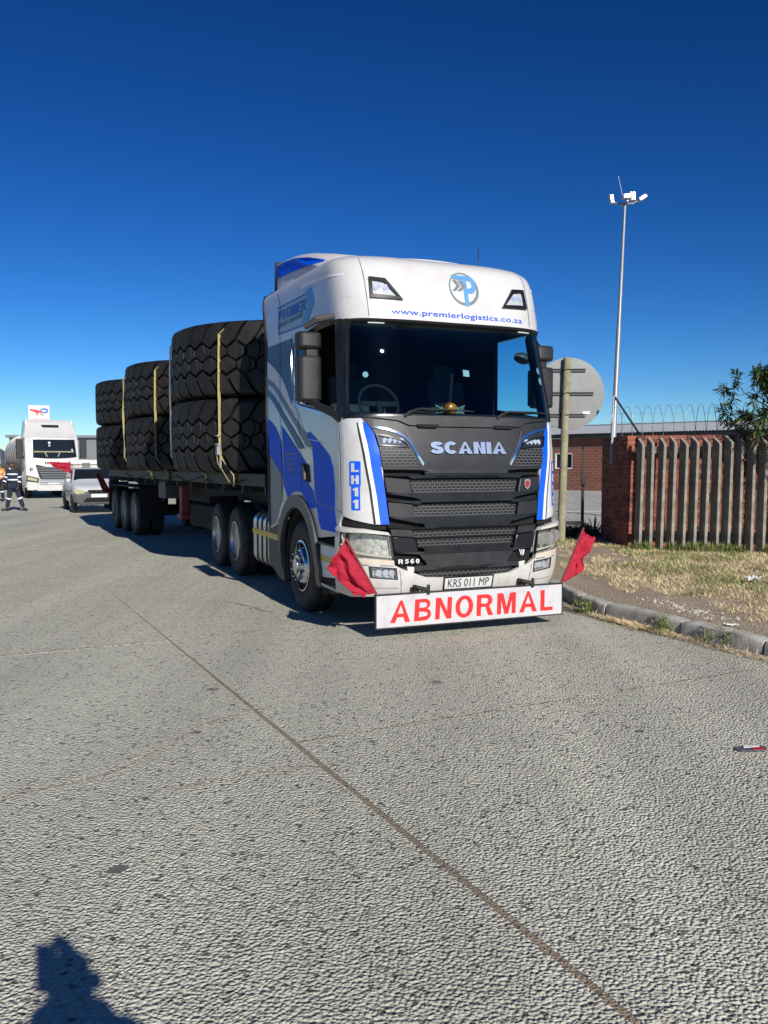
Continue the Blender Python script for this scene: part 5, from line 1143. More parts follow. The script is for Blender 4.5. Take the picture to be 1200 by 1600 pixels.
# mirrors
def mirror(sg):
    b = MB(); x = sg*1.39
    b.prism([(x+px_*1, py_+.83) for px_, py_ in rnd_rect(.255, .20, .07)], 2, 2.30, 2.76); o = b.build('mirror', M['plastic'], truck, bevel=.03, smooth=True)
    b = MB(); b.prism([(x+px_, py_+.83) for px_, py_ in rnd_rect(.255, .20, .07)], 2, 2.83, 3.0); b.build('mirror_head', M['plastic'], o, bevel=.03, smooth=True)
    b = MB(); b.prism([(x+sg*-.03+px_, py_+.83) for px_, py_ in rnd_rect(.16, .12, .04)], 2, 2.755, 2.835); b.build('mirror_neck', M['black_p'], o)
    b = MB(); b.b2((x-.11, .931, 2.33), (x+.11, .938, 2.73)); b.b2((x-.11, .931, 2.86), (x+.11, .938, 2.97)); b.build('mirror_glass', M['chrome'], o)
    b = MB(); b.tube([(x+sg*-.02, .80, 2.31), (sg*1.31, .66, 2.235), (sg*1.22, .50, 2.17), (sg*1.15, .42, 2.10)], [.035, .04, .05, .06], 8); b.tube([(sg*1.22, .50, 2.14), (sg*1.22, .48, 2.24)], .035, 8); b.build('mirror_arm', M['black_p'], o, smooth=True)
    b = MB(); b.tube([(x, .86, 2.99), (sg*1.25, .8, 3.09), (sg*1.14, .75, 3.12)], .022, 6); b.build('mirror_arm', M['black_p'], o)
    if sg < 0:
        b = MB(); b.tube([(sg*1.20, .55, 3.13), (sg*1.36, .62, 3.10), (sg*1.44, .75, 3.04)], [.03, .04, .03], 8); b.build('mirror_hood', M['plastic_l'], o, smooth=True)
        return
    b = MB(); ring = []
    for k, r_ in ((0, .02), (.02, .075), (.05, .1), (.09, .09), (.11, .03)): ring.append((r_, k))
    b.lathe(ring, 18, 'Y', (0, 0, 0)); k_ = b.build('kerb_mirror', M['plastic_l'], o, smooth=True, loc=(sg*1.36, 1.12, 2.93)); k_.rotation_euler = (R(-25), R(8), 0); k_.scale = (1.15, 1, .72)
mirror(-1); mirror(1)
# wind deflector on the roof
mb = MB(); pr_ = []
for v, z, hw in ((1.0, 3.86, .50), (1.3, 3.93, .80), (1.6, 4.01, .95), (2.0, 4.10, 1.03), (2.35, 4.16, 1.08), (2.7, 4.20, 1.10), (3.0, 4.22, 1.10)):
    zb = 3.62
    pr_.append([(-hw-.01, v, zb), (-hw, v, z-.12), (-hw+.03, v, z-.05), (-hw+.12, v, z), (0, v, z+.01), (hw-.12, v, z), (hw-.03, v, z-.05), (hw, v, z-.12), (hw+.01, v, zb)])
mb.add([p for q in pr_ for p in q], [(i*9+k, i*9+k+1, (i+1)*9+k+1, (i+1)*9+k) for i in range(6) for k in range(8)]+[tuple(range(9))])
dfl = mb.build('air_deflector', M['white'], truck, smooth=True)
for sg in (-1, 1):
    mb = MB(); mb.add([(sg*1.112, 2.98, 3.98), (sg*1.108, 2.98, 4.13), (sg*1.105, 2.7, 4.125), (sg*1.087, 2.3, 4.09), (sg*1.040, 1.9, 4.02), (sg*.962, 1.52, 3.915), (sg*.975, 1.55, 3.90), (sg*1.047, 1.9, 3.925), (sg*1.092, 2.3, 3.945), (sg*1.112, 2.7, 3.965)], [tuple(range(10))]); mb.build('deflector_stripe', M['blue_s'], dfl, solid=.006)
    mb = MB(); mb.prism([(2.98, 3.80), (3.0, 4.20), (3.03, 4.18), (3.05, 3.80)], 0, sg*1.04, sg*1.118); mb.build('fin_edge', M['rubber'], dfl)
# lower side: step panel, tank, fenders, chassis
def S3(s, w, o=0): return cab_pt(s, w, o)
both('step_panel', [(-2.0, .40), (-1.47, .40), (-1.45, .85), (-1.98, .86)], M['grey_l'], -.03, .03)
both('step_recess', [(-1.98, .875), (-1.47, .93), (-1.46, .845), (-1.99, .84)], M['hole'], -.05, .03)
both('step_tread', [(-2.0, .86), (-1.46, .86), (-1.46, .84), (-2.0, .84)], M['plastic'], -.02, .06)
both('step_recess', [(-1.99, .48), (-1.50, .52), (-1.50, .42), (-1.99, .42)], M['hole'], -.005, .008)
both('step_edge', [(-2.02, .42), (-1.5, .405), (-1.48, .37), (-2.0, .385)], M['alu'], -.02, .05)
both('reflective_strip', [(-1.98, .72), (-1.50, .70), (-1.50, .645), (-1.98, .665)], M['yellow_r'], .001, .003)
TRM = arc(HS, HWZ, .66, 200, -14, 26); OUT = arc(HS, HWZ, .80, -12, 158, 22)
both('fender_trim', TRM+OUT, M['plastic_l'], -.005, .045, res=(.1, 1))
for sg in (-1, 1):
    mb = MB(); C0 = (1.704, .52); A_ = arc(0, 0, .68, 200, -20, 20); B_ = arc(0, 0, .71, -20, 200, 20)
    mb.prism([(C0[0]-x, C0[1]+y) for x, y in A_+B_], 0, sg*.62, sg*1.17); mb.build('wheel_well', M['chassis'], truck)
    # tank and side box
    mb = MB(); P_ = [(sg*(.86+a), .66+b) for a, b in rnd_rect(.62, .72, .14, 6)]; mb.prism(P_, 1, 3.22, 4.05); tk = mb.build('fuel_tank', M['alu'], truck, smooth=True)
    mb = MB(); P2 = [(sg*(.86+a), .66+b) for a, b in rnd_rect(.64, .74, .15, 6)]
    for v in (3.32, 3.56, 3.80): mb.prism(P2, 1, v, v+.045)
    mb.build('tank_strap', M['chassis'], tk)
    mb = MB(); mb.b2((sg*1.17, 3.22, .72), (sg*1.184, 4.05, .79)); mb.build('reflective_strip', M['yellow_r'], tk)
    mb = MB(); mb.prism([(2.46, 1.03), (3.19, 1.01), (3.19, .40), (2.66, .25), (2.46, .23)], 0, sg*.55, sg*1.19); bx_ = mb.build('side_box', M['plastic'], truck, bevel=.02)
    mb = MB(); mb.b2((sg*1.19, 2.47, .72), (sg*1.196, 3.18, .79)); mb.build('reflective_strip', M['yellow_r'], bx_)
    mb = MB(); mb.b2((sg*.36, .7, .85), (sg*.44, 7.2, 1.10)); mb.build('chassis_rail', M['chassis'], truck)
    mb = MB(); mb.b2((sg*.70, 7.04, .40), (sg*1.20, 7.06, 1.12)); mb.build('mudflap', M['hole'], truck)
mb = MB(); mb.b2((-.42, 4.3, .9), (.42, 7.0, .95)); mb.b2((-.5, 5.2, 1.1), (.5, 6.3, 1.28)); mb.b2((-.55, 2.5, .5), (.55, 4.2, 1.15)); mb.build('fifth_wheel', M['chassis'], truck)
mb = MB(); mb.b2((-.9, 2.45, 1.15), (.9, 2.9, 3.1)); mb.build('cab_rear_box', M['chassis'], truck)
mb = MB()
for x, c_ in ((-.5, 0), (-.35, 0), (-.2, 0)): mb.tube([(x, 2.9, 1.9), (x, 3.3, 1.55), (x, 3.9, 1.5), (x, 4.1, 1.75)], .02, 6)
mb.build('air_hose', M['redsteel'], truck)
# engine underside
mb = MB(); mb.b2((-.55, .35, .42), (.55, 2.4, 1.5)); mb.b2((-1.0, .22, .40), (1.0, .5, 1.0)); mb.build('underbody', M['hole'], truck)
# ---- wheels ----
def wheel(parent, loc, side, kind, Rr=.52):
    "hub axis along x, outer face towards side*x"
    w_ = bpy.data.objects.new('wheel', None); link(w_, parent); w_.location = loc; w_.rotation_euler = (0, 0, 0 if side < 0 else math.pi)
    tyw = .29
    def ty(x0): return [(.29, x0+.03), (.33, x0+.005), (.42, x0-.004), (.475, x0+.004), (Rr-.02, x0+.022), (Rr, x0+.05), (Rr, x0+tyw/2-.055), (Rr-.012, x0+tyw/2-.05), (Rr-.012, x0+tyw/2-.04), (Rr, x0+tyw/2-.035), (Rr, x0+tyw/2+.035), (Rr-.012, x0+tyw/2+.04), (Rr-.012, x0+tyw/2+.05), (Rr, x0+tyw/2+.055), (Rr, x0+tyw-.05), (Rr-.02, x0+tyw-.022), (.42, x0+tyw), (.30, x0+tyw-.03)]
    mb = MB(); mb.lathe(ty(0), 56, 'X')
    if kind != 'steer': mb.lathe(ty(.33), 40, 'X')
    mb.build('tyre', M['rubber'], w_, smooth=True)
    if kind == 'steer':
        mb = MB(); mb.lathe([(.295, .03), (.29, .0), (.275, -.004), (.268, .03), (.25, .045), (.225, .05), (.19, -.01), (.175, -.02), (.13, -.02), (.125, -.05), (.09, -.055), (.085, -.075), (.02, -.08)], 48, 'X'); rm = mb.build('rim', M['alloy'], w_, smooth=True)
        hb = MB()
        for k in range(10): a = 2*math.pi*k/10; hb.lathe([(.026, -.004), (.026, .06)], 12, 'X', (.0+.018, .236*math.cos(a), .236*math.sin(a)))
        hb.build('vent_hole', M['hole'], rm)
        hb = MB()
        for k in range(10): a = 2*math.pi*(k+.5)/10; hb.lathe([(.015, 0), (.015, -.05), (.010, -.058)], 6, 'X', (-.015, .155*math.cos(a), .155*math.sin(a)))
        hb.build('wheel_nut', M['chrome'], rm)
    else:
        mt = 'alu' if kind == 'drive' else 'steel'
        mb = MB(); mb.lathe([(.295, .03), (.292, -.006), (.28, -.008), (.272, .02), (.262, .10), (.235, .135), (.12, .15), (.115, .06), (.10, .045), (.02, .04)], 40, 'X'); rm = mb.build('rim', M[mt], w_, smooth=True)
        hb = MB()
        for k in range(8): a = 2*math.pi*k/8; hb.lathe([(.024, .136), (.024, .16)], 10, 'X', (-.012, .205*math.cos(a), .205*math.sin(a)))
        hb.build('vent_hole', M['hole'], rm)
        hb = MB()
        for k in range(10): a = 2*math.pi*k/10; hb.lathe([(.014, 0), (.014, -.03)], 6, 'X', (.145, .155*math.cos(a), .155*math.sin(a)))
        hb.build('wheel_nut', M['chassis'], rm)
    return w_
WU = -1.206
wheel(truck, (WU, 1.704, .52), -1, 'steer'); wheel(truck, (-WU, 1.704, .52), 1, 'steer')
w0 = wheel(truck, (WU, 5.052, .52), -1, 'drive')
for x, v in ((-WU, 5.052), (WU, 6.404), (-WU, 6.404)):
    c = clone(w0, truck); c.location = (x, v, .52); c.rotation_euler = (rng.uniform(0, 1), 0, 0 if x < 0 else math.pi)
mb = MB()
for v in (1.704, 5.052, 6.404): mb.tube([(-1.0, v, .52), (1.0, v, .52)], .08, 10)
mb.b2((-.25, 4.85, .3), (.25, 5.25, .75)); mb.b2((-.25, 6.2, .3), (.25, 6.6, .75)); mb.build('axle', M['chassis'], truck)

# =============================== ABNORMAL board and red flags ===============================
bd_ = thing('abnormal_board', 'long white board reading ABNORMAL in red capitals hung under the front bumper', 'sign', fromT(0, -.12, .27), YAW+0.0)
mb = MB(); mb.b2((-1.036, -.012, -.153), (1.036, .012, .155)); mb.build('board', M['board'], bd_)
mb = MB(); mb.b2((-1.05, -.018, .155), (1.05, .025, .166)); mb.b2((-1.05, -.018, -.165), (1.05, .02, -.153)); mb.b2((-1.048, -.016, -.153), (-1.036, .02, .155)); mb.b2((1.036, -.016, -.153), (1.048, .02, .155)); mb.build('frame', M['chassis'], bd_)
text2('lettering', 'ABNORMAL', [(-.885, .098), (.925, .105), (.925, -.108), (-.90, -.112)], lambda x, y, o: (x, -.012-o, y), M['sign_red'], bd_, .001, .002, t=.20, gap=.17)
mb = MB()
for x in (-.6, .6): mb.b2((x-.03, .03, .10), (x+.03, .07, .20)); mb.b2((x-.03, .03, .17), (x+.03, .18, .2))
mb.build('hanger', M['chassis'], bd_)
def cloth(name, label, corners, m, folds, amp, seed, rod, cat='flag', group=None, fray=.03, n=(30, 40)):
    "cloth sheet between four corners (bilinear), rippled and frayed, on a rod"
    a, b, c, d = [Vector(p) for p in corners]; nu, nv = n; nrm = (b-a).cross(d-a).normalized()
    t = thing(name, label, cat, rod[0], 0, group); O = Vector(rod[0]); vs = []
    for j in range(nv+1):
        for i in range(nu+1):
            x, y = i/nu, j/nv; p = a.lerp(b, x).lerp(d.lerp(c, x), y)
            k = math.sin(x*folds*3.1+mnoise.noise(Vector((x*2, y*2.5, seed)))*4+y*2.2)
            p = p+nrm*amp*k*min(1, x*2.5)+Vector((mnoise.noise(Vector((x*4, y*4, seed+3))), mnoise.noise(Vector((x*4, y*4, seed+7))), mnoise.noise(Vector((x*4, y*4, seed+5)))))*fray*x
            p = p+nrm*.010*mnoise.noise(Vector((x*9+y*3, y*12, seed+20)))*1.5
            vs.append(p-O)
    mb = MB(); mb.add(vs, [(j*(nu+1)+i, j*(nu+1)+i+1, (j+1)*(nu+1)+i+1, (j+1)*(nu+1)+i) for j in range(nv) for i in range(nu)])
    o = mb.build('cloth', m, t, smooth=True, solid=.0015)
    mb = MB(); mb.tube([Vector(p)-O for p in rod], .012, 8); mb.build('rod', M['redsteel'], t)
    return t
cloth('red_flag', 'torn bright red flag draped over the left headlamp from the board corner', [fromT(-1.30, .0, .955), fromT(-1.47, .05, .68), fromT(-1.22, -.10, .43), fromT(-1.05, -.13, .45)], M['flag'], 1.3, .035, 2, [fromT(-1.03, -.12, .44), fromT(-1.30, -.02, .97)], fray=.05)
cloth('red_flag', 'red flag on a slanted rod at the right end of the board beside the kerb', [fromT(1.31, -.12, .97), fromT(1.47, -.06, .88), fromT(1.27, -.08, .53), fromT(1.05, -.12, .44)], M['flag'], 1.6, .040, 5, [fromT(1.03, -.12, .42), fromT(1.31, -.12, 1.0)], fray=.06)

# =============================== low trailer ===============================
TYAW = 0.473
KX, KY = fromT(0, 5.73, 0)[:2]
def fromK(u, v, w):
    c, s = math.cos(TYAW), math.sin(TYAW); return Vector((KX+u*c-v*s, KY+u*s+v*c, w))
tr = thing('flatbed_trailer', 'long dark flatbed trailer with three axles carrying the giant tyres', 'trailer', (KX, KY, 0), TYAW)
mb = MB(); mb.b2((-1.22, -2.0, 1.40), (1.22, 10.5, 1.50)); mb.build('deck', M['deck'], tr)
for sg in (-1, 1):
    mb = MB(); mb.b2((sg*1.22, -2.0, 1.36), (sg*1.27, 10.5, 1.535)); mb.build('side_rail', M['deck'], tr, bevel=.008)
    mb = MB(); mb.b2((sg*.45, -1.6, 1.05), (sg*.55, 2.0, 1.40)); mb.b2((sg*.45, 2.0, .92), (sg*.55, 10.4, 1.40)); mb.build('main_beam', M['chassis'], tr)
    lg = MB(); lg.b2((sg*.98, 3.22, .72), (sg*1.12, 3.42, 1.36)); lg.b2((sg*.95, 3.15, .30 if False else .62), (sg*1.15, 3.5, .72)); lg.build('landing_leg', M['redsteel'], tr, bevel=.01)
    mb = MB(); mb.b2((sg*.80, 4.4, .97), (sg*1.16, 5.05, 1.34)); mb.build('tool_box', M['tool'], tr, bevel=.015)
    mb = MB(); mb.b2((sg*.7, 1.0, .55), (sg*1.1, 2.7, .95)); mb.build('spare_carrier', M['hole'], tr, bevel=.03)
    for v in (6.7, 10.9): mb = MB(); mb.b2((sg*.70, v-.012, .42), (sg*1.22, v+.012, 1.2)); mb.build('mudflap', M['hole'], tr)
    mb = MB(); mb.b2((sg*.68, 6.8, 1.12), (sg*1.22, 10.8, 1.15)); mb.build('mudguard', M['chassis'], tr)
mb = MB()
for k in range(13): mb.b2((-1.22, -1.9+k*1.0, 1.25), (1.22, -1.82+k*1.0, 1.40))
mb.build('cross_member', M['chassis'], tr)['kind'] = 'stuff'
mb = MB(); mb.b2((-1.22, 10.5, 1.30), (1.22, 10.56, 1.53)); mb.b2((-1.15, 10.5, .85), (1.15, 10.62, 1.0)); mb.b2((-.1, 10.45, .9), (.1, 10.52, 1.4)); mb.build('rear_frame', M['chassis'], tr)
mb = MB(); mb.b2((-1.26, 10.45, 1.02), (-1.02, 10.6, 1.28)); mb.build('tail_lamp_box', M['chassis'], tr)
w1 = wheel(tr, (WU, 7.50, .52), -1, 'trailer')
for x, v in ((-WU, 7.50), (WU, 8.82), (-WU, 8.82), (WU, 10.14), (-WU, 10.14)):
    c = clone(w1, tr); c.location = (x, v, .52); c.rotation_euler = (rng.uniform(0, 1), 0, 0 if x < 0 else math.pi)
mb = MB()
for v in (7.5, 8.82, 10.14): mb.tube([(-1.0, v, .52), (1.0, v, .52)], .07, 10); mb.b2((-.5, v-.08, .52), (-.42, v+.08, 1.1)); mb.b2((.42, v-.08, .52), (.5, v+.08, 1.1))
mb.build('axle', M['chassis'], tr)
mb = MB()
for k in range(11): v = -1.4+k*1.15; mb.tube([(-1.29, v-.03, 1.34), (-1.30, v, 1.28), (-1.29, v+.03, 1.34)], .008, 5)
mb.build('lashing_ring', M['chassis'], tr)['kind'] = 'stuff'
mb = MB(); mb.tube([(-1.285, -1.2, 1.45), (-1.30, 0, 1.30), (-1.285, 1.1, 1.46), (-1.29, 2.2, 1.36), (-1.285, 3.0, 1.46), (-1.30, 4.1, 1.31), (-1.285, 5.4, 1.45), (-1.30, 7.0, 1.33), (-1.285, 8.0, 1.45)], .007, 5); mb.build('loose_rope', M['hole'], tr)
cloth('red_flag', 'dark shaded red flag hanging off the rear left corner of the trailer', [fromK(-1.62, 10.5, 1.42), fromK(-1.50, 10.5, 1.45), fromK(-1.22, 10.5, .92), fromK(-1.42, 10.5, .90)], M['flag_d'], .8, .03, 9, [fromK(-1.26, 10.5, 1.02), fromK(-1.46, 10.5, 1.18)], n=(8, 12))

# =============================== giant tyres ===============================
def giant_tyre(R0, W, N, seed):
    t = bpy.data.objects.new('giant_tyre', None); COL.objects.link(t)
    p = 2*math.pi/N; Rg = R0-.075
    mb = MB(); mb.lathe([(.80, .14), (.82, .10), (1.0, .04), (R0-.45, .0), (R0-.25, .02), (R0-.12, .08), (Rg-.02, .16), (Rg, .24), (Rg, W-.24), (Rg-.02, W-.16), (R0-.12, W-.08), (R0-.25, W-.02), (R0-.45, W), (1.0, W-.04), (.82, W-.10), (.80, W-.14)], 96, 'Z', closed=True); cs = mb.build('carcass', M['tread'], t, smooth=True)
    tb = MB(); rg = random.Random(seed)
    def cyl(a, z, r): return (r*math.cos(a), r*math.sin(a), z)
    def block(poly, hgt=.075, ins=.012):
        cx = sum(q[0] for q in poly)/len(poly); cz = sum(q[1] for q in poly)/len(poly); n = len(poly); vs = []
        for (sc, r) in ((1.0, Rg-.01), (1.0, R0-.012), (.93, R0)):
            vs += [cyl(cx+(a-cx)*sc, cz+(z-cz)*sc, r) for a, z in poly]
        tb.add(vs, [(k*n+i, k*n+(i+1) % n, (k+1)*n+(i+1) % n, (k+1)*n+i) for k in (0, 1) for i in range(n)]+[tuple(range(2*n, 3*n))])
    hz = W*.120; zc1 = W*.5-hz*.72; zc2 = W*.5+hz*.72
    for i in range(N):
        for zc, ph in ((zc1, 0), (zc2, .5)):
            a = (i+ph)*p; g = .44*p; j = rg.uniform(-.01, .01)
            c1, c2, c3 = (a+g*.30, zc+hz*.80), (a+g*.52, zc+hz*.02), (a+g*.22, zc-hz*.80); e = .006/R0
            block([(a, zc+hz*.93), (c1[0]-e, c1[1]), (c2[0]-e, c2[1]), (c3[0]-e, c3[1]), (a, zc-hz*.92), (a-g*.62, zc-hz*.60), (a-g, zc-hz*.34), (a-g, zc+hz*.30), (a-g*.5, zc+hz*.70)])
            block([(c1[0]+e, c1[1]-.005), (a+g*.62, zc+hz*.62), (a+g, zc+hz*.30), (a+g, zc-hz*.34), (a+g*.45, zc-hz*.66), (c3[0]+e, c3[1]+.005), (c2[0]+e, c2[1])])
            continue
            block([(a, zc+hz*.93), (a+g*.62, zc+hz*.62), (a+g, zc+hz*.30), (a+g, zc-hz*.34), (a+g*.45, zc-hz*.66), (a, zc-hz*.92), (a-g*.62, zc-hz*.60), (a-g, zc-hz*.34), (a-g, zc+hz*.30), (a-g*.5, zc+hz*.70)])
    # shoulder lugs, curved and wrapping over the edge
    for i in range(N):
        for sg in (-1, 1):
            a0 = (i+(.5 if sg < 0 else 0))*p; ph = 0
            zs = W*.5+sg*(hz*1.02+hz*.72-.0)
            prof = [(zs-sg*.0, R0), (W*.5+sg*(W*.5-.10), R0-.004), (W*.5+sg*(W*.5-.045), R0-.03), (W*.5+sg*(W*.5-.012), R0-.10), (W*.5+sg*(W*.5-.0), R0-.20)]
            L = []; n = len(prof); V = []
            for k, (z, r) in enumerate(prof):
                t_ = abs(z-zs)/(W*.5-hz*1.7); skew = (.62*t_**1.5)*p*(1 if sg > 0 else 1)
                g = .40*p
                dz = 0
                al, ar = a0-g+skew, a0+g+skew
                if k == 0: V.append((al, z-sg*.0+sg*.03, r, ar, z+sg*.03, r, a0+skew, z-sg*.055))
                else: V.append((al, z, r, ar, z, r, a0+skew, z))
            vs = []
            for (al, zl, rl, ar, zr, rr, am, zm) in V: vs += [cyl(al, zl, rl), cyl(am, zm, rl), cyl(ar, zr, rr), cyl(al, zl, rl-.085), cyl(am, zm, rl-.085), cyl(ar, zr, rr-.085)]
            fs = []
            for k in range(n-1):
                b = k*6; fs += [(b, b+1, b+7, b+6), (b+1, b+2, b+8, b+7), (b, b+3, b+9, b+6), (b+2, b+5, b+11, b+8)]
            fs += [(0, 1, 4, 3), (1, 2, 5, 4), (6*(n-1), 6*(n-1)+1, 6*(n-1)+4, 6*(n-1)+3), (6*(n-1)+1, 6*(n-1)+2, 6*(n-1)+5, 6*(n-1)+4)]
            tb.add(vs, fs)
    o = tb.build('tread', M['tread'], t); o['kind'] = 'stuff'
    return t
gt = giant_tyre(1.88, 1.10, 38, 4)
gt2 = giant_tyre(1.85, 1.05, 38, 6)
GRP = 'giant tyres stacked two high on the flatbed'
specs = [(gt, 0, .42, 1.54, 'giant black tyre at the bottom of the tallest stack, half in shade behind the cab'),
         (gt, 0, .40, 2.65, 'giant black tyre on top of the tallest stack, right behind the cab'),
         (gt2, 0, 4.585, 1.54, 'giant black tyre at the bottom of the middle stack on the trailer'),
         (gt2, 0, 4.585, 2.60, 'giant black tyre on top of the middle stack on the trailer'),
         (gt2, 0, 8.525, 1.54, 'giant black tyre at the bottom of the rearmost stack near the white car'),
         (gt2, 0, 8.525, 2.60, 'giant black tyre on top of the rearmost stack near the white car')]
used = set()
for i, (src, u, v, w, lab) in enumerate(specs):
    o = src if id(src) not in used else clone(src, None); used.add(id(src))
    o.location = fromK(u, v, w); o.rotation_euler = (0, 0, TYAW+i*1.37); props(o, lab, 'tyre', GRP)
# ratchet straps
def strap(name, label, vc, Rr_, v, top, m, w_=.095, lay=.0, twist=0, ratchet=True, group='straps holding the giant tyres down'):
    dv = v-vc; t = thing(name, label, 'strap', fromK(-1.28, v, 1.40), TYAW, group)
    xo = -math.sqrt(max(.01, Rr_**2-dv**2))-.02; pts = []
    pts += [(-1.29, v, 1.36), (-1.30, v, 1.50), (xo+.10, v, 1.66), (xo+.005, v, 1.80), (xo, v, 2.1), (xo, v, 2.58), (xo-.005, v, 2.7), (xo, v, 3.1), (xo+.01, v, top-.22), (xo+.11, v, top-.13), (xo+.30, v, top-.09), (-.6, v, top-.06), (.6, v, top-.06), (-xo, v, top-.2), (-xo, v, 2.5), (-1.30, v, 1.45)]
    P = []
    for a, b in zip(pts, pts[1:]): P += [Vector(a).lerp(Vector(b), k/4) for k in range(4)]
    P.append(Vector(pts[-1])); mb = MB(); O = Vector((-1.28, v, 1.40)); L = []; th_ = math.atan2(-dv, -xo)*-1 if False else math.atan2(dv, abs(xo))
    for i, p in enumerate(P):
        tw = twist*math.exp(-((p.z-2.6)/.5)**2) if p.x < 0 else 0; s = Vector((math.sin(tw-th_), math.cos(tw-th_), 0))*w_/2; L += [p-s-O, p+s-O]
    mb.add(L, [(2*i, 2*i+1, 2*i+3, 2*i+2) for i in range(len(P)-1)]); mb.build('webbing', m, t, solid=.005)
    if ratchet:
        mb = MB(); z = 1.78-1.40
        mb.box((xo+1.28-.03, .0, z+.30), (.05, .10, .03)); mb.box((xo+1.28-.03, .0, z+.10), (.06, .09, .16)); mb.tube([(xo+1.28-.05, -.07, z+.17), (xo+1.28-.05, .07, z+.17)], .018, 8); mb.box((xo+1.28+.0, 0, z-.09), (.03, .05, .16)); mb.build('ratchet', M['galv'], t, bevel=.006)
        mb = MB(); mb.ribbon([(xo+1.28-.05, .02, z+.05), (xo+1.28-.03, .03, z-.1), (xo+1.28+.06, .03, z-.24), (xo+1.28+.14, .02, z-.38)], .05, (0, 1, .1)); mb.build('loose_end', m, t, solid=.004)
    mb = MB(); mb.tube([(-.02, 0, .02), (-.045, 0, -.05), (-.01, 0, -.08)], .010, 5); mb.build('hook', M['chassis'], t)
    return t
def stamp(t, x, zs):
    mb = MB()
    for z in zs: mb.b2((x-.004, -.012, z), (x-.001, .012, z+.018))
    mb.build('strap_print', M['black_l'], t)['kind'] = 'stuff'
s1 = strap('ratchet_strap', 'broad yellow ratchet strap with steel ratchet over the tallest tyre stack', .41, 1.885, -.74, 3.76, M['strap'])
stamp(s1, -math.sqrt(1.885**2-1.15**2)-.02+1.28-.0, [1.65-.4+i*.035 for i in range(26)])
strap('ratchet_strap', 'thin pale strap at the far left edge of the tallest tyre stack', .41, 1.885, .85, 3.76, M['strap_g'], .06, ratchet=False)
s2 = strap('ratchet_strap', 'yellow strap over the front part of the middle tyre stack', 4.585, 1.855, 3.50, 3.66, M['strap'], ratchet=False)
strap('ratchet_strap', 'bright yellow twisted strap between the middle and rearmost tyre stacks', 4.585, 1.875, 5.05, 3.66, M['strap'], .10, twist=.9, ratchet=False)
# =============================== white tanker truck far left ===============================
t = thing('tanker_truck', 'white cab-over tanker truck with dark slatted grille parked in the distance at left', 'truck', (-16.15, 41.4, 0), R(28))
# local: x right, y back, z up; front faces -y
prof = [(.02, .55), (0, .9), (.03, 1.7), (.10, 2.02), (.34, 2.95), (.45, 3.0), (1.2, 3.72), (1.9, 3.78), (2.2, 3.74), (2.2, .9), (1.9, .9), (1.9, .55)]
def shellx(p, hw, hs=None):
    "side profile (y, z) swept across the width with slightly drawn-in front corners"
    mb = MB(); xs = [-hw, -hw*.985, -hw*.92, -hw*.5, 0, hw*.5, hw*.92, hw*.985, hw]; ins = [.16, .07, .02, .005, 0, .005, .02, .07, .16]; n = len(p)
    vs = [((x*(1-.10*max(0, z-3.0)/.7)), y+(dx if y < 1.0 else 0), z) for x, dx in zip(xs, ins) for y, z in p]
    mb.add(vs, [(i*n+k, i*n+(k+1) % n, (i+1)*n+(k+1) % n, (i+1)*n+k) for i in range(len(xs)-1) for k in range(n)]+[tuple(range(n)), tuple(range((len(xs)-1)*n, len(xs)*n))]); return mb
cab2 = shellx(prof, 1.24).build('cab', M['white'], t, smooth=True)
def slab(name, poly, y0, y1, m, par, bev=0):
    mb = MB(); mb.prism(poly, 1, y0, y1); return mb.build(name, m, par, bevel=bev)
def wsx(z): return .10+(z-2.02)*(.24/.93)
mb = MB(); col_ = []
for x, zl in ((-1.12, 2.04), (-.9, 2.01), (-.6, 1.98), (-.3, 1.965), (0, 1.96), (.3, 1.965), (.6, 1.98), (.9, 2.01), (1.12, 2.04)): col_ += [(x, wsx(zl)-.045+.02*(abs(x) > 1), zl), (x*.975, wsx(2.45)-.045+.02*(abs(x) > 1), 2.45), (x*.95, wsx(2.88)-.045+.02*(abs(x) > 1), 2.88)]
mb.add(col_, [(3*i+k, 3*i+3+k, 3*i+4+k, 3*i+1+k) for i in range(8) for k in (0, 1)]); mb.build('windscreen', M['glass_d'], t, solid=.03)
mb = MB(); mb.add([(-1.0, wsx(2.25)-.085, 2.25), (1.0, wsx(2.25)-.085, 2.25), (1.0, wsx(2.31)-.085, 2.31), (-1.0, wsx(2.31)-.085, 2.31)], [(0, 1, 2, 3)])
for x in (-.25, .25): mb.add([(x-.03-.0, wsx(2.02)-.09, 2.04), (x+.03, wsx(2.02)-.09, 2.04), (x*1.35+.03, wsx(2.25)-.09, 2.25), (x*1.35-.03, wsx(2.25)-.09, 2.25)], [(0, 1, 2, 3)])
mb.build('dash_edge', M['timber'], t, solid=.01)
for (x, z, s) in ((-.12, 2.72, .10), (-.12, 2.58, .07), (.92, 2.38, .07), (.93, 2.28, .07)): mb = MB(); mb.b2((x-s/2, wsx(z)-.085, z-s/2), (x+s/2, wsx(z)-.065, z+s/2)); mb.build('sticker', M['paper'], t)
mb = MB(); mb.prism([(-.40, 3.62), (.42, 3.62), (.42, 3.50), (-.30, 3.50)], 1, .93, 1.0); o = mb.build('roof_vent', M['hole'], t); o.location.y = .0
slab('grille', [(-.78, 1.66), (-.3, 1.55), (.3, 1.55), (.78, 1.66), (.62, 1.03), (.55, .95), (-.55, .95), (-.62, 1.03)], -.045, .06, M['plastic'], t)
for k in range(5):
    z = 1.50-k*.115; mb = MB(); w = .70-.05*k; mb.b2((-w, -.075, z-.02), (w, -.045, z+.02)); mb.build('grille_slat', M['grey_v'], t)
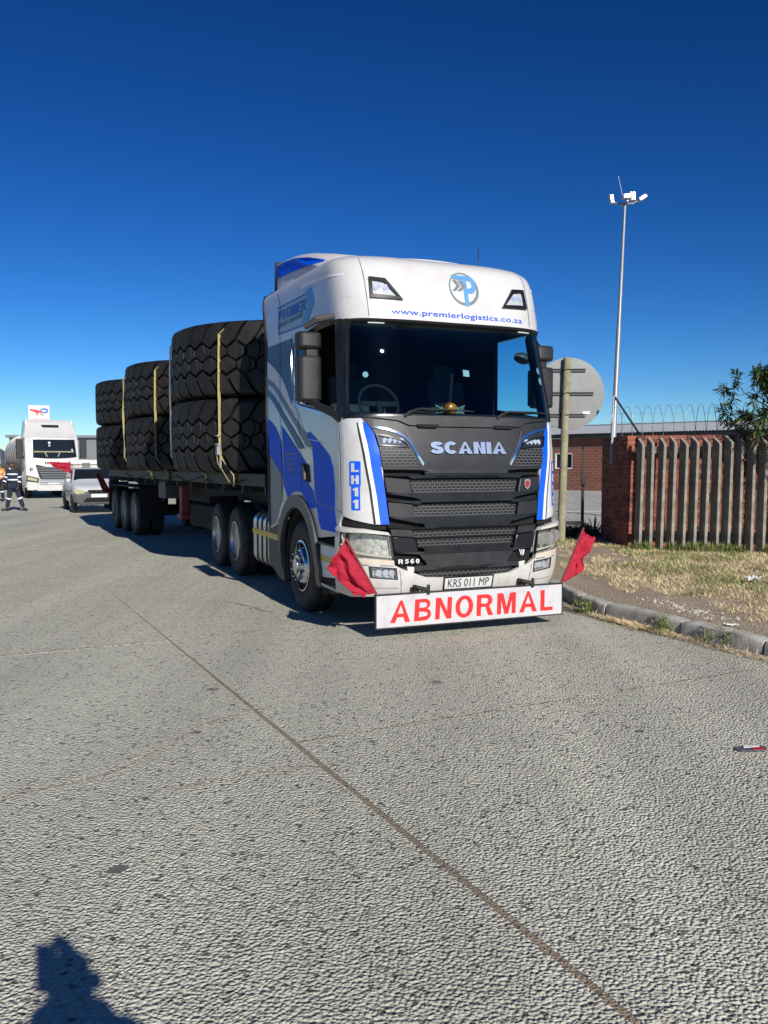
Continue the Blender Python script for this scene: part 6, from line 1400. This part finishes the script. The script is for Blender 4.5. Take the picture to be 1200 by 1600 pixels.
mb = MB(); mb.b2((-.62, -.05, .80), (.62, .03, .86)); mb.b2((-.62, -.05, .68), (.62, .03, .78)); mb.b2((-.62, -.05, .90), (.62, .02, .93)); mb.build('lower_grille', M['alu'], t)
mb = MB(); mb.b2((-.26, -.06, .69), (.26, -.051, .77)); mb.build('number_plate', M['plate_y'], t)
for sg in (-1, 1):
    slab('lamp_housing', [(sg*.64, .99), (sg*1.20, 1.14), (sg*1.22, .86), (sg*.68, .77)], -.055, .1, M['plastic'], t); slab('headlamp', [(sg*.72, .95), (sg*1.14, 1.07), (sg*1.17, .93), (sg*.75, .84)], -.075, .0, M['carlamp'], t)
    slab('bumper_corner', [(sg*.66, .78), (sg*1.20, .84), (sg*1.18, .42), (sg*.70, .40)], -.05, .2, M['white_b'], t, .02)
    mb = MB(); mb.tube([(sg*1.18, -.04+.08, 1.14), (sg*1.21, .05, .8), (sg*1.15, .0, .48), (sg*.75, -.05, .42)], .018, 5); mb.build('lamp_trim', M['black_p'], t)
    mb = MB(); mb.add([(sg*1.245, .5, 1.95), (sg*1.245, 1.5, 1.98), (sg*1.245, 1.5, 2.85), (sg*1.235, .62, 2.85)], [(0, 1, 2, 3)]); mb.build('side_window', M['glass_d'], t, solid=.02)
    mb = MB(); mb.b2((sg*1.30, .22, 1.95), (sg*1.62, .40, 2.9)); m_ = mb.build('mirror', M['black_p'], t, bevel=.03); mb = MB(); mb.tube([(sg*1.2, .4, 2.9), (sg*1.42, .35, 2.88)], .02, 5); mb.tube([(sg*1.2, .4, 2.0), (sg*1.42, .35, 2.02)], .02, 5); mb.build('mirror_arm', M['black_p'], m_)
    mb = MB(); mb.add([(sg*1.25, .25, 1.52), (sg*1.25, 2.0, 1.25), (sg*1.25, 2.0, 1.32), (sg*1.25, .25, 1.60)], [(0, 1, 2, 3)]); mb.build('side_stripe', M['orange'], t, solid=.01)
    for v in (1.35, 4.3, 5.6): w_ = wheel(t, (sg*1.2, v, .52), sg, 'steer' if v < 2 else 'trailer')
slab('bumper', [(-.70, .66), (.70, .66), (.70, .38), (-.70, .38)], -.06, .25, M['white_b'], t, .02)
text2('lettering', 'IVECO', [(-.36, 1.80), (.30, 1.80), (.30, 1.68), (-.36, 1.68)], lambda x, y, o: (x, -.005-o, y), M['chassis'], t, .0, .02, t=.24)
text2('lettering', 'E1', [(-1.04, 1.50), (-.92, 1.50), (-.92, 1.36), (-1.04, 1.36)], lambda x, y, o: (x, .0-o, y), M['chassis'], t, .0, .02)
for sg in (-1, 1): slab('deflector_side', [(sg*1.15, 3.0), (sg*1.22, 3.0), (sg*1.10, 3.85), (sg*.98, 3.88)], 1.2, 2.5, M['white'], t)
mb = MB(); mb.prism([(1.25, 3.72), (1.5, 3.88), (2.3, 3.92), (2.3, 3.72)], 0, -1.02, 1.02); mb.build('roof_deflector', M['white'], t, bevel=.03)
mb = MB(); mb.b2((-.45, .6, .6), (.45, 12.5, 1.1)); mb.b2((-1.1, .3, .45), (1.1, 1.9, .9)); mb.build('chassis', M['chassis'], t)
tk = MB(); tk.lathe([(.05, 3.4), (.7, 3.45), (1.1, 3.6), (1.22, 3.9), (1.22, 13.5), (.9, 13.7), (.05, 13.75)], 40, 'Y', (0, 0, 2.25)); tko = tk.build('tank', M['tanker'], t, smooth=True)
tk = MB()
for v in (4.2, 5.6, 7.0, 8.4, 9.8, 11.2, 12.6): tk.lathe([(1.23, v), (1.27, v+.02), (1.27, v+.08), (1.23, v+.1)], 40, 'Y', (0, 0, 2.25))
tk.build('tank_band', M['tanker'], tko, smooth=True)['kind'] = 'stuff'
# red cloth seen in front of its grille belongs to the white pickup below

# =============================== white pickup with roof rack ===============================
CA = R(26)
t = thing('white_pickup', 'small white pickup car with roof rack and grey bumper waiting behind the trailer', 'car', (-9.72, 28.85, 0), CA)
CW = .80
side = [(-.02, .42), (-.05, .62), (.0, .80), (.25, .95), (.95, 1.06), (1.62, 1.52), (2.0, 1.56), (2.9, 1.54), (3.3, 1.50), (3.35, 1.0), (4.3, .98), (4.35, .45), (3.9, .38), (.5, .30)]
mb = MB(); xs = [-1, -.97, -.88, -.5, 0, .5, .88, .97, 1]; ins = [.24, .11, .03, .01, 0, .01, .03, .11, .24]; n = len(side)
def carx(x, y, z): return x*CW*(1-.20*max(0, z-.98)/.55)
vs = [(carx(x, y, z), y+(dx if y < .5 else 0), z-(.03 if abs(x) > .95 and z > .7 else 0)) for x, dx in zip(xs, ins) for y, z in side]
mb.add(vs, [(i*n+k, i*n+(k+1) % n, (i+1)*n+(k+1) % n, (i+1)*n+k) for i in range(8) for k in range(n)]+[tuple(range(n)), tuple(range(8*n, 9*n))])
bo_ = mb.build('body', M['car'], t, smooth=True); sb_ = bo_.modifiers.new('u', 'SUBSURF'); sb_.levels = sb_.render_levels = 1; shade(bo_.data, 80)
def wsc(z): return .95+(z-1.06)*(.67/.46)
mb = MB(); mb.add([(-.70, wsc(1.09)-.03, 1.10), (.70, wsc(1.09)-.03, 1.10), (.585, wsc(1.48)-.02, 1.485), (-.585, wsc(1.48)-.02, 1.485)], [(0, 1, 2, 3)]); mb.build('windscreen', M['glass_d'], t, solid=.03)
for sg in (-1, 1):
    mb = MB(); mb.add([(sg*carx(1, 0, 1.04)*1.008, 1.15, 1.05), (sg*carx(1, 0, 1.04)*1.008, 2.15, 1.05), (sg*carx(1, 0, 1.46)*1.012, 2.1, 1.46), (sg*carx(1, 0, 1.44)*1.012, 1.68, 1.45)], [(0, 1, 2, 3)]); mb.build('side_window', M['glass_d'], t, solid=.02)
    mb = MB(); mb.add([(sg*carx(1, 0, 1.04)*1.008, 2.22, 1.05), (sg*carx(1, 0, 1.04)*1.008, 3.1, 1.05), (sg*carx(1, 0, 1.44)*1.012, 3.05, 1.44), (sg*carx(1, 0, 1.46)*1.012, 2.17, 1.46)], [(0, 1, 2, 3)]); mb.build('side_window', M['glass_d'], t, solid=.02)
    mb = MB(); mb.prism([(sg*.42, .78), (sg*.78, .86), (sg*.80, .72), (sg*.70, .64), (sg*.46, .68)], 1, -.07, .12); mb.build('headlamp', M['carlamp'], t, bevel=.02)
    mb = MB(); mb.box((sg*.84, 1.25, 1.10), (.16, .10, .13)); mb.build('mirror', M['car'], t, bevel=.03)
    for v in (.72, 3.35):
        w_ = bpy.data.objects.new('wheel', None); link(w_, t); w_.location = (sg*.81, v, .30); w_.rotation_euler = (0, 0, 0 if sg < 0 else math.pi)
        mb = MB(); mb.lathe([(.19, .0), (.22, -.005), (.28, .01), (.30, .03), (.30, .15), (.27, .17), (.19, .17)], 28, 'X'); mb.build('tyre', M['rubber'], w_, smooth=True)
        mb = MB(); mb.lathe([(.195, .01), (.18, -.002), (.10, .02), (.03, .005)], 24, 'X'); mb.build('rim', M['alu'], w_, smooth=True)
    mb = MB(); C_ = arc(0, 0, .36, 0, 180, 10); mb.prism([(.72-x, .30+y) for x, y in C_], 0, sg*.80, sg*.809); mb.build('wheel_arch', M['hole'], t); mb = MB(); mb.prism([(3.35-x, .30+y) for x, y in C_], 0, sg*.80, sg*.809); mb.build('wheel_arch', M['hole'], t)
    mb = MB(); mb.b2((sg*.812, 1.2, .68), (sg*.824, 3.0, .73)); mb.build('door_strip', M['grey_v'], t)
mb = MB(); mb.prism([(-.80, .66), (-.5, .68), (-.30, .78), (.30, .78), (.5, .68), (.80, .66), (.80, .40), (.6, .30), (-.6, .30), (-.80, .40)], 1, -.10, .12); mb.build('bumper', M['tool'], t, bevel=.05)
mb = MB(); mb.prism([(-.40, .54), (.40, .54), (.52, .40), (-.52, .40)], 1, -.125, -.09); mb.prism([(-.36, .80), (.36, .80), (.30, .70), (-.30, .70)], 1, -.125, -.05); mb.build('grille', M['hole'], t)
mb = MB(); mb.b2((-.26, -.145, .55), (.26, -.128, .665)); pl_ = mb.build('number_plate', M['plate_y'], t)
mb = MB(); mb.box((0, -.13, .745), (.16, .02, .05)); mb.build('badge', M['chrome'], t, bevel=.008)
mb = MB()
for y in (1.85, 2.5, 3.1): mb.tube([(-.60, y, 1.53), (-.60, y, 1.64), (.60, y, 1.64), (.60, y, 1.53)], .015, 5)
for x in (-.58, .58): mb.tube([(x, 1.8, 1.66), (x, 3.2, 1.66)], .015, 5)
for k in range(5): mb.b2((-.55+k*.22, 1.8, 1.655), (-.40+k*.22, 3.2, 1.67))
mb.build('roof_rack', M['timber'], t)
def fromCar(x, y, z):
    c, s = math.cos(CA), math.sin(CA); return Vector((-9.72+x*c-y*s, 28.85+x*s+y*c, z))
cloth('red_flag', 'small red flag blowing from the roof rack of the white pickup', [fromCar(-.70, 1.9, 1.74), fromCar(-1.42, 1.7, 1.74), fromCar(-1.30, 1.7, 1.58), fromCar(-.66, 1.9, 1.34)], M['flag'], 1.6, .05, 12, [fromCar(-.58, 1.9, 1.50), fromCar(-.74, 1.9, 1.80)], n=(12, 10))

# =============================== sign, buildings and others beyond ===============================
t = thing('fuel_station_sign', 'square white fuel station sign with red and blue loop logo above the tanker', 'sign', (-33.2, 82.0, -.02), R(20))
mb = MB(); mb.b2((-.95, -.12, 4.9), (.95, .12, 7.35)); mb.build('panel', M['whitewall'], t, bevel=.03)
mb = MB(); mb.b2((-.12, -.1, 0), (.12, .1, 4.9)); mb.build('post', M['grey_l'], t)
f2 = lambda x, y, o: (x, -.12-o, y)
def stroke(pts, w):
    L, Rr = [], []
    for i, p in enumerate(pts):
        d = (Vector(pts[min(i+1, len(pts)-1)])-Vector(pts[max(0, i-1)])).normalized(); q = Vector((-d.y, d.x))*w*(.6+.4*math.sin(math.pi*i/(len(pts)-1)))
        L.append((p[0]+q.x, p[1]+q.y)); Rr.append((p[0]-q.x, p[1]-q.y))
    return L+Rr[::-1]
panel('logo_red', [stroke([(-.80, 6.92), (-.5, 6.85), (-.2, 6.78), (.1, 6.72), (.3, 6.70)], .12)], f2, M['sign_red'], t, 0, .02, res=9)
panel('logo_red', [stroke([(-.35, 6.80), (-.2, 6.62), (-.10, 6.42)], .08)], f2, M['sign_red'], t, .022, .01, res=9)
panel('logo_blue', [stroke([(.1, 6.78), (.25, 6.98), (.55, 7.02), (.78, 6.90), (.72, 6.72), (.45, 6.66), (.30, 6.69)], .07)], f2, M['blue'], t, .022, .02, res=9)
panel('logo_green', [stroke([(.12, 6.55), (.28, 6.45), (.42, 6.42)], .05)], f2, M['leaf2'], t, 0, .02, res=9)
text('lettering', 'TotalEnergies', [(-.82, 6.10), (.82, 6.10), (.82, 5.85), (-.82, 5.85)], f2, M['sign_red'], t, .0, .01)
t = thing('warehouse', 'low grey warehouse with pale lower wall behind the trailer on the far left', 'building', (-52, 118, -.02), R(10))
mb = MB(); mb.b2((0, 0, 2.3), (40, 14, 5.4)); mb.build('cladding', M['greywall'], t)
mb = MB(); mb.b2((0, -.15, 0), (40, 13.8, 2.3)); mb.build('wall', M['whitewall'], t)
mb = MB(); mb.b2((-.4, -.5, 5.4), (40.4, 14.4, 5.75)); mb.build('roof', M['grey_v'], t)
for x in (3, 8.5, 14, 19.5, 25, 31): mb = MB(); mb.b2((x, -.32, 0), (x+.25, -.16, 5.39)); mb.build('column', M['chassis'], t)
for x in (9.6, 12.3, 21, 27): mb = MB(); mb.b2((x, -.22, .2), (x+1.1, -.16, 1.9)); mb.build('door', M['greywall'], t)
t = thing('distant_shed', 'pale low shed on the horizon at the left edge', 'building', (-95, 150, -.02), R(8))
mb = MB(); mb.b2((0, 0, 0), (30, 10, 3.0)); mb.build('wall', M['whitewall'], t); mb = MB(); mb.prism([(-.5, 3.0), (5, 4.2), (10.5, 3.0)], 0, -.5, 30.5); mb.build('roof', M['grey_l'], t)
t = thing('water_bowser', 'white truck cab partly cut by the left edge behind the man', 'truck', (-24.3, 50.5, 0), R(15))
mb = MB(); mb.prism([(0, .5), (-.02, 1.3), (.25, 2.3), (.4, 2.5), (1.8, 2.55), (1.9, .6)], 0, -1.1, 1.1); mb.build('cab', M['car'], t, bevel=.06)
mb = MB(); mb.prism([(-.95, 1.35), (.95, 1.35), (.85, 2.2), (-.85, 2.2)], 1, -.02, .25); mb.build('windscreen', M['glass_d'], t)
mb = MB(); mb.b2((-.8, -.06, .55), (.8, .1, .95)); mb.build('bumper', M['grey_v'], t)
mb = MB(); mb.lathe([(.1, 2.2), (.95, 2.3), (1.0, 2.5), (1.0, 6), (.1, 6.2)], 28, 'Y', (0, 0, 1.8)); mb.build('tank', M['tanker'], t, smooth=True)
for sg in (-1, 1):
    for v in (1.1, 4.4): mb = MB(); mb.tube([(sg*.85, v, .45), (sg*1.1, v, .45)], .45, 24); mb.build('wheel', M['rubber'], t)

# =============================== people ===============================
def skin_chain(nodes, edges, name, m, parent, sub=2, root=0):
    me = bpy.data.meshes.new(name); me.from_pydata([n[0] for n in nodes], edges, []); me.materials.append(m)
    o = bpy.data.objects.new(name, me); link(o, parent)
    bm = bmesh.new(); bm.from_mesh(me); L = bm.verts.layers.skin.verify(); bm.verts.ensure_lookup_table()
    for v, n in zip(bm.verts, nodes):
        r = n[1]; v[L].radius = (r, r) if not isinstance(r, tuple) else r; v[L].use_root = False
    bm.verts[root][L].use_root = True; bm.to_mesh(me); bm.free()
    o.modifiers.new('k', 'SKIN').use_smooth_shade = True; md = o.modifiers.new('u', 'SUBSURF'); md.levels = sub; md.render_levels = sub
    return o
def person(label, loc, rz, top, bot, pose, hat=None, stripes=True, bulk=1.):
    t = thing('person', label, 'person', loc, rz); P = pose; J = P['J']
    def N(k, r): return (Vector(J[k]), r)
    names = ['pelvis', 'waist', 'chest', 'neck0', 'neck', 'head0', 'head', 'crown', 'shl', 'ell', 'wrl', 'shr', 'elr', 'wrr', 'hil', 'knl', 'anl', 'hir', 'knr', 'anr', 'tol', 'tor']
    rad = dict(pelvis=(.15, .11), waist=(.135, .10), chest=(.165, .115), neck0=.07, neck=.052, head0=.075, head=(.078, .095), crown=.06, shl=.062, ell=.043, wrl=.028, shr=.062, elr=.043, wrr=.028, hil=.095, knl=.06, anl=.04, hir=.095, knr=.06, anr=.04, tol=.035, tor=.035)
    ed = [('pelvis', 'waist'), ('waist', 'chest'), ('chest', 'neck0'), ('neck0', 'neck'), ('neck', 'head0'), ('head0', 'head'), ('head', 'crown'), ('chest', 'shl'), ('shl', 'ell'), ('ell', 'wrl'), ('chest', 'shr'), ('shr', 'elr'), ('elr', 'wrr'), ('pelvis', 'hil'), ('hil', 'knl'), ('knl', 'anl'), ('anl', 'tol'), ('pelvis', 'hir'), ('hir', 'knr'), ('knr', 'anr'), ('anr', 'tor')]
    body = skin_chain([N(k, rad[k]) for k in names], [(names.index(a), names.index(b)) for a, b in ed], 'body', M['skin'], t)
    # jacket and trousers follow the body, a little larger
    jn = ['waist0', 'waist', 'chest', 'neck0', 'shl', 'ell', 'wrl', 'shr', 'elr', 'wrr']; J2 = dict(J); J2['waist0'] = Vector(J['pelvis'])+Vector((0, 0, .0))
    for a, b in (('wrl', 'ell'), ('wrr', 'elr')): J2[a] = Vector(J[a]).lerp(Vector(J[b]), .12)
    rj = dict(waist0=(.19, .145), waist=(.175, .14), chest=(.195, .145), neck0=.085, shl=.085, ell=.065, wrl=.05, shr=.085, elr=.065, wrr=.05)
    rj = {k: (tuple(c*bulk for c in v) if isinstance(v, tuple) else v*bulk) for k, v in rj.items()}
    skin_chain([(Vector(J2[k]), rj[k]) for k in jn], [(0, 1), (1, 2), (2, 3), (2, 4), (4, 5), (5, 6), (2, 7), (7, 8), (8, 9)], 'jacket', top, t)
    tn = ['pelvis', 'hil', 'knl', 'anl', 'hir', 'knr', 'anr']; rt = dict(pelvis=(.16, .13), hil=.115, knl=.088, anl=.078, hir=.115, knr=.088, anr=.078); J3 = dict(J)
    for a, b in (('anl', 'knl'), ('anr', 'knr')): J3[a] = Vector(J[a]).lerp(Vector(J[b]), .08)
    skin_chain([(Vector(J3[k]), rt[k]) for k in tn], [(0, 1), (1, 2), (2, 3), (0, 4), (4, 5), (5, 6)], 'trousers', bot, t)
    for a, b in (('anl', 'tol'), ('anr', 'tor')):
        A_, B_ = Vector(J[a]), Vector(J[b]); d = (B_-A_); d.z = 0; d.normalize(); mb = MB(); base = min(A_.z, B_.z)
        skin_chain([(A_+Vector((0, 0, .05)), .055), (A_-Vector((0, 0, .02))-d*.02, .058), (B_-d*.02, (.05, .04)), (B_+d*.04, .035)], [(0, 1), (1, 2), (2, 3)], 'boot', M['boot'], t, 1)
    hd = Vector(J['head']); cr = Vector(J['crown']); f_ = Vector(P['face']).normalized()
    skin_chain([(hd-f_*.035+Vector((0, 0, .02)), (.085, .088)), (cr-f_*.01+Vector((0, 0, .012)), .068)], [(0, 1)], 'hair', hat or M['hair'], t, 1)
    sd = f_.cross(Vector((0, 0, 1))); mb = MB()
    mb.lathe([(.004, 0), (.016, .004), (.013, .03), (.004, .045)], 8, 'Z', hd+f_*.092+Vector((0, 0, -.045))); mb.build('nose', M['skin'], t, smooth=True)
    mb = MB()
    for s_ in (-1, 1): mb.lathe([(.002, -.009), (.013, 0), (.002, .009)], 8, 'Z', hd+f_*.082+sd*.032*s_+Vector((0, 0, .01)))
    mb.build('eyes', M['paper'], t, smooth=True)
    mb = MB(); mb.box(hd+f_*.085+Vector((0, 0, -.068)), (.045 if abs(f_.y) > .7 else .02, .02 if abs(f_.y) > .7 else .045, .012)); mb.build('mouth', M['flag_d'], t)
    for s_ in (-1, 1): mb = MB(); mb.lathe([(.004, -.03), (.02, -.01), (.022, .012), (.008, .03)], 8, 'Z', hd+sd*.088*s_-f_*.01-Vector((0, 0, .01))); mb.build('ear', M['skin'], t, smooth=True)
    # hands: palm, four fingers and a thumb
    for w_, e_ in (('wrl', 'ell'), ('wrr', 'elr')):
        W = Vector(J[w_]); d = (W-Vector(J[e_])).normalized(); sd2 = d.cross(f_).normalized() if abs(d.dot(f_)) < .95 else Vector((0, 0, 1)); up2 = sd2.cross(d)
        nd = [(W, .028), (W+d*.05, (.036, .022)), (W+d*.09, (.038, .02))]; eg = [(0, 1), (1, 2)]
        for k, (o_, L_) in enumerate(((-.03, .06), (-.01, .075), (.01, .072), (.03, .055))):
            b = len(nd); nd += [(W+d*(.10)+up2*o_, .0105), (W+d*(.10+L_*.55)+up2*o_+sd2*.012, .0095), (W+d*(.10+L_*.9)+up2*o_*.9+sd2*.035, .0085)]; eg += [(2, b), (b, b+1), (b+1, b+2)]
        b = len(nd); nd += [(W+d*.045+up2*.045, .012), (W+d*.085+up2*.062+sd2*.01, .010)]; eg += [(1, b), (b, b+1)]
        skin_chain(nd, eg, 'hand', M['skin'], t, 1)
    if stripes:
        def band(a, b, f0, r0, r1, w=.05):
            A_, B_ = Vector(a), Vector(b); p = A_.lerp(B_, f0); d = (B_-A_).normalized(); q = d.orthogonal().normalized(); k = d.cross(q); mb = MB(); vs = []
            if r0 != r1: q = Vector((1, 0, 0)); k = Vector((0, 1, 0))
            for h in (-w/2, w/2):
                for i in range(20): a_ = 2*math.pi*i/20; vs.append(p+d*h+q*r0*math.cos(a_)+k*r1*math.sin(a_))
            mb.add(vs, [(i, (i+1) % 20, 20+(i+1) % 20, 20+i) for i in range(20)]); mb.build('reflective_band', M['retro'], t, smooth=True, solid=.006)
        band(J['waist'], J['chest'], .15, .192, .158, .055); band(J['waist'], J['chest'], .95, .208, .168, .055)
        for s_ in 'lr':
            band(J['el'+s_], J['wr'+s_], .45, .068, .068, .05); band(J['sh'+s_], J['el'+s_], .75, .082, .082, .05); band(J['kn'+s_], J['an'+s_], .12, .098, .098, .06)
    return t
def pose(rows): return dict(J={k: v for k, v in rows.items() if k != 'face'}, face=rows['face'])
# striding to the left of the picture, body turned, head towards the camera
walk = pose(dict(pelvis=(0, 0, .95), waist=(0, -.01, 1.08), chest=(.0, -.01, 1.33), neck0=(0, -.01, 1.46), neck=(-.005, -.015, 1.51), head0=(-.01, -.03, 1.58), head=(-.012, -.035, 1.64), crown=(-.01, -.03, 1.71),
    shl=(-.17, .03, 1.42), ell=(-.26, .06, 1.15), wrl=(-.33, -.05, .93), shr=(.17, -.03, 1.42), elr=(.24, -.05, 1.14), wrr=(.20, -.16, .90),
    hil=(-.09, 0, .92), knl=(-.14, -.03, .50), anl=(-.24, .02, .10), hir=(.09, 0, .92), knr=(.20, -.05, .51), anr=(.33, .0, .10), tol=(-.40, -.02, .045), tor=(.46, -.10, .045), face=(-.35, -.94, 0)))
person('man in navy workwear with silver reflective bands walking beside the tanker truck', (-13.25, 30.3, 0), R(12), M['navy'], M['navy'], walk)
stand = pose(dict(pelvis=(0, 0, .95), waist=(0, 0, 1.08), chest=(0, 0, 1.33), neck0=(0, 0, 1.46), neck=(0, 0, 1.51), head0=(0, -.01, 1.58), head=(0, -.02, 1.64), crown=(0, -.01, 1.71),
    shl=(-.18, 0, 1.42), ell=(-.25, .02, 1.13), wrl=(-.22, -.12, .90), shr=(.18, 0, 1.42), elr=(.27, .02, 1.14), wrr=(.30, -.10, .92),
    hil=(-.09, 0, .92), knl=(-.11, -.01, .50), anl=(-.12, .02, .10), hir=(.09, 0, .92), knr=(.12, -.03, .50), anr=(.15, .02, .10), tol=(-.15, -.13, .045), tor=(.19, -.13, .045), face=(.2, -1, 0)))
person('worker in orange jacket cut by the left edge of the view', (-17.25, 38.0, 0), R(10), M['orange'], M['navy'], stand, hat=M['hair'])
# the photographer, whose shadow lies in the lower left corner
phot = pose(dict(pelvis=(0, 0, .98), waist=(0, 0, 1.11), chest=(0, .01, 1.37), neck0=(0, .02, 1.50), neck=(0, .03, 1.55), head0=(0, .05, 1.61), head=(0, .06, 1.68), crown=(0, .05, 1.76),
    shl=(-.18, .02, 1.46), ell=(-.33, .10, 1.36), wrl=(-.19, .18, 1.46), shr=(.18, .02, 1.46), elr=(.04, .17, 1.28), wrr=(-.04, .21, 1.57),
    hil=(-.09, 0, .95), knl=(-.12, .01, .52), anl=(-.14, -.02, .10), hir=(.09, 0, .95), knr=(.12, .01, .52), anr=(.14, -.02, .10), tol=(-.16, .13, .045), tor=(.17, .13, .045), face=(0, 1, 0)))
person('photographer standing behind the camera whose shadow falls on the road', (.23, -.27, 0), 0, M['navy'], M['navy'], phot, stripes=False, bulk=1.5)
t = thing('mobile_phone', 'dark mobile phone held up in both hands by the photographer', 'phone', (.085, -.035, 1.61))
mb = MB(); mb.b2((-.038, -.012, -.08), (.038, -.004, .08)); mb.build('case', M['black_p'], t, bevel=.003)
mb = MB(); mb.b2((-.034, -.0135, -.075), (.034, -.0125, .075)); mb.build('screen', M['glass_d'], t)
# =============================== small road details ===============================
mb = MB(); rg = random.Random(44); 
for i in range(900):
    x, y = rg.uniform(-7, 3.0), 2.3+abs(rg.gauss(0, 5)); 
    if x > kerb_x(max(2.3, min(18.9, y)))-.05: continue
    s = rg.uniform(.0025, .007); mb.add([(x-s, y, .002), (x+s, y-s*.5, .002), (x+.2*s, y+s, .002), (x, y, .002+s*1.2)], [(0, 1, 3), (1, 2, 3), (2, 0, 3)])
props(mb.build('road_grit', M['kerb']), kind='stuff')
